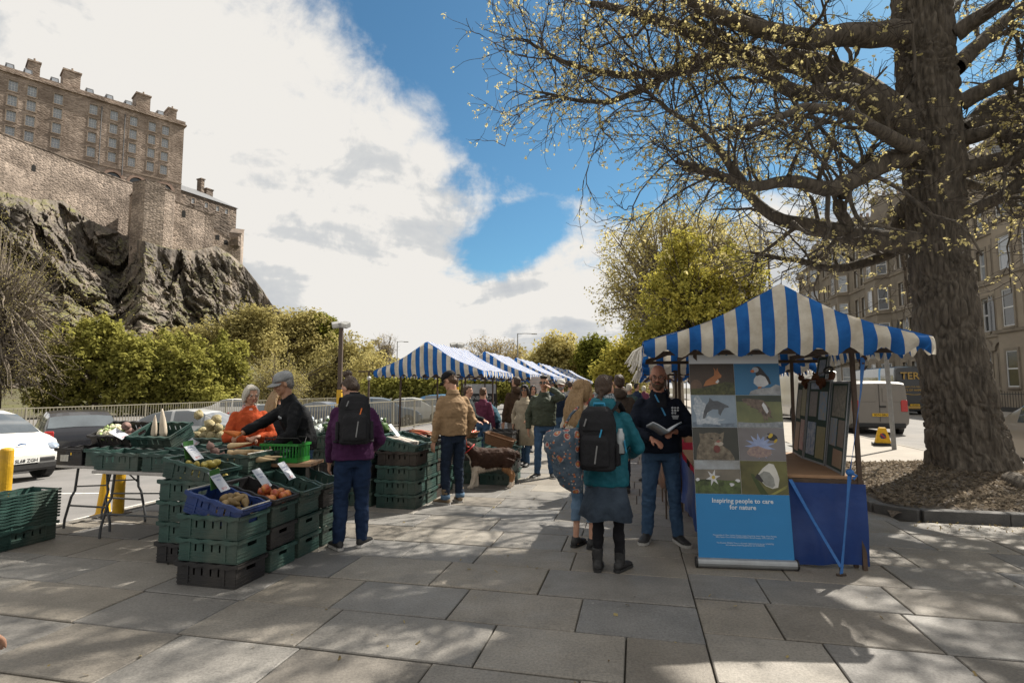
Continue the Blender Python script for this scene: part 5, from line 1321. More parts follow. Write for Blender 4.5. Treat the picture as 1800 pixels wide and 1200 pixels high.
pic(1, 0, pmt('seablue', (0.035, 0.155, 0.30), (0.03, 0.13, 0.26), 2), [
    ([(.30, .01), (.99, .01), (.99, .30), (.9, .34), (.78, .24), (.6, .22), (.45, .18), (.34, .12)], pmt('rock', (0.40, 0.41, 0.42), (0.20, 0.21, 0.22), 14)),
    ([(.43, .50), (.42, .38), (.50, .27), (.64, .26), (.74, .34), (.74, .48), (.66, .6), (.56, .64), (.48, .6)], white_),
    ([(.47, .66), (.50, .60), (.58, .64), (.68, .58), (.76, .34), (.80, .36), (.76, .56), (.66, .74), (.60, .86), (.54, .91), (.46, .9), (.44, .84), (.50, .74)], black_),
    (blob(.475, .80, .075, .085, 14), pmt('cheek', (0.42, 0.45, 0.48), (0.34, 0.36, 0.4))), (blob(.41, .755, .045, .05, 8), pmt('beak', (0.55, 0.16, 0.05), (0.4, 0.12, 0.05))),
    ([(.52, .27), (.49, .2), (.57, .22), (.6, .27)], orange)])
pic(0, 1, pmt('spray', (0.16, 0.21, 0.27), (0.26, 0.32, 0.38), 3), [
    ([(.01, .01), (.99, .01), (.99, .14), (.6, .12), (.4, .2), (.01, .16)], pmt('sea', (0.20, 0.25, 0.30), (0.09, 0.12, 0.16), 20)),
    (blob(.2, .55, .17, .38, 22, .35, 4), pmt('foam', (0.50, 0.53, 0.56), (0.22, 0.27, 0.33), 40)), (blob(.42, .2, .26, .13, 22, .35, 8), pmt('foam', (0.5, 0.53, 0.56), (0.22, 0.27, 0.33), 40)),
    ([(.24, .26), (.28, .5), (.34, .7), (.40, .80), (.42, .92), (.50, .82), (.60, .82), (.72, .74), (.83, .66), (.84, .62), (.74, .60), (.68, .48), (.64, .36), (.60, .42), (.60, .55), (.48, .56), (.36, .46), (.30, .28)], pmt('dolphin', (0.11, 0.12, 0.135), (0.05, 0.055, 0.065), 14))])
pic(1, 1, pmt('reeds', (0.17, 0.18, 0.085), (0.10, 0.115, 0.06), 6), [
    ([(.01, .8), (.99, .8), (.99, .99), (.01, .99)], pmt('wood', (0.05, 0.06, 0.045), (0.03, 0.04, 0.03), 10)), ([(.01, .01), (.99, .01), (.99, .19), (.5, .14), (.01, .17)], pmt('lake', (0.30, 0.32, 0.34), (0.12, 0.14, 0.16), 30)),
    ([(.13, .88), (.22, .90), (.44, .88), (.60, .84), (.70, .66), (.76, .5), (.74, .38), (.80, .28), (.68, .34), (.66, .18), (.62, .30), (.60, .16), (.57, .34), (.52, .48), (.44, .46), (.50, .52), (.40, .60), (.30, .62), (.34, .66), (.22, .70), (.26, .74), (.16, .78)], pmt('osprey', (0.20, 0.15, 0.115), (0.06, 0.045, 0.04), 26)),
    ([(.60, .78), (.66, .66), (.70, .50), (.66, .42), (.60, .56), (.56, .7)], white_)])
pic(0, 2, pmt('night', (0.03, 0.034, 0.03), (0.05, 0.05, 0.042), 4), [
    ([(.06, .01), (.08, .3), (.16, .56), (.15, .82), (.24, .80), (.34, .84), (.50, .84), (.60, .80), (.70, .86), (.68, .70), (.66, .60), (.64, .45), (.80, .3), (.88, .12), (.9, .01)], pmt('catfur', (0.22, 0.185, 0.135), (0.075, 0.06, 0.045), 26)),
    (blob(.57, .50, .10, .07, 12), pmt('muzzle', (0.42, 0.38, 0.32), (0.3, 0.26, 0.22))), (blob(.52, .34, .075, .12, 12), pmt('mouth', (0.22, 0.06, 0.05), (0.05, 0.015, 0.015), 8)),
    (blob(.42, .66, .035, .018, 8, rot=-.5), black_), (blob(.60, .68, .03, .018, 8, rot=.4), black_), ([(.5, .56), (.56, .62), (.62, .57), (.56, .53)], pmt('nose', (0.3, 0.13, 0.1), (0.25, 0.1, 0.08)))])
thv = []
for k in range(26):
    a = 2 * math.pi * k / 26; rr = .40 if k % 2 else .20; thv.append((.46 + rr * .85 * math.cos(a), .44 + rr * math.sin(a) * .98))
pic(1, 2, pmt('heather', (0.20, 0.19, 0.20), (0.13, 0.12, 0.12), 2), [
    (thv, pmt('petals', (0.30, 0.36, 0.54), (0.20, 0.25, 0.42), 20)), (blob(.42, .26, .25, .17, 16, .15, 2), pmt('florets', (0.32, 0.24, 0.20), (0.18, 0.13, 0.14), 40)),
    (blob(.72, .72, .14, .10, 14, rot=-.6), black_), (blob(.70, .76, .045, .08, 10, rot=-.5), pmt('bee', (0.5, 0.36, 0.04), (0.4, 0.26, 0.03))), (blob(.80, .60, .03, .07, 10, rot=-.5), pmt('bee', (0.5, 0.36, 0.04), (0.4, 0.26, 0.03))),
    ([(.50, .75), (.6, .82), (.68, .78), (.6, .7)], pmt('wing', (0.22, 0.22, 0.24), (0.15, 0.15, 0.16)))])
pet = []
for k in range(12):
    a = 2 * math.pi * k / 12 + .2; rr = .20 if k % 2 == 0 else .075; pet.append((.40 + rr * .8 * math.cos(a), .48 + rr * 1.3 * math.sin(a)))
pic(0, 3, pmt('woodland', (0.20, 0.175, 0.14), (0.12, 0.11, 0.09), 5), [
    ([(.01, .72), (.99, .74), (.99, .99), (.01, .99)], pmt('sky', (0.34, 0.37, 0.40), (0.20, 0.20, 0.19), 8)), ([(.01, .01), (.99, .01), (.99, .42), (.7, .40), (.3, .44), (.01, .40)], pmt('leaves', (0.10, 0.14, 0.045), (0.025, 0.035, 0.015), 22)),
    (pet, white_), (blob(.41, .49, .04, .06, 8), pmt('stamen', (0.5, 0.38, 0.08), (0.4, 0.3, 0.06))), (blob(.80, .28, .06, .05, 10, .3, 3), white_), (blob(.93, .4, .05, .04, 10, .3, 5), white_), (blob(.06, .42, .04, .05, 10, .3, 6), white_)])
pic(1, 3, pmt('grassblur', (0.15, 0.145, 0.05), (0.055, 0.05, 0.02), 3), [
    ([(.22, .62), (.28, .6), (.56, .01), (.40, .01), (.24, .5)], pmt('stem', (0.03, 0.045, 0.012), (0.05, 0.07, 0.02), 8)), ([(.60, .01), (.98, .3), (.95, .2), (.7, .01)], pmt('blade', (0.26, 0.25, 0.07), (0.16, 0.15, 0.05), 8)),
    ([(.36, .58), (.48, .78), (.62, .93), (.72, .90), (.78, .70), (.82, .46), (.78, .22), (.66, .18), (.52, .26), (.40, .44)], pmt('wingedge', (0.58, 0.57, 0.52), (0.46, 0.45, 0.42), 10)),
    ([(.37, .56), (.50, .70), (.62, .66), (.70, .50), (.72, .28), (.66, .20), (.52, .28), (.41, .44)], pmt('wingblue', (0.26, 0.27, 0.25), (0.18, 0.18, 0.165), 18)), ([(.30, .50), (.36, .62), (.40, .58), (.48, .4), (.44, .36)], black_)])

# ---- goods on the stalls of the right row
m_red = mat('red_cloth', (0.50, 0.03, 0.06), 0.85, (0.36, 0.02, 0.05), 6)
m_kraft = mat('brown_paper', (0.38, 0.25, 0.14), 0.85, (0.30, 0.19, 0.11), 12)
m_plastic = mat('clear_plastic_bag', (0.55, 0.58, 0.60), 0.25, (0.42, 0.45, 0.47), 16, 0.8, 30)
for i, (u, lab) in enumerate(((8.7, 'market table under a red cloth behind the man with the book'), (11.8, 'second market table under a red cloth in the right row'), (14.9, 'third market table under a red cloth in the right row'))):
    t = thing('market_table', lab, 'table', W(u, 0.45), -UA, 'tables in the right row')
    b = MB(); b.box((0.45, 1.0, 0.775), (0.9, 2.1, 0.03)); b.build('table_top', m_red, t)
    drape('tablecloth', (-0.02, 2.05, 0), (-0.02, -0.05, 0), 0.79, 0.2, m_red, t, 0.02, 24); drape('tablecloth', (-0.0, -0.06, 0), (0.9, -0.06, 0), 0.79, 0.2, m_red, t, 0.02, 20)
    rr = random.Random(i)
    for k in range(12):
        x, y = 0.08 + 0.23 * (k % 3), 0.1 + 0.48 * (k // 3); c = W(u + y, 0.45 + x, 0.79); kind = rr.randrange(3)
        b = MB()
        if kind == 0:
            b.lathe([(0.035, 0), (0.045, 0.01), (0.045, 0.09), (0.032, 0.11), (0.036, 0.112), (0.036, 0.13), (0.0, 0.13)], 10, c); tag(b.build('jar', mat('jam_%d' % (k % 3), ((0.35, 0.03, 0.02), (0.5, 0.25, 0.02), (0.2, 0.02, 0.06))[k % 3], 0.2), None, True), 'small preserve jar on a red clothed table of the right row', 'jar', 'jars on the red tables')
        elif kind == 1:
            h = rr.uniform(.2, .32); b.loft([[c + Vector((sx * .07, sy * .045, 0)) for sx, sy in ((-1, -1), (1, -1), (1, 1), (-1, 1))], [c + Vector((sx * .08, sy * .05, h * .6)) for sx, sy in ((-1, -1), (1, -1), (1, 1), (-1, 1))], [c + Vector((sx * .075, sy * .012, h)) for sx, sy in ((-1, -1), (1, -1), (1, 1), (-1, 1))]])
            tag(b.build('paper_bag', m_kraft, None), 'brown paper bag standing on a red clothed table of the right row', 'bag', 'paper bags on the red tables')
        else:
            b.ell(c + Vector((0, 0, 0.09)), (0.09, 0.08, 0.09), 10, 7); b.tube([c + Vector((0, 0, .16)), c + Vector((0.01, 0, .21)), c + Vector((-.03, 0, .25))], [.03, .015, .05], 8); tag(b.build('plastic_bag', m_plastic, None, True), 'tied clear plastic bag on a red clothed table of the right row', 'bag', 'plastic bags on the red tables')
# copper coloured hide hung at the second stall's corner
m_copper = mat('copper_print_cloth', (0.22, 0.11, 0.07), 0.4, (0.09, 0.055, 0.045), 7, 0.5, 12, spec=0.6)
hb_ = thing('hanging_cloth', 'copper patterned cloth panel hanging beside the banner', 'cloth', W(7.2, 0.33), -UA)
drape('cloth', (0, 1.1, 0), (0, 0, 0), 0.92, 0.32, m_copper, hb_, 0.03, 24)
b = MB(); b.tube([(0, 1.12, 0.925), (0, -.02, 0.925)], 0.012, 6); b.build('rail', m_post, hb_)
for y in (0.02, 1.08):
    b = MB(); b.tube([(0, y, 0), (0, y, 0.92)], 0.012, 6); b.build('leg', m_post, hb_)
# ---- signs at the left stalls
sg = thing('market_sign', 'dark market sign board with white lettering under the nearest left stall', 'sign', AT(843, 690, 19), 0)
sg.location = (sg.location.x, 19, 0); m_dk = mat('sign_black', (0.018, 0.02, 0.022), 0.6, (0.025, 0.027, 0.03)); m_gr = mat('sign_grey', (0.42, 0.43, 0.43), 0.6)
b = MB(); b.box((0, 0, 1.0), (1.1, 0.04, 0.8)); b.build('board', m_dk, sg); b = MB(); b.box((0, -0.003, 1.56), (1.1, 0.046, 0.32)); b.build('header', m_gr, sg)
for x in (-.5, .5):
    b = MB(); b.box((x, 0.04, .8), (.04, .04, 1.6)); b.build('leg', m_steel, sg)
ts_ = lambda z: Matrix.Translation((0, -0.024, z)) @ Matrix.Rotation(R(90), 4, 'X')
text_mesh("EDINBURGH", 0.17, m_gr, sg, ts_(1.20)); text_mesh("FARMERS' MARKET", 0.125, m_gr, sg, ts_(1.03))
sg = thing('price_board', 'pale price board hanging from the second left stall', 'sign', W(14.95 + 0.35, UV(AT(935, 675, 14.9))[1]), -UA)
b = MB(); b.box((0, 0, 1.66), (0.34, 0.02, 0.48)); b.build('board', mat('pale_board', (0.55, 0.47, 0.43), 0.7), sg)
for k in range(5):
    b = MB(); b.box((0, -0.0125, 1.82 - k * 0.085), (0.24 - 0.03 * (k % 2), 0.003, 0.018)); b.build('writing', m_gr, sg)
b = MB(); b.tube([(-.1, 0, 1.9), (-.1, 0, 1.98)], .004, 4); b.tube([(.1, 0, 1.9), (.1, 0, 1.98)], .004, 4); b.build('cord', m_rope, sg)
# ================================================================ crates, tables and produce
m_crate = dict(green=mat('crate_green', (0.027, 0.068, 0.057), 0.5, (0.019, 0.050, 0.043), 8, 0.2, 60, rnd=0.22, dirt=0.35, spec=0.45),
               black=mat('crate_black', (0.014, 0.014, 0.016), 0.5, (0.022, 0.021, 0.022), 8, 0.2, 60, rnd=0.2, dirt=0.18, spec=0.45),
               blue=mat('crate_blue', (0.013, 0.040, 0.165), 0.5, (0.010, 0.030, 0.12), 8, 0.2, 60, dirt=0.15, spec=0.45),
               brown=mat('crate_brown', (0.030, 0.022, 0.018), 0.6, (0.020, 0.016, 0.014), 8, 0.2, 60, rnd=0.2, dirt=0.3))
CL, CW, CH = 0.595, 0.395, 0.19
def crate_meshes():
    t = MB(); x, y = CL / 2 - 0.022, CW / 2 - 0.022; th = 0.006
    t.box((0, 0, 0.008), (2 * x, 2 * y, 0.010))
    for s in (-1, 1):                               # long walls: solid foot, four slots, solid top
        yy = s * y
        t.box((0, yy, 0.045), (2 * x, th, 0.084)); t.box((0, yy, 0.162), (2 * x, th, 0.034))
        xs = [-x, -0.125, -0.107, -0.050, -0.032, 0.032, 0.050, 0.107, 0.125, x]
        for k in range(0, 10, 2): t.box(((xs[k] + xs[k + 1]) / 2, yy, 0.116), (xs[k + 1] - xs[k], th, 0.058))
        for z in (0.022, 0.05, 0.078): t.box((0, yy + s * 0.005, z), (2 * x + 0.006, 0.006, 0.008))
        for xx in (-x * 0.62, x * 0.62): t.box((xx, yy + s * 0.006, 0.09), (0.014, 0.010, 0.15))
    for s in (-1, 1):                               # short walls with a hand hole
        xx = s * x
        t.box((xx, 0, 0.058), (th, 2 * y, 0.110)); t.box((xx, 0, 0.168), (th, 2 * y, 0.024))
        for sy in (-1, 1): t.box((xx, sy * (y + 0.055) / 2, 0.1345), (th, y - 0.055, 0.043))
        for z in (0.022, 0.05, 0.078): t.box((xx + s * 0.005, 0, z), (0.006, 2 * y + 0.006, 0.008))
    r = MB()                                        # flanged rim with a wavy lower lip on the long sides
    for s in (-1, 1):
        for k in range(24):
            x0 = -CL / 2 + CL * k / 24; x1 = x0 + CL / 24; f = lambda q: 0.030 + 0.009 * math.sin(q * 2 * math.pi / 0.15)
            top = lambda q: CH - 0.004 + 0.005 * math.sin(q * 2 * math.pi / 0.15 + 1)
            A = [(x0, s * (CW / 2 - 0.004), top(x0) - f(x0)), (x1, s * (CW / 2 - 0.004), top(x1) - f(x1)), (x1, s * (CW / 2 - 0.004), top(x1)), (x0, s * (CW / 2 - 0.004), top(x0))]
            B_ = [(p[0], s * CW / 2, p[2]) for p in A]; D_ = [(p[0], s * (CW / 2 - 0.028), p[2]) for p in A]
            r.add(A + B_ + D_, [(4, 5, 6, 7), (7, 6, 10, 11), (4, 7, 3, 0), (5, 1, 2, 6), (0, 1, 5, 4)] if s < 0 else [(7, 6, 5, 4), (11, 10, 6, 7), (0, 3, 7, 4), (6, 2, 1, 5), (4, 5, 1, 0)])
        r.box((s * (CL / 2 - 0.011), 0, CH - 0.012), (0.022, CW - 0.06, 0.012)); r.box((s * (CL / 2 - 0.002), 0, CH - 0.022), (0.004, CW - 0.02, 0.030))
        for k in range(-2, 3): r.box((s * (CL / 2 - 0.009), k * 0.075, CH - 0.030), (0.014, 0.006, 0.024))
    return t.mesh('tub'), r.mesh('rim')
ct_me, cr_me = crate_meshes()
for me in (ct_me, cr_me):
    bm = bmesh.new(); bm.from_mesh(me); bmesh.ops.recalc_face_normals(bm, faces=bm.faces); bm.to_mesh(me); bm.free(); me.materials.append(None)
m_rod = mat('bail_rod', (0.55, 0.53, 0.48), 0.5, (0.4, 0.38, 0.34)); m_stick = mat('paper_label', (0.55, 0.53, 0.48), 0.8, (0.38, 0.36, 0.32), 30)
def crate(col, M4, label, group, rod=False, sticker=None):
    o = bpy.data.objects.new('produce_crate', None); C.objects.link(o); o.matrix_world = M4; o.empty_display_size = .1
    tag(o, label, 'crate', group)
    for nm, me in (('tub', ct_me), ('rim', cr_me)):
        p = bpy.data.objects.new(nm, me); C.objects.link(p); p.parent = o
        p.material_slots[0].link = 'OBJECT'; p.material_slots[0].material = m_crate[col]
    if rod:
        b = MB(); b.tube([(CL / 2 - 0.02, -CW / 2 + .01, CH + .006), (CL / 2 - 0.02, CW / 2 - .01, CH + .006)], 0.006, 6); b.build('bail_rod', m_rod, o)
        b = MB(); b.tube([(-CL / 2 + 0.02, -CW / 2 + .01, CH + .006), (-CL / 2 + 0.02, CW / 2 - .01, CH + .006)], 0.006, 6); b.build('bail_rod', m_rod, o)
    if sticker:
        b = MB(); b.box(sticker[0], sticker[1]); b.build('paper_label', m_stick, o)
    return o
jr = random.Random(3)
def CM(u, v, z, rz=0.0, tilt=0.0, ax='Y'):
    p = W(u, v, z); return Matrix.Translation(p) @ Matrix.Rotation(-UA + rz, 4, 'Z') @ Matrix.Rotation(tilt, 4, ax)
LEV = ['bottom', 'second from the bottom', 'third from the bottom', 'fourth from the bottom', 'fifth from the bottom']
def stack(u, v, cols, where, group, rz=0.0, jit=0.012, stick=()):
    for k, c in enumerate(cols):
        M4 = CM(u + jr.uniform(-jit, jit) * .5, v + jr.uniform(-jit, jit), k * 0.188, rz + R(jr.uniform(-1.2, 1.2)))
        lev = LEV[k] + ' crate' if k < len(cols) - 1 else ('uppermost level crate' if len(cols) > 1 else 'single crate')
        crate(c, M4, '%s plastic %s of %s' % (dict(green='dark green', black='black', blue='blue', brown='brownish black')[c], lev, where), group,
              sticker=((CL / 2 - 0.0135, 0.02 + jr.uniform(-.08, .05), 0.07), (0.004, jr.uniform(.08, .13), jr.uniform(.05, .07))) if k in stick else None)
GF = 'crates stacked in the front display'
R1 = [(4.175, ['black', 'green', 'green'], 'blue', 'the nearest stack of the front display', ()), (4.587, ['green', 'black', 'green'], 'black', 'the second stack of the front display', (1, 0)),
      (5.0, ['green', 'green', 'green'], 'green', 'the third stack of the front display', (2, 1)), (5.412, ['green', 'green', 'black'], 'green', 'the fourth stack of the front display', ())]
TZ = 3 * 0.188
tops = []
for (u, cols, tc_, where, stk) in R1:
    stack(u, -3.42, cols, where, GF, stick=())
    M4 = CM(u + 0.003, -3.425, TZ - 0.055, 0, R(14.5)) @ Matrix.Diagonal((0.965, 0.93, 0.97, 1))
    tops.append(M4)
    crate(tc_, M4, dict(blue='tilted blue crate of pears on top of the nearest stack', black='tilted black crate of apples on top of the second stack', green='tilted dark green crate, nearly empty, on top of ' + ('the third stack' if u < 5.2 else 'the fourth stack'))[tc_], GF, rod=tc_ == 'blue')
R2 = [(4.60, ['black', 'green', 'green', 'green'], 'the left rear stack holding yellow pears'), (5.06, ['black', 'green', 'green', 'green'], 'the rear stack under the parsnips'), (5.47, ['green', 'green', 'green', 'green'], 'the rear stack beside the parsnips')]
for (u, cols, where) in R2: stack(u, -4.04 + (0 if u < 5 else 0.02), cols, where, GF)
MK = CM(4.60, -4.05, 4 * .188 - 0.03, 0, R(11)) @ Matrix.Diagonal((0.97, 0.94, 0.98, 1))
crate('green', MK, 'tilted dark green crate of yellow pears on the left rear stack', GF)
MP1 = CM(5.06, -4.03, 4 * .188, 0.0); crate('green', MP1, 'level green crate heaped with parsnips', GF, rod=True)
MP2 = CM(5.47, -4.01, 4 * .188, 0.0); crate('green', MP2, 'level green crate with a few carrots beside the parsnips', GF)
# nested trays by the kerb
for k in range(11):
    crate('green', CM(4.62, -6.26, 0.0 if k == 0 else 0.10 + 0.031 * k, R(90) + R(jr.uniform(-.8, .8))) @ Matrix.Diagonal((1.0, 1.0, 1.0 if k < 1 else 0.62, 1)), ('lowest, deep green tray' if k == 0 else 'topmost open green tray' if k == 10 else 'thin green tray nested in the middle') + ' of the pile by the yellow bollard', 'trays nested by the kerb')
# second display
G2 = 'crates stacked in the second display'
for i, (u, v, cols, where) in enumerate([(7.20, -3.14, ['green', 'green', 'green', 'brown'], 'the nearest stack of the second display'), (7.61, -3.14, ['green', 'green', 'green', 'green'], 'the middle stack of the second display'),
                        (8.02, -3.14, ['brown', 'green', 'brown', 'green'], 'the far stack of the second display'), (8.43, -3.16, ['green', 'green', 'brown', 'green'], 'the last stack of the second display')]):
    stack(u, v, cols, where, G2)
MN = []
for i, (u, c) in enumerate(((7.2, 'green'), (7.61, 'green'), (8.02, 'black'))):
    M4 = CM(u, -3.17, 4 * .188 - 0.03, 0, R(13)) @ Matrix.Diagonal((0.97, 0.94, 0.98, 1)); MN.append(M4)
    crate(c, M4, ['tilted green crate of paper packs on the second display', 'tilted green crate, half empty, in the middle of the second display', 'tilted black crate of rhubarb on the far stack of the second display'][i], G2)
for i, (u, v) in enumerate(((7.25, -3.8), (7.25, -4.42), (7.7, -3.8), (7.7, -4.42))):
    stack(u, v, ['green', 'green', 'black', 'green'], ['a rear stack behind the paper packs', 'a rear stack beside the purple top', 'a far rear stack of bagged greens', 'a far rear stack near the fence'][i], G2)
    crate('green', CM(u, v, 4 * .188 + .001), ['open green crate of bagged greens behind the paper packs', 'open green crate of bagged greens beside the purple top', 'open green crate of bagged greens at the far side', 'open green crate of bagged greens near the fence'][i], G2)
# third display, by the dog
G3 = 'crates stacked by the dog'
for (u, v, cols, where) in [(9.25, -2.92, ['green', 'green', 'black'], 'the stack under the tomato basket'), (9.25, -2.30, ['green', 'green', 'green'], 'the stack under the wicker basket'), (9.72, -2.32, ['green', 'black', 'green'], 'the stack behind the wicker basket'),
                            (10.7, -2.62, ['green', 'green', 'green', 'black'], 'the tall stack behind the dog'), (11.15, -2.64, ['green', 'green', 'black', 'black'], 'the farthest tall stack behind the dog')]:
    stack(u, v, cols, where, G3)
crate('green', CM(9.25, -2.92, 3 * .188), 'open green crate carrying the tomato basket', G3)
# tables
m_tabletop = mat('grey_table_top', (0.42, 0.40, 0.37), 0.6, (0.33, 0.31, 0.29), 10); m_leg = mat('grey_leg', (0.10, 0.105, 0.11), 0.45, (0.07, 0.075, 0.08), 10, metal=0.3)
def table(u0, u1, v0, v1, label, lv=None):
    t = thing('folding_table', label, 'table', W((u0 + u1) / 2, (v0 + v1) / 2), -UA, 'folding tables'); hx, hy = (v1 - v0) / 2, (u1 - u0) / 2
    b = MB(); b.box((0, 0, 0.715), (2 * hx, 2 * hy, 0.03)); b.build('table_top', m_tabletop, t, bevel=0.006)
    for sy in (-1, 1):
        y0 = sy * (hy - 0.16); y1 = sy * (hy - 0.13)
        for sx in (-1, 1):
            b = MB(); b.tube([(sx * (hx - 0.13), y0, 0.70), (sx * (hx - 0.10), y0, 0.42), (sx * (hx - 0.09), y1, 0.36), (sx * (hx - 0.015), y1, 0.10), (sx * (hx - 0.01), y1, 0.0)], 0.0135, 8); b.build('leg', m_leg, t)
        b = MB(); b.tube([(-hx + 0.06, y1, 0.26), (hx - 0.06, y1, 0.26)], 0.011, 8); b.build('stretcher', m_leg, t)
        b = MB(); b.tube([(hx * 0.3, sy * hy * .1, 0.695), (hx - 0.11, y0, 0.47)], 0.009, 6); b.build('brace', m_leg, t)
        b = MB(); b.tube([(-hx + 0.11, y0, 0.47), (hx - 0.11, y0, 0.50)], 0.009, 6); b.build('stretcher', m_leg, t)
    return t
table(5.12, 5.84, -6.42, -5.76, 'small folding table with bent legs, under the black crates')
table(4.86, 6.08, -5.62, -4.70, 'folding table beside the yellow bollard, under the slotted green crates')
table(6.35, 7.15, -6.15, -4.95, 'folding table behind, under the celeriac')
GT = 'crates on the folding tables'; ZT = 0.731
crate('black', CM(5.40, -6.24, ZT, R(90)), 'black crate with a pale paper label on the left table', GT, sticker=((-CL / 2 + 0.0135, 0.06, 0.08), (0.004, 0.11, 0.07)))
crate('green', CM(5.40, -5.835, ZT, R(90)), 'green crate showing its hand hole on the left table', GT)
crate('green', CM(5.08, -5.36, ZT, 0), 'green crate with four lit slots on the right table', GT)
crate('green', CM(5.08, -4.745, ZT, R(1.5)), 'green crate on the right table, half hidden by the yellow pears', GT)
MT1 = CM(5.78, -6.2, ZT + 0.20, 0, R(24), 'X'); crate('black', MT1, 'tilted black crate of beetroot and cauliflower', GT)
MT2 = CM(5.72, -5.56, ZT + 0.205, 0, R(24), 'X'); crate('green', MT2, 'tilted green crate holding two white mooli', GT)
crate('green', CM(5.62, -4.98, ZT, R(2)), 'open green crate behind the slotted crates', GT)
crate('black', CM(5.50, -5.55, ZT, R(-1)), 'flat black crate between the tilted ones', GT)
MT3 = CM(6.62, -5.62, ZT + 0.10, 0, R(22), 'X'); crate('green', MT3, 'tilted green crate heaped with celeriac', GT)
MT4 = CM(6.60, -5.0, ZT + 0.06, 0, R(18), 'X'); crate('black', MT4, 'tilted black crate right of the celeriac', GT)
crate('green', CM(6.55, -6.1, ZT, R(3)), 'open green crate left of the celeriac', GT)
crate('green', CM(6.02, -4.85, ZT, R(2)), 'open green crate of tomatoes near the orange jacket', GT)

# ---- produce: one mesh for each kind, scattered piece by piece
def veg_mesh(kind):
    b = MB()
    if kind in ('apple', 'tomato'): b.lathe([(0.004, -0.026), (0.02, -0.033), (0.034, -0.018), (0.038, 0.004), (0.030, 0.026), (0.012, 0.032), (0.003, 0.026)], 12)
    elif kind == 'pear': b.lathe([(0.003, -0.040), (0.020, -0.038), (0.031, -0.020), (0.031, -0.004), (0.022, 0.018), (0.015, 0.034), (0.012, 0.046), (0.004, 0.051), (0.003, 0.064)], 12)
    elif kind == 'lemon': b.lathe([(0.004, -0.050), (0.018, -0.042), (0.030, -0.018), (0.032, 0.008), (0.022, 0.034), (0.008, 0.048), (0.003, 0.05)], 12)
    elif kind == 'parsnip': b.lathe([(0.012, 0.0), (0.030, 0.006), (0.033, 0.03), (0.026, 0.09), (0.018, 0.15), (0.010, 0.21), (0.004, 0.26)], 10)
    elif kind == 'carrot': b.lathe([(0.006, 0.0), (0.017, 0.006), (0.018, 0.03), (0.014, 0.09), (0.008, 0.15), (0.003, 0.18)], 9)
    elif kind == 'mooli': b.lathe([(0.01, 0.0), (0.036, 0.01), (0.043, 0.06), (0.040, 0.14), (0.030, 0.22), (0.014, 0.30), (0.003, 0.34)], 12)
    elif kind == 'celeriac': b.lathe([(0.01, -0.058), (0.045, -0.045), (0.062, -0.012), (0.060, 0.02), (0.040, 0.05), (0.02, 0.058), (0.016, 0.072), (0.003, 0.076)], 14)
    elif kind == 'beetroot': b.lathe([(0.004, -0.075), (0.014, -0.055), (0.044, -0.030), (0.053, 0.0), (0.042, 0.032), (0.015, 0.046), (0.012, 0.062)], 12)
    elif kind == 'cauliflower':
        rr = random.Random(2); b.ell((0, 0, 0), (0.07, 0.07, 0.055), 12, 7)
        for k in range(34):
            a, e = rr.uniform(0, 6.28), rr.uniform(0.1, 1.5); b.ell((0.066 * math.cos(a) * math.cos(e), 0.066 * math.sin(a) * math.cos(e), 0.054 * math.sin(e)), 0.02, 7, 5)
        for k in range(7):
            a = k * 0.9; b.ell((0.075 * math.cos(a), 0.075 * math.sin(a), -0.015), (0.014, 0.045, 0.06), 7, 5, rot=(0, 0.5, a), mi=1)
    me = b.mesh(kind, True); bm = bmesh.new(); bm.from_mesh(me); bmesh.ops.recalc_face_normals(bm, faces=bm.faces); bm.to_mesh(me); bm.free()
    if kind in ('pear', 'parsnip', 'celeriac', 'beetroot', 'lemon', 'mooli', 'carrot'):
        V = np.array([v.co for v in me.vertices]); k = dict(celeriac=(22, .022), pear=(20, .010)).get(kind, (18, .008))
        V += (np.stack([fbm(V * k[0] + i * 7, 3, 3 + i) for i in range(3)], 1) - .5) * k[1] * 1.6
        me.vertices.foreach_set('co', V.ravel()); me.update()
    return me
VM = dict(apple=mat('apple_skin', (0.36, 0.045, 0.03), 0.35, (0.48, 0.22, 0.05), 14, spec=0.5, rnd=0.25), tomato=mat('tomato_skin', (0.55, 0.05, 0.015), 0.25, (0.58, 0.10, 0.02), 6, rnd=0.15), pear=mat('pear_skin', (0.24, 0.16, 0.07), 0.6, (0.17, 0.115, 0.045), 30, rnd=0.2),
          lemon=mat('yellow_pear', (0.36, 0.29, 0.06), 0.5, (0.26, 0.22, 0.05), 12, rnd=0.18), parsnip=mat('parsnip_skin', (0.52, 0.40, 0.24), 0.75, (0.40, 0.29, 0.16), 18, rnd=0.12), carrot=mat('carrot_skin', (0.58, 0.17, 0.03), 0.6, (0.46, 0.12, 0.02), 12, rnd=0.15),
          mooli=mat('mooli_skin', (0.60, 0.52, 0.42), 0.55, (0.48, 0.40, 0.30), 10), celeriac=mat('celeriac_skin', (0.44, 0.37, 0.22), 0.85, (0.24, 0.21, 0.10), 26, 0.8, 60, rnd=0.15), beetroot=mat('beetroot_skin', (0.24, 0.15, 0.125), 0.85, (0.15, 0.09, 0.08), 16, rnd=0.2), cauliflower=mat('cauliflower_curd', (0.62, 0.58, 0.44), 0.8, (0.5, 0.47, 0.33), 40))
m_cleaf = mat('cauliflower_leaf', (0.26, 0.34, 0.12), 0.6, (0.16, 0.23, 0.07), 20)
VMESH = {}
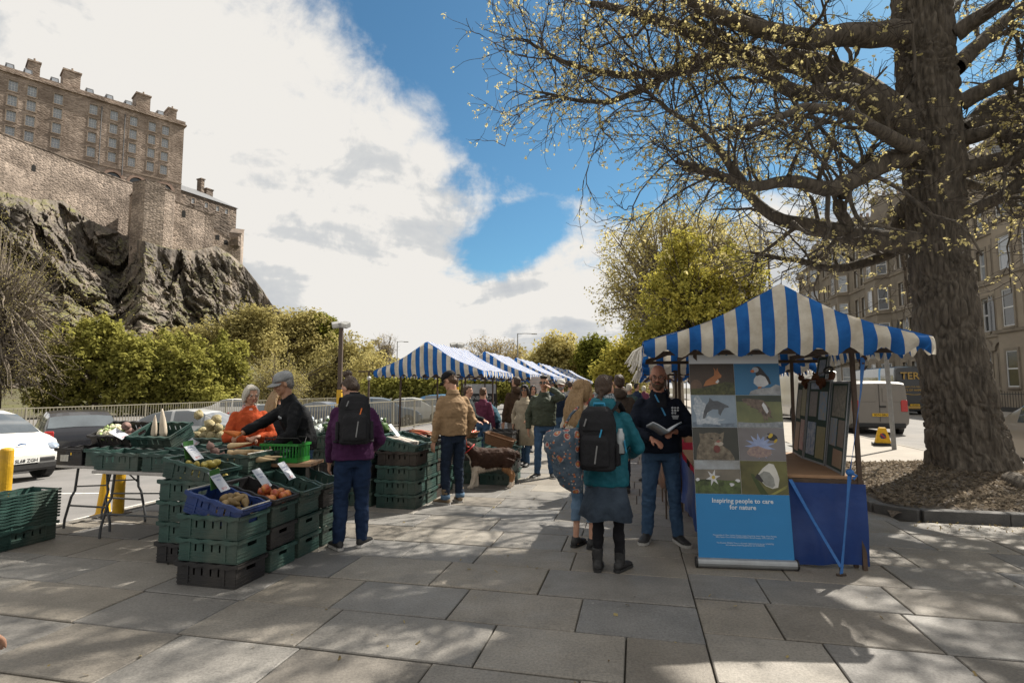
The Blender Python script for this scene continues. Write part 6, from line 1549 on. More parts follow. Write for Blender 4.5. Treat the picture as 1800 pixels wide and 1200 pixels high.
def veg(kind, M4, label, group, sc=1.0):
    if kind not in VMESH:
        me = veg_mesh(kind); me.materials.append(VM[kind]); me.materials.append(m_cleaf) if kind == 'cauliflower' else None; VMESH[kind] = me
    o = bpy.data.objects.new(kind if kind != 'lemon' else 'yellow_pear', VMESH[kind]); C.objects.link(o); o.matrix_world = M4 @ Matrix.Diagonal((sc, sc, sc, 1)); tag(o, label, kind if kind != 'lemon' else 'pear', group); return o
def fill(kind, M4, area, z, n, label, group, sc=1.0, lay=True, sp=None, seed=0, axis=None):
    """heap n pieces over a rectangle of the crate floor, layer by layer"""
    rr = random.Random(seed); x0, x1, y0, y1 = area; d = (sp or 0.066) * sc; nx = max(1, int((x1 - x0) / d)); ny = max(1, int((y1 - y0) / d)); cnt = 0; layer = 0
    while cnt < n and layer < 4:
        for i in range(nx - (layer % 2)):
            for j in range(ny - (layer % 2)):
                if cnt >= n: return
                if layer > 0 and rr.random() < 0.4: continue
                x = x0 + (i + .5 + .5 * (layer % 2)) * (x1 - x0) / nx + rr.uniform(-.008, .008); y = y0 + (j + .5 + .5 * (layer % 2)) * (y1 - y0) / ny + rr.uniform(-.008, .008)
                rot = Euler((rr.uniform(0, 6.3), rr.uniform(0, 6.3), rr.uniform(0, 6.3))) if axis is None else Euler((R(90) + rr.uniform(-.15, .15), rr.uniform(0, 6.3), axis + rr.uniform(-.25, .25)))
                veg(kind, M4 @ Matrix.Translation((x, y, z + layer * d * 0.78)) @ rot.to_matrix().to_4x4(), label, group, sc * rr.uniform(.9, 1.1)); cnt += 1
        layer += 1
fill('pear', tops[0], (-0.05, .26, -.165, .165), 0.05, 30, 'brown russet pear heaped in the tilted blue crate', 'pears in the blue crate', 1.12, seed=1)
fill('apple', tops[1], (0.0, .26, -.165, .165), 0.05, 24, 'red apple heaped in the tilted black crate', 'apples in the black crate', 1.12, seed=2)
fill('apple', tops[2], (0.16, .27, -.16, .16), 0.048, 4, 'single red apple left in the third tilted crate', 'apples in the third crate', 1.05, seed=3)
fill('lemon', MK, (-.10, .26, -.165, .165), 0.055, 24, 'yellow green pear in the tilted crate at the left rear', 'yellow pears in the rear crate', 1.1, seed=4)
fill('parsnip', MP1, (-.20, .26, -.10, .12), 0.12, 16, 'pale parsnip heaped in the level crate', 'parsnips in the level crate', 1.0, sp=0.075, seed=5, axis=R(100))
fill('beetroot', MP1, (-.27, -.1, -.16, .0), 0.14, 6, 'dusty brown root at the left of the parsnip crate', 'brown roots beside the parsnips', .8, sp=.09, seed=15)
fill('carrot', MP2, (-.1, .2, -.1, .1), 0.11, 8, 'orange carrot in the green crate beside the parsnips', 'carrots beside the parsnips', 1.0, sp=.06, seed=6, axis=R(100))
fill('beetroot', MT1, (-.02, .27, -.15, .14), 0.10, 14, 'dusty beetroot in the tilted black crate', 'beetroot in the tilted black crate', 1.1, sp=.095, seed=7)
for k, (x, y) in enumerate(((-.20, -.06), (-.09, -.08), (-.16, .07))): veg('cauliflower', MT1 @ Matrix.Translation((x, y, .13)) @ Euler((.5, .1 * k, k)).to_matrix().to_4x4(), ['cauliflower at the left of the tilted black crate', 'cauliflower next to the beetroot', 'cauliflower at the back of the tilted black crate'][k], 'cauliflowers in the tilted black crate', 1.0)
veg('mooli', CM(5.66, -5.66, ZT + .28) @ Euler((R(2), R(4), 0)).to_matrix().to_4x4(), 'shorter white mooli standing upright in the tilted green crate', 'mooli in the tilted green crate', .78)
veg('mooli', CM(5.66, -5.52, ZT + .28) @ Euler((R(2), R(-4), 0)).to_matrix().to_4x4(), 'taller white mooli standing upright in the tilted green crate', 'mooli in the tilted green crate', 1.0)
fill('celeriac', MT3, (-.28, .24, -.12, .16), 0.15, 20, 'round knobbly celeriac heaped in the tilted green crate', 'celeriac in the tilted green crate', 1.02, sp=.115, seed=8)
fill('tomato', CM(6.02, -4.85, ZT), (-.2, .2, -.12, .12), 0.12, 9, 'red tomato in the open crate near the orange jacket', 'tomatoes in the open crate', 1.0, seed=9)
# price cards on green clipboards
m_card = mat('white_card', (0.50, 0.52, 0.56), 0.5, (0.44, 0.46, 0.50), 4); m_clip = mat('green_clipboard', (0.05, 0.16, 0.04), 0.5, (0.04, 0.12, 0.03)); m_ink = mat('blue_ink', (0.05, 0.09, 0.28), 0.7); m_rink = mat('red_ink', (0.50, 0.05, 0.03), 0.7)
def card(M4, x, label, lines, price, clip=True, sc=1.0):
    o = bpy.data.objects.new('price_card', None); C.objects.link(o); tag(o, label, 'price card', 'price cards on the crates')
    o.matrix_world = M4 @ Matrix.Translation((x, 0.0, CH + 0.085)) @ Euler((0, R(38), R(8))).to_matrix().to_4x4() @ Matrix.Diagonal((sc, sc, sc, 1))
    b = MB(); b.box((0, 0, 0), (0.21, 0.145, 0.002)); b.build('sheet', m_card, o)
    if clip:
        b = MB(); b.box((-0.035, 0.0, -0.02), (0.17, 0.15, 0.004), (0, .55, 0)); b.build('clipboard', m_clip, o)
        b = MB(); b.tube([(-.098, -.04, .006), (-.112, -.02, .014), (-.112, .02, .014), (-.098, .04, .006)], .003, 5); b.build('bulldog_clip', m_iron, o)
    mt = lambda xx: Matrix.Translation((xx, 0, 0.0016)) @ Matrix.Rotation(R(-90), 4, 'Z')
    for k, l in enumerate(lines): text_mesh(l, 0.026, m_ink, o, mt(-.05 + .032 * k), 'lettering')
    text_mesh(price, 0.034, m_rink, o, mt(.068), 'price')
    return o
card(tops[0] @ Matrix.Translation((0, 0.02, 0)), -.155, 'white price card on a green clipboard above the brown pears', ['Conference', 'Pears'], '£3.00')
card(tops[1], -.02, 'white price card above the red apples', ['Pink Lady', 'Apples'], '£3.80', False)
card(tops[2] @ Matrix.Translation((0, 0, 0)), -.05, 'white price card above the third tilted crate', ['Braeburn', 'Apples'], '£2.80', False)
card(MK @ Matrix.Translation((0, -.06, 0)), -.10, 'white price card on a green clipboard above the yellow pears', ['Comice', 'Pears'], '£3.00')
card(MN[0], -.16, 'white price card at the corner of the second display', ['Garlic', 'bulbs'], '£1.50', False)
card(MT1 @ Matrix.Translation((0.2, -.2, -.05)), 0.0, 'small white card at the front of the beetroot', ['Beetroot'], '£2.00', False, .8)
card(MT3 @ Matrix.Translation((-.1, -.25, -.10)), 0.0, 'small white card below the celeriac', ['Celeriac'], '£2.50', False, .8)
# paper packs and rhubarb on the second display, greens in bags behind
m_pack = mat('paper_pack', (0.42, 0.38, 0.33), 0.8, (0.30, 0.27, 0.24), 14)
for k, (x, y) in enumerate(((-.10, -.08), (.09, -.08), (-.08, .08), (.10, .09))):
    b = MB(); b.box((0, 0, 0), (.18, .13, .05)); o = b.build('paper_pack', m_pack, None, bevel=.006); o.matrix_world = MN[0] @ Matrix.Translation((x, y, .165)); tag(o, ['grey paper pack nearest the price card', 'grey paper pack at the outer front corner of the second display', 'grey paper pack behind the price card', 'grey paper pack at the aisle side'][k] , 'pack', 'paper packs on the second display')
m_rhu = mat('rhubarb', (0.45, 0.07, 0.06), 0.45, (0.35, 0.22, 0.08), 8, stretch=(1, 1, .3))
rr = random.Random(8)
for k in range(9):
    b = MB(); b.tube([(0, 0, 0), (.16, .01, .012), (.33, 0, 0.0)], [.012, .014, .009], 7); o = b.build('rhubarb_stick', m_rhu, None, True); o.matrix_world = MN[2] @ Matrix.Translation((-.2 + rr.uniform(-.04, .04), -.11 + .028 * k, .17 + rr.uniform(0, .03))) @ Euler((0, rr.uniform(-.15, .05), rr.uniform(-.15, .15))).to_matrix().to_4x4(); tag(o, 'red rhubarb stick in the tilted black crate of the second display', 'rhubarb', 'rhubarb sticks')
m_greens = mat('salad_leaf', (0.07, 0.14, 0.03), 0.6, (0.035, 0.08, 0.02), 20); m_pouch = mat('clear_pouch', (0.42, 0.45, 0.44), 0.15, (0.30, 0.34, 0.31), 18, 0.9, 26, spec=0.9)
rr = random.Random(12)
for i, (u, v) in enumerate(((7.25, -3.8), (7.25, -4.42), (7.7, -3.8), (7.7, -4.42))):
    for k in range(5):
        c = W(u + rr.uniform(-.1, .1), v + rr.uniform(-.22, .22), 5 * .188 + .06 + rr.uniform(0, .05)); b = MB()
        b.ell((0, 0, 0), (.09, .07, .06), 12, 8, rot=(rr.random(), rr.random(), rr.random()))
        V = np.array(b.v); V += (np.stack([fbm(V * 22 + q * 5 + k, 2, q + k) for q in range(3)], 1) - .5) * .07; b.v = [tuple(p) for p in V]
        b.tube([(0, 0, .05), (.01, 0, .09), (-.01, .01, .12)], [.02, .012, .04], 7)
        o = b.build('greens_bag', m_pouch if k % 5 < 3 else m_greens, None, True); o.location = c
        tag(o, 'clear bag of greens piled in the rear crates of the second display' if k % 5 < 3 else 'loose bunch of salad leaves in the rear crates of the second display', 'greens', 'bagged greens' if k % 5 < 3 else 'loose greens')
# baskets
m_wick = mat('wicker', (0.24, 0.13, 0.065), 0.8, (0.14, 0.07, 0.035), 60, 0.9, 120, stretch=(1, 1, 3))
def basket(M4, label, lx, ly, h):
    o = bpy.data.objects.new('wicker_basket', None); C.objects.link(o); o.matrix_world = M4; tag(o, label, 'basket', 'baskets by the dog')
    ring = lambda f, z, n=28: [Vector((math.copysign(abs(math.cos(a)) ** .4, math.cos(a)) * lx * f, math.copysign(abs(math.sin(a)) ** .4, math.sin(a)) * ly * f, z)) for a in [2 * math.pi * k / n for k in range(n)]]
    b = MB(); rows_ = 9; out = [ring(.86 + .14 * k / rows_ + (.012 if k % 2 else 0), h * k / rows_) for k in range(rows_ + 1)]; inn = [ring(.80 + .14 * k / rows_, h * k / rows_ + .008) for k in range(rows_, -1, -1)]
    b.loft(out + inn, True); b.build('weave', m_wick, o)
    b = MB(); r_ = ring(1.0, h); b.tube(r_ + [r_[0], r_[1]], .012, 6, cap=False); b.build('rim', m_wick, o)
    return o
MB1 = CM(9.22, -2.92, 4 * .188 + .004); basket(MB1, 'round wicker basket full of tomatoes beside the tan jacket', .27, .19, .09)
fill('tomato', MB1, (-.22, .22, -.15, .15), .075, 34, 'ripe red tomato heaped in the wicker basket', 'tomatoes in the basket', 1.1, seed=22)
MB2 = CM(9.25, -2.30, 3 * .188 + .05, 0, R(16)) @ Matrix.Diagonal((1, 1, 1, 1)); basket(MB2, 'rectangular wicker basket tilted above the dog, almost empty', .25, .17, .17)
fill('tomato', MB2, (.12, .2, -.05, .05), .06, 1, 'last tomato in the tilted wicker basket', 'tomato in the tilted basket', 1.1, seed=23)
# ================================================================ vehicles
m_tyre = mat('tyre', (0.016, 0.016, 0.017), 0.85, (0.024, 0.023, 0.022), 20); m_rim = mat('alloy', (0.42, 0.43, 0.44), 0.35, (0.33, 0.34, 0.35), 10, metal=0.7)
m_cglass = mat('car_glass', (0.085, 0.105, 0.12), 0.04, (0.04, 0.05, 0.06), 1.2, spec=1.0, coat=1.0)  # lighter bluish base colour stands in for light reflected in the glass
m_trimb = mat('black_trim', (0.018, 0.018, 0.019), 0.6, (0.026, 0.026, 0.026), 20)
m_lred = mat('rear_lamp', (0.45, 0.015, 0.012), 0.2, (0.32, 0.01, 0.01), 30, spec=.8); m_lclr = mat('head_lamp', (0.36, 0.42, 0.50), 0.1, (0.16, 0.20, 0.27), 25, spec=1.0)
m_plw = mat('plate_white', (0.66, 0.66, 0.64), 0.5, (0.6, 0.6, 0.58)); m_ply = mat('plate_yellow', (0.68, 0.42, 0.02), 0.5, (0.6, 0.36, 0.02)); m_plt = mat('plate_black', (0.01, 0.01, 0.01), 0.6); m_plg = mat('plate_green', (0.02, 0.26, 0.06), 0.5)
def paint(n, c, metal=0.0, dirt=0.0, rough=.28): return mat('paint_' + n, c, rough, tuple(x * .92 for x in c), 1.5, spec=.5, coat=0.35 if not dirt else .1, metal=metal, dirt=dirt)
HATCH = [(0, .80, .86), (.015, 1.0, .90), (.05, 1.12, .93), (.14, 1.40, .95), (.24, 1.49, .96), (.40, 1.53, 1), (.52, 1.51, 1), (.62, 1.42, 1), (.70, 1.22, 1), (.775, 1.0, .99), (.85, .94, .97), (.92, .86, .93), (.97, .74, .84), (1, .58, .70)]
SALOON = [(0, .78, .86), (.015, .98, .90), (.10, 1.04, .94), (.16, 1.08, .95), (.27, 1.34, .97), (.36, 1.42, 1), (.50, 1.44, 1), (.60, 1.36, 1), (.68, 1.16, 1), (.74, .98, .99), (.84, .92, .97), (.92, .84, .93), (.97, .72, .84), (1, .55, .70)]
VAN = [(0, 1.0, .95), (.004, 1.86, .95), (.02, 1.92, .97), (.2, 1.97, 1), (.5, 1.98, 1), (.66, 1.95, 1), (.74, 1.78, 1), (.84, 1.30, 1), (.87, 1.18, .98), (.95, 1.02, .93), (.985, .85, .86), (1, .6, .75)]
BIGVAN = [(0, 1.0, .95), (.004, 2.46, .95), (.02, 2.54, .97), (.2, 2.58, 1), (.5, 2.58, 1), (.74, 2.52, 1), (.80, 2.25, 1), (.88, 1.45, 1), (.90, 1.30, .98), (.96, 1.12, .93), (.985, .95, .86), (1, .6, .75)]
COACH = [(0, 1.0, .94), (.003, 2.2, .94), (.015, 2.98, .95), (.04, 3.08, .98), (.3, 3.1, 1), (.7, 3.1, 1), (.93, 3.02, 1), (.97, 2.3, .97), (.985, 1.2, .95), (1, .7, .85)]
def car(name, label, kind, prof, Ln, Wd, pt, loc, heading, belt=.93, side=((.20, .40), (.42, .62)), wscreen=(.62, .775), rear=(.05, .14), plate=None, wheel_r=.31, wx=(.19, .82), lamps=True, bus=False, skirt=True, z0=-.11, group=None, trimcol=None):
    root = thing(name, label, kind, (loc[0], loc[1], z0), heading, group)
    xs = np.unique(np.concatenate([np.linspace(0, 1, 41), [p[0] for p in prof], np.array(side).ravel(), wscreen, rear or []]))
    px_ = [p[0] for p in prof]; zt = np.interp(xs, px_, [p[1] for p in prof]); wf = np.interp(xs, px_, [p[2] for p in prof]); hw = Wd / 2
    def half(x, z, w_):
        bl = min(belt, z - .03); sill = .20 + .10 * max(0, (x - .9) / .1) + .12 * max(0, (.06 - x) / .06)
        ro = max(z - bl, 0); ins = min(1, ro / .5) * (.17 if not bus and z < 1.7 else .06); wr = w_ * hw
        return [(wr * .86, sill), (wr * .97, sill + .10), (wr, .55 * bl + .45 * sill), (wr * .985, bl - .06), (wr * .965, bl), (wr * (.965 - ins * .25), bl + ro * .25), (wr * (.965 - ins * .85), bl + ro * .80), (wr * (.955 - ins - .02), bl + ro * .93), (wr * (.80 - ins), z - .012 * (1 if ro < .1 else 1.6)), (wr * .42, z), (0, z + .006)]
    H = [half(x, z, w_) for x, z, w_ in zip(xs, zt, wf)]; nh = len(H[0])
    pos = lambda i, k, sg, off=0.0: Vector(((xs[i] - .5) * Ln, sg * (H[i][k][0] + (off if k < 8 else 0)), H[i][k][1] + (off if k >= 8 else off * .3)))
    b = MB(); rings = []
    for i in range(len(xs)):
        rings.append([pos(i, k, 1) for k in range(nh)] + [pos(i, k, -1) for k in range(nh - 2, -1, -1)])
    b.loft(rings, True); body = b.build('body', pt, root, smooth=True)
    md = body.modifiers.new('edge', 'EDGE_SPLIT'); md.split_angle = R(38)
    def patch(name_, i0, i1, k0, k1, sgs, m, off=.004, parent=root):
        for sg in sgs:
            bb = MB(); idx = list(range(i0, i1 + 1)); V = [pos(i, k, sg, off) for i in idx for k in range(k0, k1 + 1)]; n = k1 - k0 + 1
            bb.add(V, [(a * n + c, a * n + c + 1, (a + 1) * n + c + 1, (a + 1) * n + c) for a in range(len(idx) - 1) for c in range(n - 1)])
            bb.build(name_, m, parent, smooth=True)
    def full(name_, f0, f1, m, off=.006):
        i0, i1 = [int(np.argmin(abs(xs - f))) for f in (f0, f1)]; bb = MB(); idx = list(range(i0, i1 + 1)); ks = [(7, 1), (8, 1), (9, 1), (10, 1), (9, -1), (8, -1), (7, -1)]
        V = [pos(i, k, sg, off) + Vector(((-.006 if f0 < .3 else .006), 0, 0)) for i in idx for k, sg in ks]; n = 7
        bb.add(V, [(a * n + c, a * n + c + 1, (a + 1) * n + c + 1, (a + 1) * n + c) for a in range(len(idx) - 1) for c in range(n - 1)]); bb.build(name_, m, root, smooth=True)
    for (f0, f1) in side:
        i0, i1 = [int(np.argmin(abs(xs - f))) for f in (f0, f1)]; patch('side_window', i0, i1, 4, 7, (1, -1), m_cglass)
    full('windscreen', *wscreen, m_cglass)
    if rear: full('rear_window', *rear, m_cglass)
    for f in wx:
        for sg in (-1, 1):
            x = (f - .5) * Ln; wf_ = np.interp(f, px_, [p[2] for p in prof]) * hw
            bb = MB(); bb.tube([(x, sg * (wf_ - .16), wheel_r), (x, sg * (wf_ + .006), wheel_r)], wheel_r + .055, 22); bb.build('wheel_arch', m_trimb, root)
            wh = bpy.data.objects.new('wheel', None); C.objects.link(wh); wh.parent = root; wh.location = (x, sg * (wf_ - .085), wheel_r)
            bb = MB(); pr = [(.19, -.1), (wheel_r - .02, -.1), (wheel_r, -.075), (wheel_r, .075), (wheel_r - .02, .1), (.19, .1)]; n = 22
            bb.loft([[Vector((r * math.cos(2 * math.pi * k / n), sg * y, r * math.sin(2 * math.pi * k / n))) for k in range(n)] for r, y in pr], False); bb.build('tyre', m_tyre, wh, smooth=False)
            bb = MB(); bb.loft([[Vector((r * math.cos(2 * math.pi * k / n), sg * y, r * math.sin(2 * math.pi * k / n))) for k in range(n)] for r, y in ((.205, .095), (.195, .06), (.06, .055), (.05, .075), (.001, .075))], False)
            for k in range(5):
                a = k * 2 * math.pi / 5; bb.span((.05 * math.cos(a), sg * .075, .05 * math.sin(a)), (.195 * math.cos(a), sg * .085, .195 * math.sin(a)), .045, .02, (0, 1, 0))
            bb.build('rim', m_rim if trimcol is None else trimcol, wh)
    if lamps:
        for sg in (-1, 1):
            bb = MB(); bb.ell((Ln * .452, sg * hw * .70, belt * .72), (.17, .14, .075), 12, 8, (0, .3, sg * -.5)); bb.build('headlight', m_lclr, root, True)
            bb = MB(); zr = (belt - .02) if prof in (HATCH, SALOON) else 1.05; bb.box((-Ln / 2 + .03, sg * hw * .80, zr), (.10, hw * .22, .17 if prof in (HATCH, SALOON) else .42)); bb.build('rear_lamp', m_lred, root, bevel=.02)
    if skirt:
        for fx, sx in ((-.5, -1), (.5, 1)):
            bb = MB(); bb.box((fx * Ln - sx * .10, 0, .34), (.24, Wd * (.80 if sx > 0 else .84), .20)); bb.build('bumper', m_trimb, root, bevel=.05)
        for sx, txt, m in ((1, plate[0], m_plw), (-1, plate[1], m_ply)) if plate else ():
            if not txt: continue
            hz = plate[2] if len(plate) > 2 else .42
            pl = bpy.data.objects.new('number_plate', None); C.objects.link(pl); pl.parent = root
            off = plate[3] if len(plate) > 3 and sx > 0 else .025
            pl.matrix_local = Matrix.Translation((sx * (Ln / 2 + off), 0, hz)) @ Matrix.Rotation(R(90) * sx, 4, 'Z')
            bb = MB(); bb.box((0, .004, 0), (.52, .012, .112)); bb.build('plate', m, pl)
            if sx > 0 and len(plate) > 4:
                bb = MB(); bb.box((-.238, -.001, 0), (.044, .006, .11)); bb.build('green_flash', m_plg, pl)
            text_mesh(txt, .098, m_plt, pl, Matrix.Translation((.015, -.006, -.034)) @ Matrix.Rotation(R(90), 4, 'X'), 'lettering', extra=.002)
    return root
HV = math.atan2(-math.sin(UA), math.cos(UA)); HU = HV + R(90)     # headings: +x of the car towards +v, towards +u
def CP(u, v): p = W(u, v); return (p.x, p.y)
ev = car('parked_car', 'white electric hatchback parked nose to the market at the left edge', 'car', HATCH, 4.4, 1.77, paint('white', (0.70, 0.68, 0.64)), (-12.45, 12.8), R(-20), 1.0, plate=('SL68 ZGH', None, .47, .035, 1), z0=-.42, group='cars in the car park')
b = MB(); b.tube([(2.2 - .13, y, .82 - abs(y) * .3) for y in np.linspace(-.075, .075, 7)], .018, 6); b.build('badge', mat('badge_blue', (0.03, 0.10, 0.25), 0.2), ev)
b = MB(); b.box((2.13, 0, .46), (.16, 1.2, .14)); b.build('grille', m_trimb, ev, bevel=.04)
b = MB(); b.tube([(2.12, y, .245 + .03 * abs(y)) for y in np.linspace(-.72, .72, 9)], .022, 6); b.build('lip', m_rim, ev)
car('parked_car', 'black hatchback seen from behind beside the white electric car', 'car', HATCH, 4.1, 1.75, paint('black', (0.010, 0.011, 0.016)), (-12.6, 16.2), HV + math.pi - R(34), .98, side=((.16, .30), (.32, .46), (.48, .64)), plate=(None, 'SK12 XEB'), z0=-.55, group='cars in the car park')
car('parked_car', 'silver saloon behind the celeriac crates', 'car', SALOON, 4.5, 1.78, paint('silver', (0.46, 0.47, 0.47), .3), (-10.2, 18.2), HV + R(20), .94, z0=-.52, group='cars in the car park', plate=('SF64 KLN', None))
car('parked_car', 'white car beyond the railings', 'car', HATCH, 4.2, 1.76, paint('white', (0.70, 0.68, 0.64)), (-21.6, 43), R(190), z0=-.77, group='cars beyond the railings')
for (px, Y, c, lab, hd) in ((668, 29, (0.05, 0.085, 0.13), 'dark blue hatchback parked behind the fence, left of the tan jacket', HV + R(25)), (727, 32, (0.44, 0.44, 0.42), 'silver saloon parked behind the fence under the first canopy', HV + R(15)), (655, 36, (0.012, 0.05, 0.22), 'royal blue car behind the dark hatchback', HV), (790, 34, (0.06, 0.19, 0.36), 'light blue car half hidden by the tan jacket', HV), (700, 40, (0.35, 0.36, 0.36), 'grey car in the second row under the first canopy', HV), (575, 33, (0.10, 0.11, 0.13), 'dark grey car behind the woman with a bun', HV), (480, 30, (0.30, 0.32, 0.34), 'grey car behind the man in the grey cap', HV)):
    p = AT(px, 690, Y); car('parked_car', lab, 'car', HATCH if 'hatch' in lab or 'blue' in lab else SALOON, 4.3, 1.78, paint('c%d' % px, c), (p.x, p.y), hd, z0=CPZ(UV(p)[1]), group='cars beyond the fence')
gv = car('panel_van', 'dusty grey panel van parked with its rear doors towards the market', 'van', VAN, 4.9, 2.0, paint('greyvan', (0.19, 0.172, 0.15), 0, .25, .5), CP(22.9 + 2.45, 8.65), HU, 1.10, side=((.70, .80),), wscreen=(.74, .86), rear=None, plate=(None, 'SD74 GRU', .72), wheel_r=.33)
for x in (-2.456,):
    b = MB(); b.box((x, 0.0, 1.15), (.012, .012, 1.35)); b.build('door_gap', m_trimb, gv); b = MB(); b.box((x - .012, -.10, 1.02), (.03, .22, .06)); b.build('door_handle', m_trimb, gv, bevel=.01)
    for sy in (-1, 1):
        b = MB(); b.box((x - .002, sy * .42, 1.45), (.012, .62, .5)); b.build('door_panel', paint('greyvan', (0, 0, 0)), gv, bevel=.03)
co = car('coach', 'black minibus coach with gold lettering across its back', 'coach', COACH, 8.0, 2.15, paint('coachblack', (0.012, 0.012, 0.014)), CP(40 + 4, 17.1), HU, 1.55, side=((.03, .92),), wscreen=(.93, .985), rear=None, plate=(None, 'LSK 8322', .62), wheel_r=.40, bus=True)
m_gold = mat('gold_lettering', (0.42, 0.27, 0.07), 0.35, (0.36, 0.22, 0.05), 10)
tmb = lambda y, z: Matrix.Translation((-4.03, y, z)) @ Matrix.Rotation(R(-90), 4, 'Z') @ Matrix.Rotation(R(90), 4, 'X')
text_mesh('TERR', .62, m_gold, co, tmb(0, 2.25), extra=.012); text_mesh("PARK'S OF HAMILTON", .17, m_gold, co, tmb(0, 1.50), extra=.004); text_mesh('EXECUTIVE TRAVEL', .11, m_gold, co, tmb(0, 1.72), extra=.002)
b = MB(); b.tube([(-4.03, y, 1.30 - .12 * math.cos(y * 2.2) + .08) for y in np.linspace(.5, -.6, 12)], .018, 5); b.build('swoosh', m_gold, co)
b = MB(); b.box((-3.97, 0, .46), (.16, 2.0, .16)); b.build('gold_bumper', m_gold, co, bevel=.03)
car('white_van', 'tall white van parked beyond the grey van', 'van', BIGVAN, 5.6, 2.05, paint('white', (0.70, 0.68, 0.64)), CP(30 + 2.8, 8.75), HU, 1.25, side=((.76, .84),), wscreen=(.80, .89), rear=None, wheel_r=.34, plate=(None, 'NX19 YHC', .7), group='white vans on the street')
car('white_van', 'white van farther along the street, beside the grey van roof', 'van', VAN, 5.0, 2.0, paint('white', (0.70, 0.68, 0.64)), CP(40, 8.9), HU, 1.10, side=((.70, .80),), wscreen=(.74, .86), rear=None, wheel_r=.33, plate=(None, 'SN20 PWO', .7), group='white vans on the street')
car('parked_car', 'bronze grey car at the right edge beyond the big trunk', 'car', HATCH, 4.4, 1.82, paint('bronze', (0.26, 0.235, 0.205), .3), CP(12.9, 8.5), HU, 1.0, side=((.12, .28), (.30, .46), (.48, .64)), plate=(None, None))

# ================================================================ street furniture
m_yel = mat('yellow_bollard', (0.62, 0.36, 0.012), 0.5, (0.46, 0.26, 0.012), 8, 0.2, 40, dirt=0.3); m_cone = mat('yellow_cone', (0.66, 0.38, 0.01), 0.6, (0.54, 0.30, 0.01), 8, dirt=.15)
for (u, v, h, lab) in ((4.95, -6.90, .93, 'thick yellow bollard at the left edge behind the nested trays'), (5.98, -6.46, .86, 'yellow bollard standing behind the folding table legs')):
    t = thing('bollard', lab, 'bollard', W(u, v, 0.0), 0, 'yellow bollards along the kerb')
    b = MB(); b.lathe([(.064, 0), (.064, h - .03), (.055, h - .01), (.02, h)], 20); b.build('tube', m_yel, t, smooth=False)
    b = MB(); b.box((0, 0, .006), (.22, .22, .012)); b.build('base_plate', m_post, t)
t = thing('traffic_cone', 'plain yellow cone standing behind the folding table', 'cone', Vector((*G(181, 906, -.14)[:2], -.14)))
b = MB(); b.lathe([(.10, .02), (.085, .06), (.03, .60), (.02, .61)], 18); b.build('cone_body', m_cone, t); b = MB(); b.box((0, 0, .012), (.22, .22, .024)); b.build('foot', m_cone, t, bevel=.008)
# no-waiting cone on the street pavement
g_ = G(1552, 783); t = thing('no_waiting_cone', 'yellow no waiting cone with blue and red disc by the grey posts', 'cone', g_, R(-25))
m_blue_s = mat('sign_blue', (0.015, 0.05, 0.22), .4); m_red_s = mat('sign_red', (0.50, 0.03, 0.02), .4)
b = MB(); b.loft([[Vector((sx * w_, sy * d_, z)) for sx, sy in ((-1, -1), (1, -1), (1, 1), (-1, 1))] for w_, d_, z in ((.185, .13, .08), (.09, .07, .48), (.07, .05, .50))]); b.build('cone_body', m_cone, t, bevel=.01)
b = MB(); b.box((0, 0, .04), (.5, .36, .08)); b.build('foot', m_trimb, t, bevel=.01)
sf = lambda x, z, o: Vector((x, -.118 + (z - .1) * .15 - o, z))
disc = lambda r, o, n=24: [sf(r * math.cos(2 * math.pi * k / n), .27 + r * math.sin(2 * math.pi * k / n), o) for k in range(n)]
b = MB(); b.add(disc(.105, .006), [tuple(range(24))]); b.build('red_disc', m_red_s, t, fix=False); b = MB(); b.add(disc(.078, .009), [tuple(range(24))]); b.build('blue_disc', m_blue_s, t, fix=False)
b = MB(); b.add([sf(-.065, .325, .011), sf(-.045, .345, .011), sf(.065, .215, .011), sf(.045, .195, .011)], [(0, 1, 2, 3)]); b.build('red_bar', m_red_s, t, fix=False)
# sign on two galvanised posts
m_galv = mat('galvanised_post', (0.26, 0.26, 0.255), 0.6, (0.19, 0.19, 0.185), 10, dirt=.2)
pA, pB = G(1485, 788), G(1572, 790); t = thing('street_sign', 'street sign board on two grey galvanised posts behind the stall', 'sign', (0, 0, 0))
for p in (pA, pB):
    b = MB(); b.tube([p, p + Vector((-.09, 0, 2.75))], .055, 14); b.build('post', m_galv, t)
b = MB(); d_ = (pB - pA).normalized(); b.prism([pA - d_ * .1 + Vector((-.08, .07, 2.36)), pB + d_ * .1 + Vector((-.08, .07, 2.36)), pB + d_ * .1 + Vector((-.09, .07, 2.74)), pA - d_ * .1 + Vector((-.09, .07, 2.74))], (0, 0, 0), (0, .02, 0)); b.build('sign_board', m_galv, t)
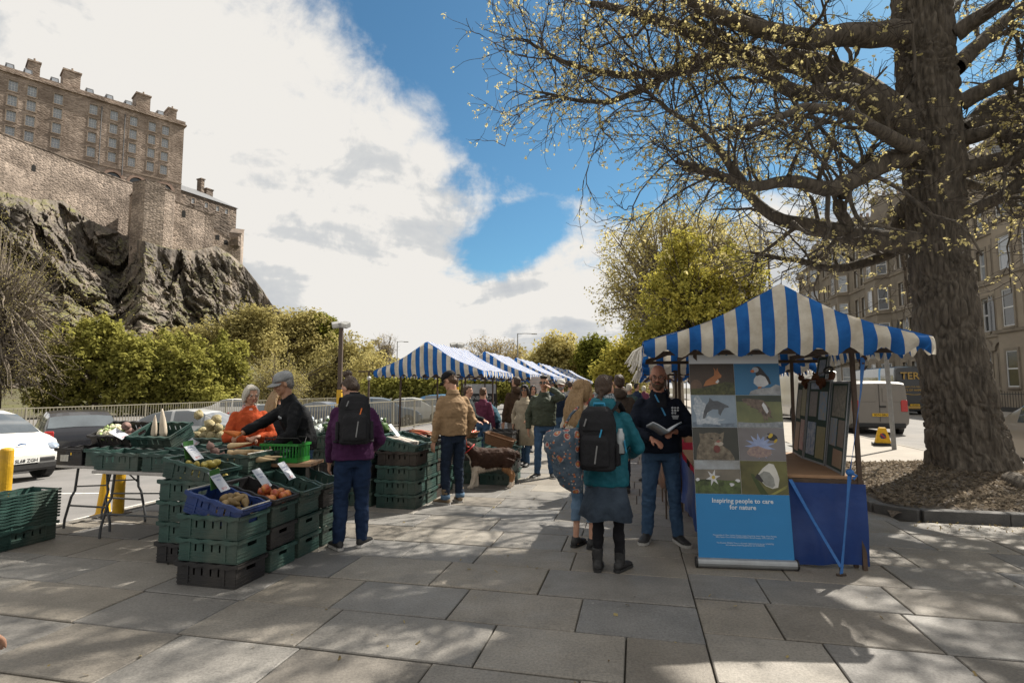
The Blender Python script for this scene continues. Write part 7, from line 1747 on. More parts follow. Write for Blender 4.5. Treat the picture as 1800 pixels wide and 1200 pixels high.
# railings
m_rail = mat('railing_paint', (0.24, 0.22, 0.165), 0.6, (0.18, 0.165, 0.125), 6, dirt=.3)
def railing(label, u0, u1, v, h, step, z0, foot=0.12, m=m_rail, wall=0.0):
    t = thing('railing', label, 'railing', W(u0, v, z0), -UA, 'railings round the car park'); L_ = u1 - u0
    for z in (h, foot):
        b = MB(); b.box((0, L_ / 2, z), (.04, L_, .035)); b.build('rail', m, t)
    me = None; n = int(L_ / step); bb = MB(); bb.box((0, 0, (h + foot) / 2), (.018, .018, h - foot)); first = None; rest = MB()
    for k in range(n + 1):
        if k % max(1, int(2.4 / step)) == 0:
            b = MB(); b.box((0, k * step, h / 2 + .02), (.05, .05, h + .04)); b.build('post', m, t)
            continue
        if k < 290:
            if first is None: first = bb.build('bar', m, t); o = first
            else:
                o = bpy.data.objects.new('bar', first.data); C.objects.link(o); o.parent = t
            o.location = (0, k * step, 0)
        else: rest.box((0, k * step, (h + foot) / 2), (.018, .018, h - foot))
    if rest.v: stuff(rest.build('far_bars', m, t))
    if wall:
        b = MB(); b.box((0.16, L_ / 2, wall / 2), (.2, L_, wall)); b.build('kerb_wall', m_kerb2, t)
    return t
railing('long pale railing along the left edge of the car park', 12.5, 52, -20.0, 1.66, .13, -.755)
railing('pale fence in front of the parked cars behind the second display', 15.5, 34, -10.35, 1.3, .16, CPZ(-10.35))
# lamp posts
m_lpost = mat('brown_lamp_post', (0.085, 0.06, 0.045), .7, (0.06, 0.042, 0.032), 6); m_lhead = mat('lamp_head', (0.34, 0.34, 0.33), .5)
m_lens = mat('lamp_lens', (0.55, 0.55, 0.52), .2)
for (px, top, Y, wd, lab) in ((597, 560, 24, .17, 'brown lamp post with yellow band and twin floodlights'), (803, 602, 31, .17, 'farther brown lamp post behind the first canopy')):
    p = AT(px, 690, Y); zt = AT(px, top, Y).z; t = thing('lamp_post', lab, 'lamp post', (p.x, p.y, CPZ(UV(p)[1])), 0, 'car park lamp posts')
    b = MB(); b.box((0, 0, zt / 2), (wd, wd, zt)); b.build('post', m_lpost, t, bevel=.02)
    b = MB(); b.box((0, 0, .95), (wd + .03, wd + .03, 1.9)); b.build('yellow_band', m_yel, t)
    b = MB(); b.tube([(0, 0, zt), (0, 0, zt + .25)], .04, 8); b.build('spigot', m_lhead, t)
    for sx in (-1, 1):
        b = MB(); b.box((sx * .2, -.08, zt + .12), (.34, .30, .22), (R(25), R(sx * 12), R(sx * -20))); h_ = b.build('floodlight', m_lhead, t, bevel=.02)
        b = MB(); b.box((sx * .2 - sx * .02, -.235, zt + .08), (.26, .02, .15), (R(25), R(sx * 12), R(sx * -20))); b.build('lens', m_lens, h_)
for (px, top, Y, arm, lab) in ((697, 600, 70, .9, 'slim grey street lamp against the sky left of the canopy'), (910, 586, 60, 1.6, 'slim street lamp against the sky above the left stalls'), (652, 612, 95, 0, 'far mast against the sky beyond the trees'), (1347, 275, 26, 1.2, 'tall street lamp rising behind the elm branches'), (1360, 420, 30, 0, 'dark pole behind the stall apex')):
    p = AT(px, 690, Y); zt = AT(px, top, Y).z; t = thing('street_lamp', lab, 'street lamp', (p.x, p.y, -.15), 0, 'slim street lamps')
    b = MB(); b.tube([(0, 0, 0), (0, 0, zt * .5), (0, 0, zt + .15)], [.11, .075, .05], 8); b.build('mast', m_galv if px != 1360 else m_lpost, t)
    if arm:
        b = MB(); b.tube([(0, 0, zt + .1), (arm * .5, 0, zt + .15), (arm, 0, zt + .12)], .035, 6); b.build('arm', m_galv, t); b = MB(); b.box((arm + .2, 0, zt + .1), (.6, .22, .1)); b.build('lantern', m_lhead, t, bevel=.03)
t = thing('car_park_lamp', 'short lamp with a round globe beside the parked cars', 'lamp post', (AT(648, 690, 27).x, 27, CPZ(-12.5))); b = MB(); b.tube([(0, 0, 0), (0, 0, 2.75)], .05, 8); b.build('post', m_lpost, t); b = MB(); b.box((-.05, 0, 2.78), (.9, .12, .06)); b.build('crossbar', m_lpost, t); b = MB(); b.ell((0, 0, 2.45), .11); b.build('globe', m_lens, t, True)
# ================================================================ people
def remeshed(mb, name, m, parent, vox, it=6, fold=0.0, ff=(7, 7, 7), seed=0, keep=None, fac=.5):
    me = mb.mesh('raw'); ob = bpy.data.objects.new('raw', me)
    bm = bmesh.new(); bm.from_mesh(me); bmesh.ops.recalc_face_normals(bm, faces=bm.faces); bm.to_mesh(me); bm.free()
    md = ob.modifiers.new('r', 'REMESH'); md.mode = 'VOXEL'; md.voxel_size = vox; md.use_smooth_shade = True
    if it: sm = ob.modifiers.new('s', 'SMOOTH'); sm.factor = fac; sm.iterations = it
    out = evaluated(ob); bpy.data.meshes.remove(me); out.name = name
    n = len(out.vertices); V = np.empty(n * 3, np.float32); out.vertices.foreach_get('co', V); V = V.reshape(-1, 3).astype(float)
    if fold:
        Nn = np.empty(n * 3, np.float32); out.vertex_normals.foreach_get('vector', Nn) if hasattr(out, 'vertex_normals') else out.vertices.foreach_get('normal', Nn)
        f = fbm(V * np.array(ff) + seed, 3, seed) - .5; rg = np.abs(fbm(V * np.array(ff) * 1.7 + 9 + seed, 2, seed + 5) - .5) * 2
        V = V + Nn.reshape(-1, 3) * ((f * 1.2 - rg * .55 + .1) * fold * 2)[:, None]
        out.vertices.foreach_set('co', V.astype(np.float32).ravel()); out.update()
    out.polygons.foreach_set('use_smooth', [True] * len(out.polygons))
    return mkobj(name, out, m, parent)
SKIN = dict(fair=mat('skin_fair', (0.50, 0.29, 0.20), .55, (0.44, 0.23, 0.155), 12, sub=.08), tan=mat('skin_tan', (0.38, 0.21, 0.135), .55, (0.32, 0.165, 0.10), 12, sub=.08), red=mat('skin_ruddy', (0.46, 0.225, 0.155), .55, (0.40, 0.18, 0.12), 12, sub=.08))
HAIRC = dict(white=mat('hair_white', (0.62, 0.58, 0.50), .55, (0.42, 0.39, 0.33), 40, .6, 90, stretch=(3, 3, .5)), blond=mat('hair_blond', (0.36, 0.235, 0.115), .5, (0.20, 0.12, 0.055), 40, .6, 90, stretch=(3, 3, .5)), brown=mat('hair_brown', (0.075, 0.045, 0.028), .5, (0.035, 0.021, 0.014), 40, .6, 90, stretch=(3, 3, .5)),
             black=mat('hair_black', (0.012, 0.010, 0.010), .45, (0.022, 0.018, 0.016), 40, .6, 90, stretch=(3, 3, .5)), grey=mat('hair_grey', (0.24, 0.23, 0.22), .6, (0.14, 0.13, 0.125), 40, .6, 90), auburn=mat('hair_auburn', (0.13, 0.07, 0.035), .5, (0.065, 0.035, 0.02), 40, .6, 90, stretch=(3, 3, .5)))
m_eye = mat('eye_white', (0.45, 0.43, 0.40), .2); m_iris = mat('iris', (0.02, 0.018, 0.015), .15); m_lip = mat('lips', (0.30, 0.10, 0.08), .5, (0.25, 0.08, 0.06)); m_lensd = mat('dark_lens', (0.008, 0.008, 0.009), .08, spec=.9); m_frame = mat('spectacle_frame', (0.05, 0.045, 0.04), .4)
def cloth(n, c, c2=None, rough=.9, bump=.75, bs=15, sheen=.0, dirt=0): return mat('cloth_' + n, c, rough, c2 or tuple(x * .72 for x in c), 9, bump, bs, sheen=sheen, spec=.2)
DENIM = cloth('denim', (0.055, 0.105, 0.185), (0.032, 0.066, 0.125)); DENIMD = cloth('dark_denim', (0.016, 0.026, 0.048), (0.010, 0.017, 0.032)); DENIML = cloth('pale_denim', (0.13, 0.20, 0.29), (0.075, 0.13, 0.20))
m_shoe = mat('black_shoe', (0.016, 0.016, 0.017), .6, (0.03, 0.03, 0.03), 30); m_sole = mat('white_sole', (0.46, 0.45, 0.43), .6, (0.34, 0.33, 0.31), 20); m_boot = mat('tan_boot', (0.20, 0.145, 0.09), .8, (0.13, 0.095, 0.06), 20, .3, 60)
def V3(*a): return Vector(a)
def person(label, loc, rz, H=1.75, near=True, lean=0.0, feet=((.10, .0), (-.10, .0)), wr=None, head=(0, 0), skin='fair', hair=('short', 'brown'), top=None, top_hem=.92, bulk=1.0, sleeve=True, legs=None, leg_end=.06, leg_r=1.0, skirt=None, shoes=m_shoe, sole=m_shoe, boots=False, collar=None, face=None, elbow=None, coat=None, group=None, hood=None, bare=False, twist=0.0, toe=(0, 0), seed=1, rig=None, open_=None, cuff=None):
    k = H / 1.75; root = thing('person', label, 'person', (loc[0], loc[1], loc[2] if len(loc) > 2 else 0.0), rz, group)
    vb, vg = (.0075, .0105) if near else (.0125, .0150)
    piv = V3(0, 0, .95)
    def bend(p):
        p = Vector(p); t = min(1, max(0, (p.z - .90) / .42)); a = R(lean) * t; q = p - piv
        q = Matrix.Rotation(a, 3, 'X') @ q; 
        return (q + piv) * k
    def ring(z, rx, ry, y=0.0, n=20, x=0.0, e=2.3):
        o = []
        for i in range(n):
            a = 2 * math.pi * i / n; c, s = math.cos(a), math.sin(a)
            o.append(bend((x + rx * math.copysign(abs(c) ** (2 / e), c), y + ry * math.copysign(abs(s) ** (2 / e), s), z)))
        return o
    # --- joints
    sh = {1: bend((.160 * (bulk * .3 + .7), .014, 1.352)), -1: bend((-.160 * (bulk * .3 + .7), .014, 1.352))}
    wr = wr or {}; el = {}; wt = {}
    for s in (1, -1):
        t = Vector(wr.get(s, (s * .26, -.04 - math.sin(R(lean)) * .3, .80))) * k; S = sh[s]; L1, L2 = .295 * k, .27 * k
        d = t - S; D = min(d.length, (L1 + L2) * .995); dn = d.normalized(); t = S + dn * D
        c = (L1 * L1 - L2 * L2 + D * D) / (2 * D); h = math.sqrt(max(L1 * L1 - c * c, 0))
        hint = Vector((elbow or {}).get(s, (s * .5, .6, -.5))); hint = (hint - dn * hint.dot(dn)).normalized(); el[s] = S + dn * c + hint * h; wt[s] = t
    hip = {s: V3(s * .085, 0, .90) * k for s in (1, -1)}; an = {}; kn = {}
    for i, s in enumerate((1, -1)):
        f = feet[i]; A = V3(f[0], f[1], .085 + (f[2] if len(f) > 2 else 0)) * k; an[s] = A; d = A - hip[s]; D = min(d.length, .818 * k); dn = d.normalized(); L1, L2 = .42 * k, .40 * k
        c = (L1 * L1 - L2 * L2 + D * D) / (2 * D); h = math.sqrt(max(L1 * L1 - c * c, 0)); hint = V3(0, -1, 0); hint = (hint - dn * hint.dot(dn)).normalized(); kn[s] = hip[s] + dn * c + hint * min(h, .12)
    # --- head frame
    hb = bend((0, .012, 1.515)); HM = Matrix.Translation(hb) @ Matrix.Rotation(R(lean * .55), 4, 'X') @ Matrix.Rotation(R(head[0]), 4, 'Z') @ Matrix.Rotation(R(head[1]), 4, 'X') @ Matrix.Diagonal((k * 1.02, k * 1.02, k * 1.02, 1))
    hp = lambda x, y, z: HM @ V3(x, y, z)
    def hell(mb, c, r, rot=None, n=14, m=10):
        t = MB(); t.ell(c, r, n, m, rot); mb.add([HM @ Vector(v) for v in t.v], t.f)
    # --- body: one continuous skin
    b = MB()
    b.loft([ring(z, rx, ry, y) for z, rx, ry, y in ((.84, .10, .08, 0), (.90, .155, .105, 0), (1.06, .135, .095, 0), (1.25, .150, .105, 0), (1.34, .140, .095, .005), (1.42, .085, .072, .01), (1.47, .062, .062, .012))])
    b.tube([bend((0, .015, 1.42)), bend((0, .012, 1.50)), hp(0, .012, .03), hp(0, .01, .09)], [.062 * k, .054 * k, .052 * k, .05 * k], 14)
    for s in (1, -1):
        b.tube([sh[s], el[s], wt[s]], [.048 * k, .039 * k, .027 * k], 12)
        b.tube([hip[s] + V3(0, 0, .02), kn[s], an[s]], [.074 * k, .041 * k, .030 * k], 14)
        b.ell(sh[s], .052 * k); b.ell(el[s], .039 * k); b.ell(kn[s], .041 * k)
        if bare:
            b.tube([an[s] + V3(0, .03, -.045) * k, an[s] + V3(s * .01, -.15, -.055) * k], [.036 * k, .03 * k], 10)
        # hand: palm, four fingers, thumb from the side of the palm
        d = (wt[s] - el[s]).normalized(); side = d.cross(V3(0, 0, 1)); side = side.normalized() if side.length > .2 else V3(0, -1, 0)
        g = (wr.get('grip', {}) or {}).get(s, .35); pn = side if abs(d.z) > .7 else V3(0, 0, -1); pn = (pn - d * pn.dot(d)).normalized(); ac = d.cross(pn).normalized()
        pn = pn if (abs(d.z) <= .7) else pn * (1 if pn.dot(V3(-s, 0, 0)) > 0 else -1)
        ac = d.cross(pn).normalized(); hk = k * 1.0
        b.loft([[wt[s] + d * (t * hk) + ac * (w_ * hk * c_) + pn * (th * hk * s_) for c_, s_ in [(math.cos(q), math.sin(q)) for q in np.linspace(0, 2 * math.pi, 10, endpoint=False)]] for t, w_, th in ((-.01, .028, .021), (.03, .038, .017), (.085, .042, .015))])
        for fi, (o, ln) in enumerate(((-.031, .062), (-.010, .074), (.011, .070), (.031, .055))):
            p0 = wt[s] + (d * .08 + ac * o) * hk; d1 = (d * math.cos(g * .9) + pn * math.sin(g * .9)); d2 = (d * math.cos(g * 2.2) + pn * math.sin(g * 2.2))
            b.tube([p0, p0 + d1 * ln * .52 * hk, p0 + (d1 * .52 + d2 * .5) * ln * hk], [.0098 * hk, .0092 * hk, .0075 * hk], 8)
        tb = wt[s] + (d * .025 + ac * (-.032)) * hk; b.tube([tb, tb + (d * .03 - ac * .022 + pn * .012) * hk, tb + (d * .055 - ac * .018 + pn * (.02 + g * .02)) * hk], [.0125 * hk, .0115 * hk, .0085 * hk], 8)
    hell(b, (0, .008, .140), (.074, .092, .092)); hell(b, (0, -.022, .075), (.060, .060, .070)); hell(b, (0, -.058, .022), (.030, .028, .020)); hell(b, (0, -.025, .045), (.055, .052, .040))
    hell(b, (0, -.094, .088), (.013, .018, .014)); b.tube([hp(0, -.080, .125), hp(0, -.100, .092)], [.008 * k, .011 * k], 8)
    hell(b, (0, -.072, .137), (.052, .016, .010)); hell(b, (.035, -.062, .085), (.022, .020, .02)); hell(b, (-.035, -.062, .085), (.022, .020, .02)); hell(b, (0, -.078, .052), (.022, .012, .012))
    for s in (1, -1): hell(b, (s * .077, .012, .105), (.010, .022, .032), (0, 0, s * .35), 10, 6)
    remeshed(b, 'body', SKIN[skin], root, vb, 4, fac=.4)
    # face details
    for s in (1, -1):
        m_ = MB(); hell(m_, (s * .032, -.0765, .118), (.0135, .010, .0075), n=10, m=6); m_.build('eye', m_eye, root, True)
        m_ = MB(); hell(m_, (s * .032, -.0845, .118), (.006, .004, .006), n=8, m=5); m_.build('iris', m_iris, root, True)
        m_ = MB(); hell(m_, (s * .033, -.083, .139), (.019, .007, .0045), (0, s * -.15, 0), 8, 5); m_.build('eyebrow', HAIRC[hair[1]], root, True)
    m_ = MB(); hell(m_, (0, -.0875, .056), (.023, .008, .0065), n=10, m=6); m_.build('mouth', m_lip, root, True)
    face = face or ()
    if 'beard' in face:
        m_ = MB(); hell(m_, (0, -.030, .038), (.063, .062, .046)); hell(m_, (0, -.062, .014), (.036, .033, .03)); hell(m_, (.05, -.012, .07), (.018, .035, .04)); hell(m_, (-.05, -.012, .07), (.018, .035, .04)); hell(m_, (0, -.088, .072), (.030, .010, .007))
        remeshed(m_, 'beard', HAIRC[hair[1]], root, vb, 2, .004, (60, 60, 60), 3)
    if 'glasses' in face or 'shades' in face:
        m_ = MB(); fr = 'shades' in face
        for s in (1, -1):
            c = [hp(s * .034 + .025 * math.cos(a), -.097 + abs(math.cos(a)) * .006, .116 + .019 * math.sin(a)) for a in np.linspace(0, 2 * math.pi, 17)]; m_.tube(c, .0022 * k if not fr else .003 * k, 5, cap=False)
            m_.tube([hp(s * .058, -.092, .120), hp(s * .078, .01, .118)], .002 * k, 5)
        m_.tube([hp(-.01, -.099, .120), hp(.01, -.099, .120)], .002 * k, 5); sp_ = m_.build('spectacles', m_frame, root, True)
        if fr:
            for s in (1, -1):
                m_ = MB(); m_.add([hp(s * .034 + .025 * math.cos(a), -.097 + abs(math.cos(a)) * .006, .116 + .019 * math.sin(a)) for a in np.linspace(0, 2 * math.pi, 16, endpoint=False)], [tuple(range(16))]); m_.build('lens', m_lensd, sp_, fix=False)
    # --- hair and hats
    st, hc = hair; b = MB()
    if st != 'bald':
        hell(b, (0, .030, .152), (.080, .086, .086)); hell(b, (0, .058, .100), (.068, .052, .062)); hell(b, (.058, .032, .120), (.024, .044, .044)); hell(b, (-.058, .032, .120), (.024, .044, .044)); hell(b, (0, -.030, .205), (.060, .052, .030))
    else:
        hell(b, (0, .068, .105), (.062, .036, .045)); hell(b, (.066, .030, .115), (.014, .045, .035)); hell(b, (-.066, .030, .115), (.014, .045, .035))
    if st == 'quiff': hell(b, (0, -.028, .225), (.068, .062, .034), (.2, 0, 0)); hell(b, (.02, -.05, .215), (.05, .04, .03))
    if st in ('bob', 'long'):
        for s in (1, -1): hell(b, (s * .072, .012, .085), (.028, .052, .090)); hell(b, (s * .062, -.028, .150), (.026, .044, .060))
        hell(b, (0, .066, .065), (.080, .045, .085))
    if st == 'long':
        for i in range(15):
            x = -.085 + .0122 * i; z1 = -.30 + .10 * random.Random(i + seed).random()
            p = [hp(x * .9, .07, .12), hp(x * 1.1, .105, .0), hp(x * 1.25 + .012 * math.sin(i), .11, -.12), hp(x * 1.2 + .02 * math.sin(i * 2), .105, -.22), hp(x * 1.1, .10, z1)]; b.tube(p, [.022 * k, .028 * k, .027 * k, .022 * k, .006 * k], 8)
    if st == 'bun': hell(b, (0, .055, .272), (.050, .048, .042)); hell(b, (0, .05, .225), (.035, .03, .03))
    if st == 'braid':
        for i in range(11):
            t = i / 10; hell(b, ((.012 if i % 2 else -.012) - .03 * t, .098 + .014 * math.sin(t * 3), .10 - .025 * i), (.024 - .007 * t, .020 - .005 * t, .021))
    if st != 'none':
        remeshed(b, 'hair', HAIRC[hc], root, vb, 3, .006 if st != 'bald' else .003, (55, 55, 16), 4 + seed)
    if 'cap' in face or 'capw' in face or 'capk' in face:
        cm = cloth('cap_grey', (0.30, 0.31, 0.32)) if 'cap' in face else cloth('cap_white', (0.62, 0.60, 0.56)) if 'capw' in face else cloth('cap_black', (0.014, 0.014, 0.016))
        b = MB(); rg = lambda z, rx, ry, y: [hp(rx * math.cos(a), y + ry * math.sin(a), z) for a in np.linspace(0, 2 * math.pi, 24, endpoint=False)]
        b.loft([rg(.148, .086, .106, .008), rg(.175, .089, .108, .010), rg(.205, .083, .100, .012), rg(.232, .066, .078, .014), rg(.248, .036, .042, .014), rg(.252, .004, .004, .014)]); cp = b.build('cap', cm, root, True)
        b = MB(); V = []
        for i in range(13):
            a = R(-72 + 12 * i); x = .084 * math.sin(a); y0 = .008 - .104 * math.cos(a); y1 = y0 - .070 * max(0, math.cos(a)) ** .7
            for y, dz in ((y0, .004), (y1, -.016)):
                V.append(hp(x, y, .150 + dz - .02 * abs(math.sin(a)))); V.append(hp(x, y, .144 + dz - .02 * abs(math.sin(a))))
        b.add(V, [q for i in range(12) for q in ((i * 4, i * 4 + 2, i * 4 + 6, i * 4 + 4), (i * 4 + 1, i * 4 + 5, i * 4 + 7, i * 4 + 3), (i * 4 + 2, i * 4 + 3, i * 4 + 7, i * 4 + 6))]); b.build('peak', cm, cp, True)
        if 'cap' in face: text_mesh('60', .05, mat('cap_red', (0.45, 0.04, 0.03), .7), cp, HM @ Matrix.Translation((0.0, -.098, .178)) @ Matrix.Rotation(R(70), 4, 'X'), 'lettering', extra=.001)
    if 'beanie' in face:
        b = MB(); hell(b, (0, .022, .160), (.090, .104, .098)); hell(b, (0, .015, .140), (.088, .104, .03)); remeshed(b, 'beanie', cloth('beanie', (0.016, 0.016, 0.019)), root, vg, 2, .003, (40, 40, 80), 1)
    # --- clothes
    if top:
        b = MB(); B_ = bulk; zh = top_hem
        rr_ = [(zh, .175 * B_, .132 * B_, 0), (zh + .06, .176 * B_, .134 * B_, 0), (1.06, .168 * B_, .130 * B_, -.004 * B_), (1.22, .182 * B_, .138 * B_, 0), (1.32, .172 * (B_ * .7 + .3), .126 * B_, .004), (1.385, .135 * (B_ * .4 + .6), .100, .008), (1.435, .092, .083, .012), (1.48, .070, .070, .012)]
        b.loft([ring(z, rx, ry, y) for z, rx, ry, y in sorted(rr_)])
        for s in (1, -1):
            e_ = wt[s] if sleeve else el[s].lerp(sh[s], .15); q = .5 * B_ + .5
            if sleeve:
                m1 = sh[s].lerp(el[s], .5); m2 = el[s].lerp(wt[s], .5); b.tube([sh[s], m1, el[s], m2, wt[s].lerp(el[s], .06)], [.062 * k * q, .064 * k * q, .057 * k * q, .052 * k * q, .042 * k * q], 14); b.ell(el[s], .060 * k * q)
            else: b.tube([sh[s], e_], [.074 * k * q, .060 * k * q], 14)
            b.ell(sh[s], .062 * k * q)
        remeshed(b, 'jacket' if sleeve else 'shirt', top, root, vg, 4, .0125, (8, 8, 11), seed)
    if coat:            # long coat skirts
        z1, flare = coat; b = MB(); n = 36; rings = []
        for z, f in ((z1, flare), ((z1 + 1.0) / 2, 1 + (flare - 1) * .55), (.98, 1.02), (1.10, 1.0)):
            rings.append([bend((.178 * bulk * f * math.cos(a) * (1 + .03 * math.sin(6 * a)), .140 * bulk * f * math.sin(a) * (1 + .05 * math.sin(7 * a + 1)), z)) for a in np.linspace(0, 2 * math.pi, n, endpoint=False)])
        b.loft(rings, False); o = b.build('coat_skirt', top, root, True, fix=False); so = o.modifiers.new('s', 'SOLIDIFY'); so.thickness = .006
    if collar:
        b = MB(); rg = lambda z, r, y: [bend((r * math.cos(a), y + r * .95 * math.sin(a), z - .03 * max(0, -math.sin(a)))) for a in np.linspace(0, 2 * math.pi, 22, endpoint=False)]
        b.loft([rg(1.44, .100, .012), rg(1.475, .086, .012), rg(1.50, .078, .014), rg(1.502, .071, .014), rg(1.48, .066, .012)], False); b.build('collar', collar, root, True, fix=False)
    if hood:
        b = MB(); b.loft([[bend((rx * math.cos(a), y + ry * math.sin(a), z)) for a in np.linspace(0, 2 * math.pi, 16, endpoint=False)] for z, rx, ry, y in ((1.40, .06, .03, .13), (1.44, .115, .06, .11), (1.50, .125, .075, .085), (1.545, .10, .06, .075))]); remeshed(b, 'hood', hood, root, vg, 3, .008, (14, 14, 14), seed)
    if open_:           # shirt front and zip seen at an open collar
        for x0, x1, m__, off in ((-.045, .045, open_, .004),):
            b = MB(); b.add([bend((x0, -.142 * bulk - off, 1.33)), bend((x1, -.142 * bulk - off, 1.33)), bend((x1 * 1.1, -.098, 1.46)), bend((x0 * 1.1, -.098, 1.46))], [(0, 1, 2, 3)]); b.build('shirt_front', m__, root, fix=False)
    if legs:
        b = MB(); b.loft([[Vector(p) for p in ring(z, rx, ry, y)] for z, rx, ry, y in ((.80, .14, .10, .0), (.86, .166, .118, .002), (.94, .164, .116, 0), (1.02, .152, .108, 0))])
        for s in (1, -1):
            e_ = an[s] + V3(0, .005, leg_end - .085) * k; m1 = hip[s].lerp(kn[s], .5)
            if leg_end > .3: e_ = kn[s].lerp(an[s], (.48 - leg_end) / .40)
            m2 = kn[s].lerp(e_, .5); q = leg_r
            b.tube([hip[s] + V3(0, .005, 0), m1 + V3(0, .01, 0), kn[s], m2 + V3(0, .012, 0), e_], [.096 * k, .084 * k * q, .068 * k * q, .064 * k * q, .055 * k * q], 16); b.ell(kn[s], .066 * k * q)
        remeshed(b, 'trousers', legs, root, vg, 3, .014, (7, 7, 10), seed + 3)
        if cuff:
            for s in (1, -1):
                b = MB(); c = an[s] + V3(0, .005, .012) * k; b.lathe([(.058 * k, -.03), (.063 * k, -.028), (.063 * k, .03), (.056 * k, .032)], 18, c, cap=False); b.build('turn_up', cuff, root, True)
    if skirt:
        ms, z1, fl = skirt; b = MB(); n = 48; rings = []
        for z, f in ((z1, fl), (.70, 1.10), (.84, .96), (1.0, .90)):
            w_ = (1 - (z - z1) / (1.0 - z1)); rings.append([V3(.172 * f * math.cos(a) * (1 + .07 * w_ * math.sin(5 * a + 1)), .135 * f * math.sin(a) * (1 + .10 * w_ * math.sin(6 * a)), z + .012 * w_ * math.sin(4 * a)) * k for a in np.linspace(0, 2 * math.pi, n, endpoint=False)])
        b.loft(rings, False); o = b.build('skirt', ms, root, True, fix=False); so = o.modifiers.new('s', 'SOLIDIFY'); so.thickness = .004
    if shoes:
        for i, s in enumerate((1, -1)):
            A = an[s]; t = R(toe[i]); d = V3(math.sin(t), -math.cos(t), 0); sd = V3(math.cos(t), math.sin(t), 0); g0 = V3(A.x, A.y, A.z - .085 * k)
            fr = lambda y, w_, z, h: [g0 + (d * y + sd * (w_ * math.cos(a)) + V3(0, 0, z + h * math.sin(a))) * k for a in np.linspace(0, 2 * math.pi, 14, endpoint=False)]
            b = MB(); b.loft([fr(-.075, .018, .045, .025), fr(-.06, .036, .052, .036), fr(0, .041, .058, .044), fr(.06, .045, .046, .034), fr(.12, .050, .037, .026), fr(.17, .046, .032, .020), fr(.195, .026, .028, .012)])
            b.tube([g0 + V3(0, .0, .05) * k, g0 + V3(0, .0, .10 if not boots else .20) * k], [.044 * k, .045 * k if not boots else .052 * k], 14)
            sh_ = remeshed(b, 'boot' if boots else 'shoe', shoes, root, vg * .8, 2, .003, (30, 30, 30), 2)
            b = MB(); out = [(-.082, .0), (-.07, .03), (0, .042), (.06, .046), (.12, .053), (.17, .050), (.200, .026), (.208, 0)]; P = [g0 + (d * y + sd * w_) * k for y, w_ in out] + [g0 + (d * y - sd * w_) * k for y, w_ in reversed(out[1:-1])]
            b.prism(P, V3(0, 0, .001), V3(0, 0, .026 * k)); b.build('sole', sole, sh_)
    root['k'] = k
    return root, dict(bend=bend, HM=HM, wt=wt, el=el, sh=sh, k=k, an=an)
def place(root, M4): return root.matrix_basis @ M4 if hasattr(root, 'matrix_basis') else M4
def world_of(root): return Matrix.Translation(root.location) @ Matrix.Rotation(root.rotation_euler.z, 4, 'Z')

NAVY = cloth('navy_fleece', (0.010, 0.014, 0.026), (0.006, 0.009, 0.017)); TEAL = cloth('teal_shell', (0.010, 0.115, 0.155), (0.008, 0.085, 0.115), .6, .6, 14); PURP = cloth('purple_jersey', (0.062, 0.018, 0.062), (0.044, 0.012, 0.045)); ORAN = cloth('orange_fleece', (0.47, 0.085, 0.025), (0.36, 0.055, 0.018)); BLKF = cloth('black_fleece', (0.010, 0.011, 0.013), (0.007, 0.0075, 0.009)); TANJ = cloth('tan_cotton', (0.29, 0.19, 0.105), (0.22, 0.145, 0.08), .8)
OLIV = cloth('olive_shell', (0.052, 0.062, 0.042), (0.034, 0.042, 0.029), .65); BEIG = cloth('beige_trench', (0.33, 0.285, 0.21), (0.25, 0.21, 0.155)); BRWN = cloth('brown_coat', (0.062, 0.038, 0.024), (0.04, 0.025, 0.016)); CREAM = cloth('cream_knit', (0.50, 0.44, 0.35), (0.40, 0.34, 0.27)); SKRT = cloth('blue_skirt', (0.052, 0.072, 0.10), (0.034, 0.048, 0.07)); TIGHT = cloth('black_tights', (0.008, 0.008, 0.010), (0.012, 0.012, 0.014)); GREYH = cloth('grey_hoodie', (0.30, 0.29, 0.275), (0.23, 0.22, 0.21))
# the man with the book
p_, k_ = person('bald bearded man in a navy jacket and jeans holding an open book', G(1164, 952), R(-6), 1.84, feet=((.155, -.02), (-.145, .02)), wr={1: (.10, -.27, 1.10), -1: (-.12, -.30, 1.03), 'grip': {1: .75, -1: .45}}, elbow={1: (1, .35, -.6), -1: (-1, .3, -.6)}, head=(-14, 8), skin='red', hair=('bald', 'auburn'), top=NAVY, top_hem=.88, bulk=1.22, legs=DENIM, shoes=m_shoe, sole=m_sole, collar=NAVY, face=('beard', 'glasses'), toe=(18, -22), open_=cloth('polo', (0.012, 0.013, 0.017)), seed=2)
WM = world_of(p_); bp2 = k_['bend']
m_cy = mat('sky_blue_lining', (0.05, 0.24, 0.45), .6); b = MB(); b.span(WM @ bp2((.03, -.181, 1.25)), WM @ bp2((-.06, -.125, 1.455)), .016, .004, (0, 1, 0)); b.v = [tuple(WM.inverted() @ Vector(v)) for v in b.v]; b.build('lining_edge', m_cy, p_)
b = MB(); b.span((0, 0, 0), (0, 0, .30), .006, .004, (0, 1, 0)); b.v = [tuple(bp2((.03, -.182, .94 + v[2]))) for v in b.v]; b.build('zip', m_frame, p_)
m_lw = mat('logo_white', (0.50, 0.53, 0.56), .7)
for i in range(3):
    for j in range(3 if i < 2 else 2):
        b = MB(); x, z = .100 + .026 * j, 1.325 - .025 * i; b.box((0, 0, 0), (.020 - .004 * ((i + j) % 2), .004, .018), (0, R(20 * ((i * j) % 3 - 1)), 0)); b.v = [tuple(bp2((x + v[0], -.166 + .05 * (x - .1) + v[1], z + v[2]))) for v in b.v]; b.build('chest_emblem', m_lw, p_)
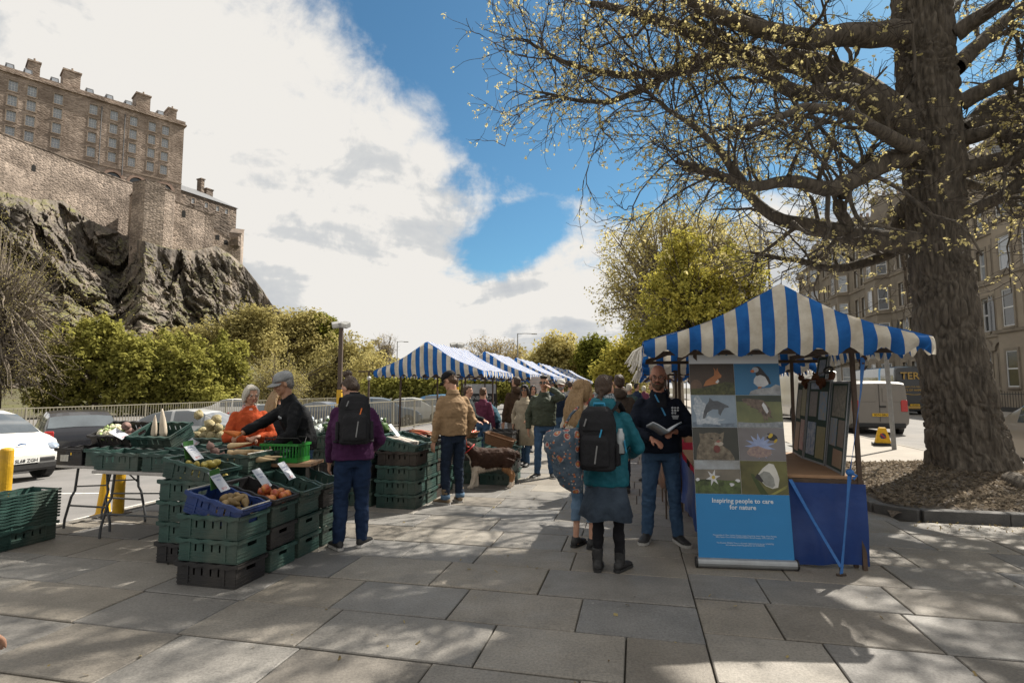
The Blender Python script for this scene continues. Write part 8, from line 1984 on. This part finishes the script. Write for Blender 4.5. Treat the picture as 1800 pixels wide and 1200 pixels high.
for i in range(3):
    b = MB(); b.box((0, 0, 0), (.068 - .01 * i, .004, .008)); b.v = [tuple(bp2((.126 + v[0], -.166 + v[1], 1.247 - .013 * i + v[2]))) for v in b.v]; b.build('chest_lettering', m_lw, p_)
bk = thing('open_book', 'open white paged book in the hands of the bearded man', 'book'); bk.matrix_world = WM @ Matrix.Translation(V3(-.015, -.385, 1.105) * k_['k']) @ Euler((R(-14), 0, R(12))).to_matrix().to_4x4()
m_page = mat('book_page', (0.60, 0.62, 0.66), .7, (0.54, 0.56, 0.6), 6); m_cov = mat('book_cover', (0.16, 0.22, 0.30), .5, (0.30, 0.30, 0.28), 10)
for s in (1, -1):
    b = MB(); V = []
    for i in range(9):
        t = i / 8; x = s * .145 * t; z = .035 * math.sin(t * 1.9) * .55 + .11 * t * .62
        V.append([V3(x, -.10, z), V3(x, .10, z), V3(x, .10, z - .010 * (1 - .5 * t)), V3(x, -.10, z - .010 * (1 - .5 * t))])
    b.loft(V); b.build('pages', m_page, bk, True); b = MB(); b.loft([[p + V3(0, (-.004 if j in (0, 3) else .004), -.011 if j in (2, 3) else -.009) for j, p in enumerate(q)] for q in V]); b.build('cover', m_cov, bk, True)
# the woman in teal
f_ = lambda x, y: math.atan2(x, -y)
p_, k_ = person('woman with a brown braid in a teal jacket and blue skirt, seen from behind', G(1068, 1003), f_(.42, .90), 1.71, feet=((.085, .02), (-.10, -.05)), wr={1: (.16, -.30, 1.02), -1: (-.14, -.30, 1.00)}, elbow={1: (1, .6, -.6), -1: (-1, .5, -.6)}, head=(-12, 4), hair=('braid', 'brown'), top=TEAL, top_hem=.76, bulk=1.16, legs=TIGHT, leg_r=.80, skirt=(SKRT, .47, 1.42), shoes=m_shoe, boots=True, toe=(14, -12), seed=5, hood=TEAL)
T1W, T1K = world_of(p_), k_
b = MB(); bp2 = k_['bend']; rg = lambda z, r, y: [bp2((r * math.cos(a), y + r * math.sin(a), z + .012 * math.sin(3 * a))) for a in np.linspace(0, 2 * math.pi, 22, endpoint=False)]
b.loft([rg(1.46, .115, .012), rg(1.50, .108, .014), rg(1.54, .10, .016), rg(1.575, .088, .016), rg(1.57, .07, .014)], False)
m_scarf = mat('speckled_scarf', (0.32, 0.36, 0.38), .9, (0.012, 0.02, 0.03), 70, detail=1); b.build('scarf', m_scarf, p_, True, fix=False)
m_bag = cloth('bag_black', (0.018, 0.018, 0.021), (0.012, 0.012, 0.014), .75, .3, 60); m_grey = mat('grey_web', (0.20, 0.20, 0.20), .6); m_cyan = mat('cyan_tag', (0.02, 0.26, 0.46), .5); m_orz = mat('orange_zip', (0.60, 0.14, 0.02), .5)
def backpack(label, WMx, K, w_, h, d_, zc, m, accent, group='backpacks', yb=.165, bottle=False):
    o = bpy.data.objects.new('backpack', None); C.objects.link(o); tag(o, label, 'backpack', group); bd = K['bend']; k = K['k']
    o.matrix_world = WMx; 
    def rg(z, f, fd, off=0, n=26, e=3.2): return [bd((w_ * f * math.copysign(abs(math.cos(a)) ** (2 / e), math.cos(a)), yb + d_ / 2 + off + (d_ / 2) * fd * math.copysign(abs(math.sin(a)) ** (2 / e), math.sin(a)), zc + z)) for a in np.linspace(0, 2 * math.pi, n, endpoint=False)]
    b = MB(); b.loft([rg(-h, .82, .8), rg(-h * .92, .96, 1.0), rg(-h * .2, 1.0, 1.0), rg(h * .5, .96, .92), rg(h * .85, .80, .72, -.01), rg(h, .55, .4, -.02)])
    remeshed(b, 'sack', m, o, .009, 4, .006, (12, 12, 10), 3)
    b = MB(); b.loft([rg(-h * .88, .66, .3, d_ * .42), rg(-h * .8, .76, .36, d_ * .46), rg(-h * .05, .76, .36, d_ * .46), rg(h * .12, .62, .26, d_ * .40)]); remeshed(b, 'front_pocket', m, o, .009, 3, .005, (12, 12, 12), 6)
    b = MB(); b.loft([rg(h * .20, .60, .22, d_ * .36), rg(h * .26, .70, .28, d_ * .38), rg(h * .52, .66, .26, d_ * .34), rg(h * .62, .5, .2, d_ * .30)]); remeshed(b, 'top_pocket', m, o, .009, 3, .004, (12, 12, 12), 8)
    for s in (1, -1):
        b = MB(); b.loft([[bd((s * (w_ * .94 + (.035 if i in (1, 2) else 0)), yb + .03 + .09 * (i in (2, 3)), z)) for i in range(4)] for z in (zc - h * .85, zc - h * .15)]); remeshed(b, 'side_pocket', m, o, .009, 3, .004, (12, 12, 12), 9)
        b = MB(); pts = [bd((s * .085, yb + .0, zc + h * .75)), bd((s * .11, yb - .06, zc + h * .95)), bd((s * .125, .02, 1.505)), bd((s * .135, -.10, 1.43)), bd((s * .15, -.165, 1.30)), bd((s * .18, -.10, 1.12)), bd((s * .17, .12, 1.05))]
        V = []
        for i, p in enumerate(pts):
            n_ = V3(s * .3, 0, 1) if 1 < i < 4 else V3(s, 0, 0); V.append([p - V3(.026 * k, 0, 0), p + V3(.026 * k, 0, 0), p + V3(.026 * k, 0, 0) + V3(0, -.006 if i > 2 else .004, .010), p - V3(.026 * k, 0, 0) + V3(0, -.006 if i > 2 else .004, .010)])
        b.loft(V); b.build('shoulder_strap', m, o, True)
    b = MB(); b.tube([bd((-.05, yb + .03, zc + h * .93)), bd((-.045, yb + .035, zc + h * 1.08)), bd((.045, yb + .035, zc + h * 1.08)), bd((.05, yb + .03, zc + h * .93))], .012 * k, 8); b.build('grab_handle', accent if bottle else m, o, True)
    for (x, z0, z1) in ((-w_ * .42, h * .30, h * .02), (w_ * .40, h * .62, h * .38), (-w_ * .2, -h * .2, -h * .75)):
        b = MB(); b.span(bd((x, yb + d_ * (1.14 if z0 < h * .2 else 1.03), zc + z0)), bd((x + .02, yb + d_ * (1.16 if z0 < h * .2 else 1.06), zc + z1)), .012, .006, (0, 1, 0)); b.build('zip_pull', accent if x < -w_ * .3 else m_grey, o)
    if bottle:
        b = MB(); b.lathe([(.001, 0), (.034, 0), (.034, .16), (.02, .19), (.02, .21), (.001, .21)], 14); b.v = [tuple(Vector(v) * k + bd((-w_ - .03, yb + .07, zc - h * .45))) for v in b.v]; b.build('bottle', mat('clear_bottle', (0.40, 0.44, 0.46), .15, spec=.9), o, True)
        b = MB(); b.span(bd((-w_ - .075, yb + .05, zc - h * .42)), bd((-w_ - .07, yb + .10, zc - h * .05)), .03, .004, (1, 0, 0)); b.build('blue_tab', m_cyan, o)
    return o
backpack('large black backpack with blue pulls on the woman in teal', T1W, T1K, .165, .275, .20, 1.20, m_bag, m_cyan, bottle=True)
# floral bag hanging at her left side
m_floral = bpy.data.materials.new('floral_print'); m_floral.use_nodes = True
def floral():
    t = m_floral.node_tree; nd = t.nodes.new; lk = t.links.new; b = t.nodes['Principled BSDF']; tc_ = nd('ShaderNodeTexCoord')
    col = None
    base = nd('ShaderNodeRGB'); base.outputs[0].default_value = (0.045, 0.07, 0.10, 1); col = base.outputs[0]
    for sc, r1, r2, c in ((12, .46, .42, (0.30, 0.27, 0.25)), (12, .38, .34, (0.30, 0.05, 0.04)), (12, .27, .23, (0.36, 0.18, 0.06)), (12, .13, .1, (0.40, 0.36, 0.30)), (24, .27, .22, (0.33, 0.11, 0.04)), (33, .24, .18, (0.28, 0.27, 0.26)), (41, .2, .16, (0.02, 0.03, 0.05))):
        v = nd('ShaderNodeTexVoronoi'); v.inputs['Scale'].default_value = sc; v.inputs['Randomness'].default_value = .75; lk(tc_.outputs['Object'], v.inputs['Vector'])
        m1 = nd('ShaderNodeMapRange'); m1.inputs[1].default_value = r1; m1.inputs[2].default_value = r2; lk(v.outputs['Distance'], m1.inputs[0])
        sepc = nd('ShaderNodeSeparateColor'); lk(v.outputs['Color'], sepc.inputs[0]); gt = nd('ShaderNodeMath'); gt.operation = 'GREATER_THAN'; gt.inputs[1].default_value = .45; lk(sepc.outputs[0], gt.inputs[0])
        mu = nd('ShaderNodeMath'); mu.operation = 'MULTIPLY'; lk(m1.outputs[0], mu.inputs[0]); lk(gt.outputs[0], mu.inputs[1])
        mx_ = nd('ShaderNodeMix'); mx_.data_type = 'RGBA'; lk(mu.outputs[0], mx_.inputs['Factor']); lk(col, mx_.inputs['A']); mx_.inputs['B'].default_value = (*c, 1); col = mx_.outputs['Result']
    lk(col, b.inputs['Base Color']); b.inputs['Roughness'].default_value = .7
floral()
bg = thing('floral_bag', 'quilted navy bag with red and white flower print hanging beside the teal jacket', 'bag')
c1 = AT(985, 790, 4.86)
b = MB(); b.loft([[c1 + V3(x + rx * math.cos(a), ry * math.sin(a), z) for a in np.linspace(0, 2 * math.pi, 22, endpoint=False)] for x, rx, ry, z in ((.13, .05, .05, -.36), (.10, .10, .09, -.30), (.07, .125, .12, -.20), (.05, .125, .13, -.11), (.02, .15, .15, -.02), (.01, .16, .15, .08), (.03, .145, .13, .15), (.05, .10, .09, .18))])
remeshed(b, 'sack', m_floral, bg, .010, 4, .012, (14, 14, 14), 5)
b = MB(); b.tube([c1 + V3(.02, .02, .17), c1 + V3(.10, .04, .30), c1 + V3(.17, .10, .36)], .012, 8); b.build('strap', m_floral, bg, True)
# the fair haired woman beside her
person('woman with long wavy fair hair beside the teal jacket', G(1026, 962), f_(.55, .84), 1.68, feet=((.09, .0), (-.08, -.03)), wr={1: (.14, -.28, 1.05), -1: (-.22, -.12, .95)}, head=(-20, 5), hair=('long', 'blond'), top=CREAM, top_hem=.82, legs=DENIML, leg_end=.26, leg_r=.95, shoes=m_shoe, bare=True, seed=8)
# the woman with the bun
p_, k_ = person('woman with a brown bun in a purple sweatshirt and dark jeans bending to the crates', G(617, 962), f_(-.30, .95), 1.74, lean=13, feet=((.125, .02), (-.105, -.03)), wr={1: (.24, -.28, .74), -1: (-.20, -.30, .95)}, head=(38, 34), hair=('bun', 'brown'), top=PURP, top_hem=.88, bulk=1.20, legs=cloth('indigo_denim', (0.014, 0.030, 0.072), (0.009, 0.020, 0.05)), leg_r=1.08, shoes=m_shoe, sole=m_sole, toe=(20, -30), seed=11)
backpack('black backpack with an orange zip on the purple sweatshirt', world_of(p_), k_, .155, .235, .16, 1.27, m_bag, m_orz)
# stallholder and customers behind the front display
cp0 = AT(440, 690, 6.75); person('white haired woman in an orange jacket behind the crates', (cp0.x, cp0.y), f_(.62, -.78), 1.63, wr={1: (.05, -.24, 1.10), -1: (-.06, -.24, 1.08), 'grip': {1: .8, -1: .8}}, elbow={1: (1, .3, -.6), -1: (-1, .3, -.6)}, head=(10, 16), hair=('bob', 'white'), top=ORAN, top_hem=.80, bulk=1.10, legs=DENIMD, collar=cloth('pink_shirt', (0.55, 0.32, 0.30)), seed=13)
cp1 = AT(533, 690, 6.45); p_, k_ = person('man in a black fleece and grey cap reaching out with carrots', (cp1.x, cp1.y), f_(-.80, -.60), 1.80, lean=20, wr={1: (.10, -.34, .92), -1: (-.02, -.64, 1.06), 'grip': {-1: .6}}, elbow={-1: (-1, .2, -.5), 1: (1, .3, -.4)}, head=(-8, 6), skin='tan', hair=('short', 'grey'), top=BLKF, top_hem=.88, bulk=1.16, legs=DENIM, collar=BLKF, face=('cap',), seed=17)
hw_pos = world_of(p_) @ k_['wt'][-1]; hd = (world_of(p_).to_3x3() @ (k_['wt'][-1] - k_['el'][-1])).normalized()
for i in range(4): veg('carrot', Matrix.Translation(hw_pos + hd * .07 + V3(.05 - .01 * i, .0, .03 - .013 * i)) @ Euler((R(12 * i - 15), R(-82 + 6 * i), R(10 * i))).to_matrix().to_4x4(), 'orange carrot in the outstretched hand of the man in the grey cap', 'carrots in the hand', 1.0)
b = MB(); bd = k_['bend']; b.tube([bd((.10, -.168, 1.31)), bd((.125, -.165, 1.328)), bd((.15, -.155, 1.31))], .006, 5); b.tube([bd((.115, -.168, 1.30)), bd((.15, -.158, 1.30))], .005, 5); b.build('chest_emblem', m_lw, p_)
m_gbask = mat('green_basket', (0.02, 0.20, 0.03), .45, (0.015, 0.15, 0.02), 8)
gb = thing('shopping_basket', 'bright green plastic shopping basket behind the parsnips', 'basket', AT(502, 795, 6.15)); gb.location.z = .80; gb.rotation_euler = (0, 0, R(-8))
b = MB()
for (x, y, lx, ly) in ((0, -.13, .42, .006), (0, .13, .42, .006), (-.21, 0, .006, .26), (.21, 0, .006, .26)):
    b.box((x, y, .03), (lx, ly, .05)); b.box((x * 1.03, y * 1.03, .19), (lx * 1.05, ly * 1.05 if ly > .1 else .02, .025))
    n = 12 if lx > .1 else 8
    for k in range(n):
        t = (k + .5) / n - .5; b.box((x + (lx * t if lx > .1 else 0), y + (ly * t if ly > .1 else 0), .115), (.013 if lx > .1 else .006, .006 if lx > .1 else .013, .13))
b.box((0, 0, .008), (.42, .26, .01)); b.build('tub', m_gbask, gb)
for s in (1, -1):
    b = MB(); b.tube([(-.2, s * .03, .2), (-.19, s * .09, .26), (.19, s * .09, .26), (.2, s * .03, .2)], .006, 6); b.build('handle', m_trimb, gb)
st_ = thing('trestle', 'low trestle under the green basket', 'table', (gb.location.x, gb.location.y, 0)); b = MB(); b.box((0, 0, .785), (.7, .4, .03)); b.build('table_top', m_wood, st_)
for sx in (-.3, .3):
    for sy in (-.15, .15):
        b = MB(); b.box((sx, sy, .385), (.03, .03, .77)); b.build('leg', m_steel, st_)
cp2 = AT(492, 690, 7.7); person('fair haired person in a dark jacket behind the orange jacket', (cp2.x, cp2.y), f_(.3, .95), 1.64, False, hair=('long', 'blond'), top=cloth('charcoal', (0.03, 0.032, 0.036)), legs=DENIMD, head=(-20, 10), seed=19)
# the man in the tan jacket
person('man in a tan jacket, black cap and dark jeans looking down at the crates', G(796, 884), f_(-.52, .85), 1.83, lean=5, feet=((.12, .02), (-.11, -.02)), wr={1: (.25, -.08, .80), -1: (-.24, -.12, .86)}, head=(38, 24), skin='fair', hair=('short', 'auburn'), top=TANJ, top_hem=.90, bulk=1.14, legs=DENIMD, leg_r=.98, shoes=m_boot, sole=m_sole, boots=True, cuff=DENIML, collar=TANJ, face=('capk', 'glasses'), toe=(25, -15), seed=23)
# the aisle
person('man in an olive jacket and jeans talking on a phone', G(957, 839), f_(-.22, -.97), 1.80, feet=((.13, .03), (-.12, -.04)), wr={1: (.135, -.14, 1.55), -1: (-.27, -.06, .82), 'grip': {1: .7}}, elbow={1: (1, -.3, -.8), -1: (-1, .6, -.3)}, head=(-8, -4), skin='tan', hair=('quiff', 'black'), top=OLIV, top_hem=.90, bulk=1.22, legs=DENIM, shoes=m_shoe, sole=m_sole, face=('shades',), collar=OLIV, toe=(20, -25), seed=29)
ph = W(0, 0); g = G(957, 839); b = MB(); b.box((0, 0, 0), (.012, .075, .15), (R(-12), R(8), 0)); o = b.build('phone', m_lensd, None, bevel=.004); o.location = (g.x + .125, g.y - .075, 1.675); tag(o, 'dark phone held to the ear of the man in the olive jacket', 'phone')
person('woman in a beige trench coat, black beanie and sunglasses', G(922, 818), f_(-.35, -.94), 1.66, False, feet=((.09, -.10), (-.08, .12)), wr={1: (.16, -.22, 1.0), -1: (-.24, -.06, .86)}, head=(5, 0), skin='tan', hair=('long', 'black'), top=BEIG, coat=(.45, 1.32), bulk=1.08, top_hem=.9, legs=DENIM, face=('shades', 'beanie'), collar=BEIG, seed=31)
person('man in a brown hooded coat and grey trousers, seen from behind', AT(906, 700, 12.3).to_2d(), f_(-.5, .86), 1.84, False, hair=('short', 'brown'), top=BRWN, top_hem=.80, bulk=1.24, legs=cloth('grey_chino', (0.22, 0.20, 0.19)), leg_end=.42, bare=True, hood=BRWN, head=(10, -4), seed=37)
person('man in a navy T-shirt, pale cap and red rucksack straps', AT(986, 690, 12.6).to_2d(), f_(-.35, -.94), 1.78, False, hair=('short', 'grey'), top=cloth('navy_tee', (0.012, 0.02, 0.04)), sleeve=True, legs=DENIM, face=('capw', 'glasses', 'beard'), head=(0, -5), seed=41, collar=None)
g = AT(986, 690, 12.6)
for s in (1, -1):
    pass
person('grey haired woman in a blue jacket bending over the far crates', AT(872, 720, 12.6).to_2d(), f_(-.9, .1), 1.58, False, lean=32, hair=('short', 'grey'), top=cloth('steel_blue', (0.04, 0.10, 0.14)), legs=DENIMD, wr={1: (.1, -.5, .85), -1: (-.1, -.5, .85)}, seed=43)
person('stallholder in a dark waistcoat and brown headband at the left stall', AT(824, 700, 11.3).to_2d(), f_(.9, -.3), 1.64, False, hair=('short', 'brown'), top=cloth('dark_gilet', (0.025, 0.034, 0.036)), legs=DENIMD, head=(10, 0), wr={1: (.2, -.28, 1.0), -1: (-.2, -.28, 1.0)}, seed=47)
person('man in a brown hooded parka seen from behind, between the pair', AT(1088, 690, 8.7).to_2d(), f_(.1, .99), 1.80, False, hair=('short', 'brown'), top=cloth('brown_parka', (0.07, 0.052, 0.04)), top_hem=.84, bulk=1.2, legs=DENIMD, hood=cloth('brown_parka', (0, 0, 0)), head=(8, 0), seed=53)
CROWD = [(1150, 9.6, 1.76, 'black', 'short', (0.03, 0.03, 0.035), 'dark haired man just behind the bearded man', f_(-.9, .2), ()), (1166, 12.0, 1.72, 'grey', 'short', (0.45, 0.42, 0.40), 'man in a white cap behind the bearded man', f_(-.5, -.8), ('capw',)), (1170, 10.2, 1.58, 'black', 'bob', (0.05, 0.03, 0.03), 'short dark haired woman at the right stalls', f_(.9, .3), ()),
         (1107, 14.5, 1.70, 'white', 'short', (0.05, 0.08, 0.08), 'white haired man deep in the aisle', f_(.6, .8), ()), (937, 14.2, 1.66, 'black', 'bob', (0.04, 0.04, 0.05), 'dark haired woman between the beanie and the phone', f_(.2, -.95), ()), (1002, 17.5, 1.80, 'brown', 'short', (0.30, 0.29, 0.275), 'man in a grey hoodie walking away', f_(.2, .98), ()),
         (1035, 19, 1.70, 'blond', 'long', (0.35, 0.10, 0.08), 'fair haired woman in a red top far down the aisle', f_(.1, .99), ()), (970, 21, 1.78, 'brown', 'short', (0.05, 0.09, 0.16), 'man in a blue jacket far down the aisle', f_(-.1, -.99), ()), (1060, 22, 1.74, 'grey', 'short', (0.06, 0.06, 0.06), 'man in a black coat far down the aisle', f_(.1, .99), ()),
         (1016, 24, 1.66, 'auburn', 'bob', (0.20, 0.24, 0.10), 'woman in a green top far down the aisle', f_(.3, -.95), ()), (1095, 18, 1.62, 'brown', 'long', (0.28, 0.22, 0.18), 'woman in a tan cardigan far down the aisle', f_(-.4, -.9), ()), (1120, 20, 1.76, 'black', 'short', (0.02, 0.03, 0.06), 'man in a navy coat at the far right stalls', f_(.8, .3), ()), (1132, 25, 1.68, 'white', 'bob', (0.16, 0.05, 0.09), 'white haired woman in a plum coat at the far right stalls', f_(.5, .8), ()),
         (985, 28, 1.75, 'brown', 'short', (0.10, 0.10, 0.11), 'distant man in grey at the end of the aisle', f_(.2, .9), ()), (1050, 29, 1.70, 'blond', 'bob', (0.40, 0.38, 0.35), 'distant woman in cream at the end of the aisle', f_(.1, -.9), ()), (850, 12.2, 1.6, 'auburn', 'short', (0.12, 0.03, 0.06), 'person in a maroon top behind the stallholder', f_(.4, .9), ())]
for i, (px, Y, H, hc, hs, c, lab, rz, fc) in enumerate(CROWD):
    person(lab, AT(px, 690, Y).to_2d(), rz, H, False, hair=(hs, hc), top=cloth('crowd%d' % i, c), bulk=1.06 + .1 * (i % 3), legs=(DENIM, DENIMD, TIGHT)[i % 3], face=fc, seed=60 + i, feet=((.1, .08 * (-1) ** i), (-.1, -.08 * (-1) ** i)), group='people far down the aisle' if Y > 14 else None)

person('person with fair hair cut off by the left edge of the picture', (-1.705, 1.42), f_(.15, .98), 1.66, feet=((.08, 0), (-.08, 0)), wr={1: (.14, -.2, 1.0), -1: (-.30, -.10, 1.03)}, elbow={-1: (-.4, .9, -.3)}, hair=('long', 'blond'), top=cloth('pale_blue', (0.30, 0.36, 0.42)), legs=DENIM, seed=90)

# ---------------------------------------------------------------- the dog
def dog(label, loc, rz, s=1.0):
    root = thing('dog', label, 'dog', loc, rz)        # local: nose towards -x
    b = MB(); rg = lambda x, w_, z0, z1, n=18: [V3(x, w_ * math.cos(a), (z0 + z1) / 2 + (z1 - z0) / 2 * math.sin(a)) * s for a in np.linspace(0, 2 * math.pi, n, endpoint=False)]
    b.loft([rg(.40, .04, .44, .54), rg(.37, .095, .38, .595), rg(.28, .125, .33, .625), rg(.12, .125, .30, .615), rg(-.04, .130, .265, .615), rg(-.18, .130, .25, .63), rg(-.27, .105, .28, .64), rg(-.33, .07, .36, .62)])
    b.tube([V3(-.24, 0, .52) * s, V3(-.33, 0, .60) * s, V3(-.40, 0, .67) * s], [.115 * s, .10 * s, .085 * s], 14)
    H0 = V3(-.45, 0, .70) * s; b.ell(H0, (.09 * s, .078 * s, .075 * s)); b.tube([H0 + V3(-.04, 0, -.015) * s, H0 + V3(-.17, 0, -.05) * s], [.055 * s, .03 * s], 12); b.ell(H0 + V3(-.175, 0, -.048) * s, .028 * s)
    for sy in (1, -1):
        b.tube([V3(-.24, sy * .07, .42) * s, V3(-.25, sy * .075, .28) * s, V3(-.245 + .03 * sy, sy * .075, .15) * s, V3(-.255 + .05 * sy, sy * .075, .03) * s], [.07 * s, .052 * s, .035 * s, .033 * s], 12); b.ell(V3(-.275 + .05 * sy, sy * .075, .025) * s, (.05 * s, .034 * s, .026 * s))
        b.tube([V3(.28, sy * .07, .46) * s, V3(.25 + .02 * sy, sy * .085, .30) * s, V3(.35 + .02 * sy, sy * .08, .20) * s, V3(.335 + .03 * sy, sy * .08, .03) * s], [.10 * s, .07 * s, .038 * s, .030 * s], 12); b.ell(V3(.315 + .03 * sy, sy * .08, .025) * s, (.048 * s, .033 * s, .026 * s))
        b.ell(H0 + V3(.01, sy * .078, .01) * s, (.03 * s, .014 * s, .05 * s), rot=(sy * .4, 0, 0))
    b.tube([V3(.39, 0, .54) * s, V3(.44, 0, .50) * s, V3(.45, 0, .46) * s], [.05 * s, .045 * s, .02 * s], 10)
    me_o = remeshed(b, 'body', None, root, .011, 5, .010, (16, 16, 16), 4)
    me = me_o.data; n = len(me.vertices); V = np.empty(n * 3, np.float32); me.vertices.foreach_get('co', V); V = V.reshape(-1, 3); Nn = np.empty(n * 3, np.float32); me.vertices.foreach_get('normal', Nn); Nn = Nn.reshape(-1, 3)
    def coat_of(P):
        ns = fbm(P * 9, 3, 7); w_ = np.zeros(len(P))
        front = P[:, 0] < -.10
        w_ = np.where(front & (P[:, 2] < .36 + .10 * (ns - .5)), 1, w_); w_ = np.where((P[:, 0] < -.20) & (np.abs(P[:, 1]) < .07) & (P[:, 2] < .58) & (P[:, 0] < -.24), 1, w_)
        w_ = np.where((P[:, 2] < .10), 1, w_); w_ = np.where((P[:, 2] < .33) & (P[:, 2] > .26) & (np.abs(P[:, 1]) < .08) & ~front, .8, w_); w_ = np.where((P[:, 0] < -.42) & (np.abs(P[:, 1]) < .022), 1, w_)
        t_ = np.where((P[:, 0] > .1) & (P[:, 2] < .33) & (w_ < .5), 1, 0)
        base = np.stack([.026 + .026 * ns, .012 + .011 * ns, .007 + .006 * ns], 1); wh = np.stack([.60 + 0 * ns, .52 + 0 * ns, .43 + 0 * ns], 1); tn = np.stack([.26 + 0 * ns, .135 + 0 * ns, .06 + 0 * ns], 1)
        c = base * (1 - t_[:, None]) + tn * t_[:, None]; return c * (1 - w_[:, None]) + wh * w_[:, None]
    def paintv(mesh_, cols):
        at = mesh_.color_attributes.new('coat', 'FLOAT_COLOR', 'POINT'); at.data.foreach_set('color', np.concatenate([cols, np.ones((len(cols), 1))], 1).astype(np.float32).ravel())
    paintv(me, coat_of(V))
    m = bpy.data.materials.new('dog_coat'); m.use_nodes = True; t = m.node_tree; a = t.nodes.new('ShaderNodeAttribute'); a.attribute_name = 'coat'; t.links.new(a.outputs['Color'], t.nodes['Principled BSDF'].inputs['Base Color']); t.nodes['Principled BSDF'].inputs['Roughness'].default_value = .75; t.nodes['Principled BSDF'].inputs['Specular IOR Level'].default_value = .25
    me.materials.clear(); me.materials.append(m)
    r_ = np.random.default_rng(3); ii = r_.integers(0, n, 15000); P = V[ii]; nn = Nn[ii]; ln = r_.uniform(.018, .045, len(ii)) * np.where(P[:, 2] < .2, .45, 1) * np.where(P[:, 0] < -.44, .35, 1)
    d = nn * .35 + np.array([.75, 0, -.55]) + r_.normal(0, .22, (len(ii), 3)); d = np.where((P[:, 2] < .33)[:, None], nn * .3 + np.array([.15, 0, -1]) + r_.normal(0, .2, (len(ii), 3)), d); d /= np.linalg.norm(d, axis=1)[:, None]
    sd = np.cross(d, nn); sd /= np.linalg.norm(sd, axis=1)[:, None] + 1e-9
    A = P - nn * .003; Vs = np.stack([A - sd * .0022, A + sd * .0022, A + d * ln[:, None]], 1).reshape(-1, 3)
    fo = stuff(np_mesh('fur', Vs, np.arange(len(Vs)).reshape(-1, 3), m, root)); paintv(fo.data, np.repeat(coat_of(P) * r_.uniform(.75, 1.25, (len(P), 1)), 3, 0))
    m_ = MB(); m_.ell(H0 + V3(-.198, 0, -.042) * s, (.014 * s, .018 * s, .013 * s), 8, 6); m_.build('nose', m_frame, root, True)
    for sy in (1, -1):
        m_ = MB(); m_.ell(H0 + V3(-.075, sy * .045, .022) * s, .010 * s, 8, 6); m_.build('eye', m_iris, root, True)
    m_ = MB(); c = V3(-.345, 0, .605) * s; ax = V3(-.65, 0, .75).normalized(); x_ = V3(0, 1, 0); y_ = ax.cross(x_); m_.tube([c + (x_ * math.cos(a) + y_ * math.sin(a)) * .112 * s for a in np.linspace(0, 2 * math.pi, 21)], .011 * s, 6, cap=False); m_.build('collar', mat('red_collar', (0.42, 0.03, 0.03), .6), root, True)
    return root
dg = G(862, 857); dog('brown and white long haired dog standing behind the man in the tan jacket', (dg.x, dg.y, 0), R(8), 1.02)
b = MB(); gm = G(796, 884); hnd = V3(gm.x + .16, gm.y + .14, .86); cl_ = V3(dg.x - .34, dg.y - .02, .66)
b.tube([hnd, hnd.lerp(cl_, .4) + V3(0, 0, -.06), hnd.lerp(cl_, .8) + V3(0, 0, -.03), cl_], .008, 6); tag(b.build('dog_lead', mat('red_lead', (0.45, 0.05, 0.04), .6), None, True), 'red lead running from the tan jacket man to the dog', 'lead')
bpy.data.scenes.remove(TMP)
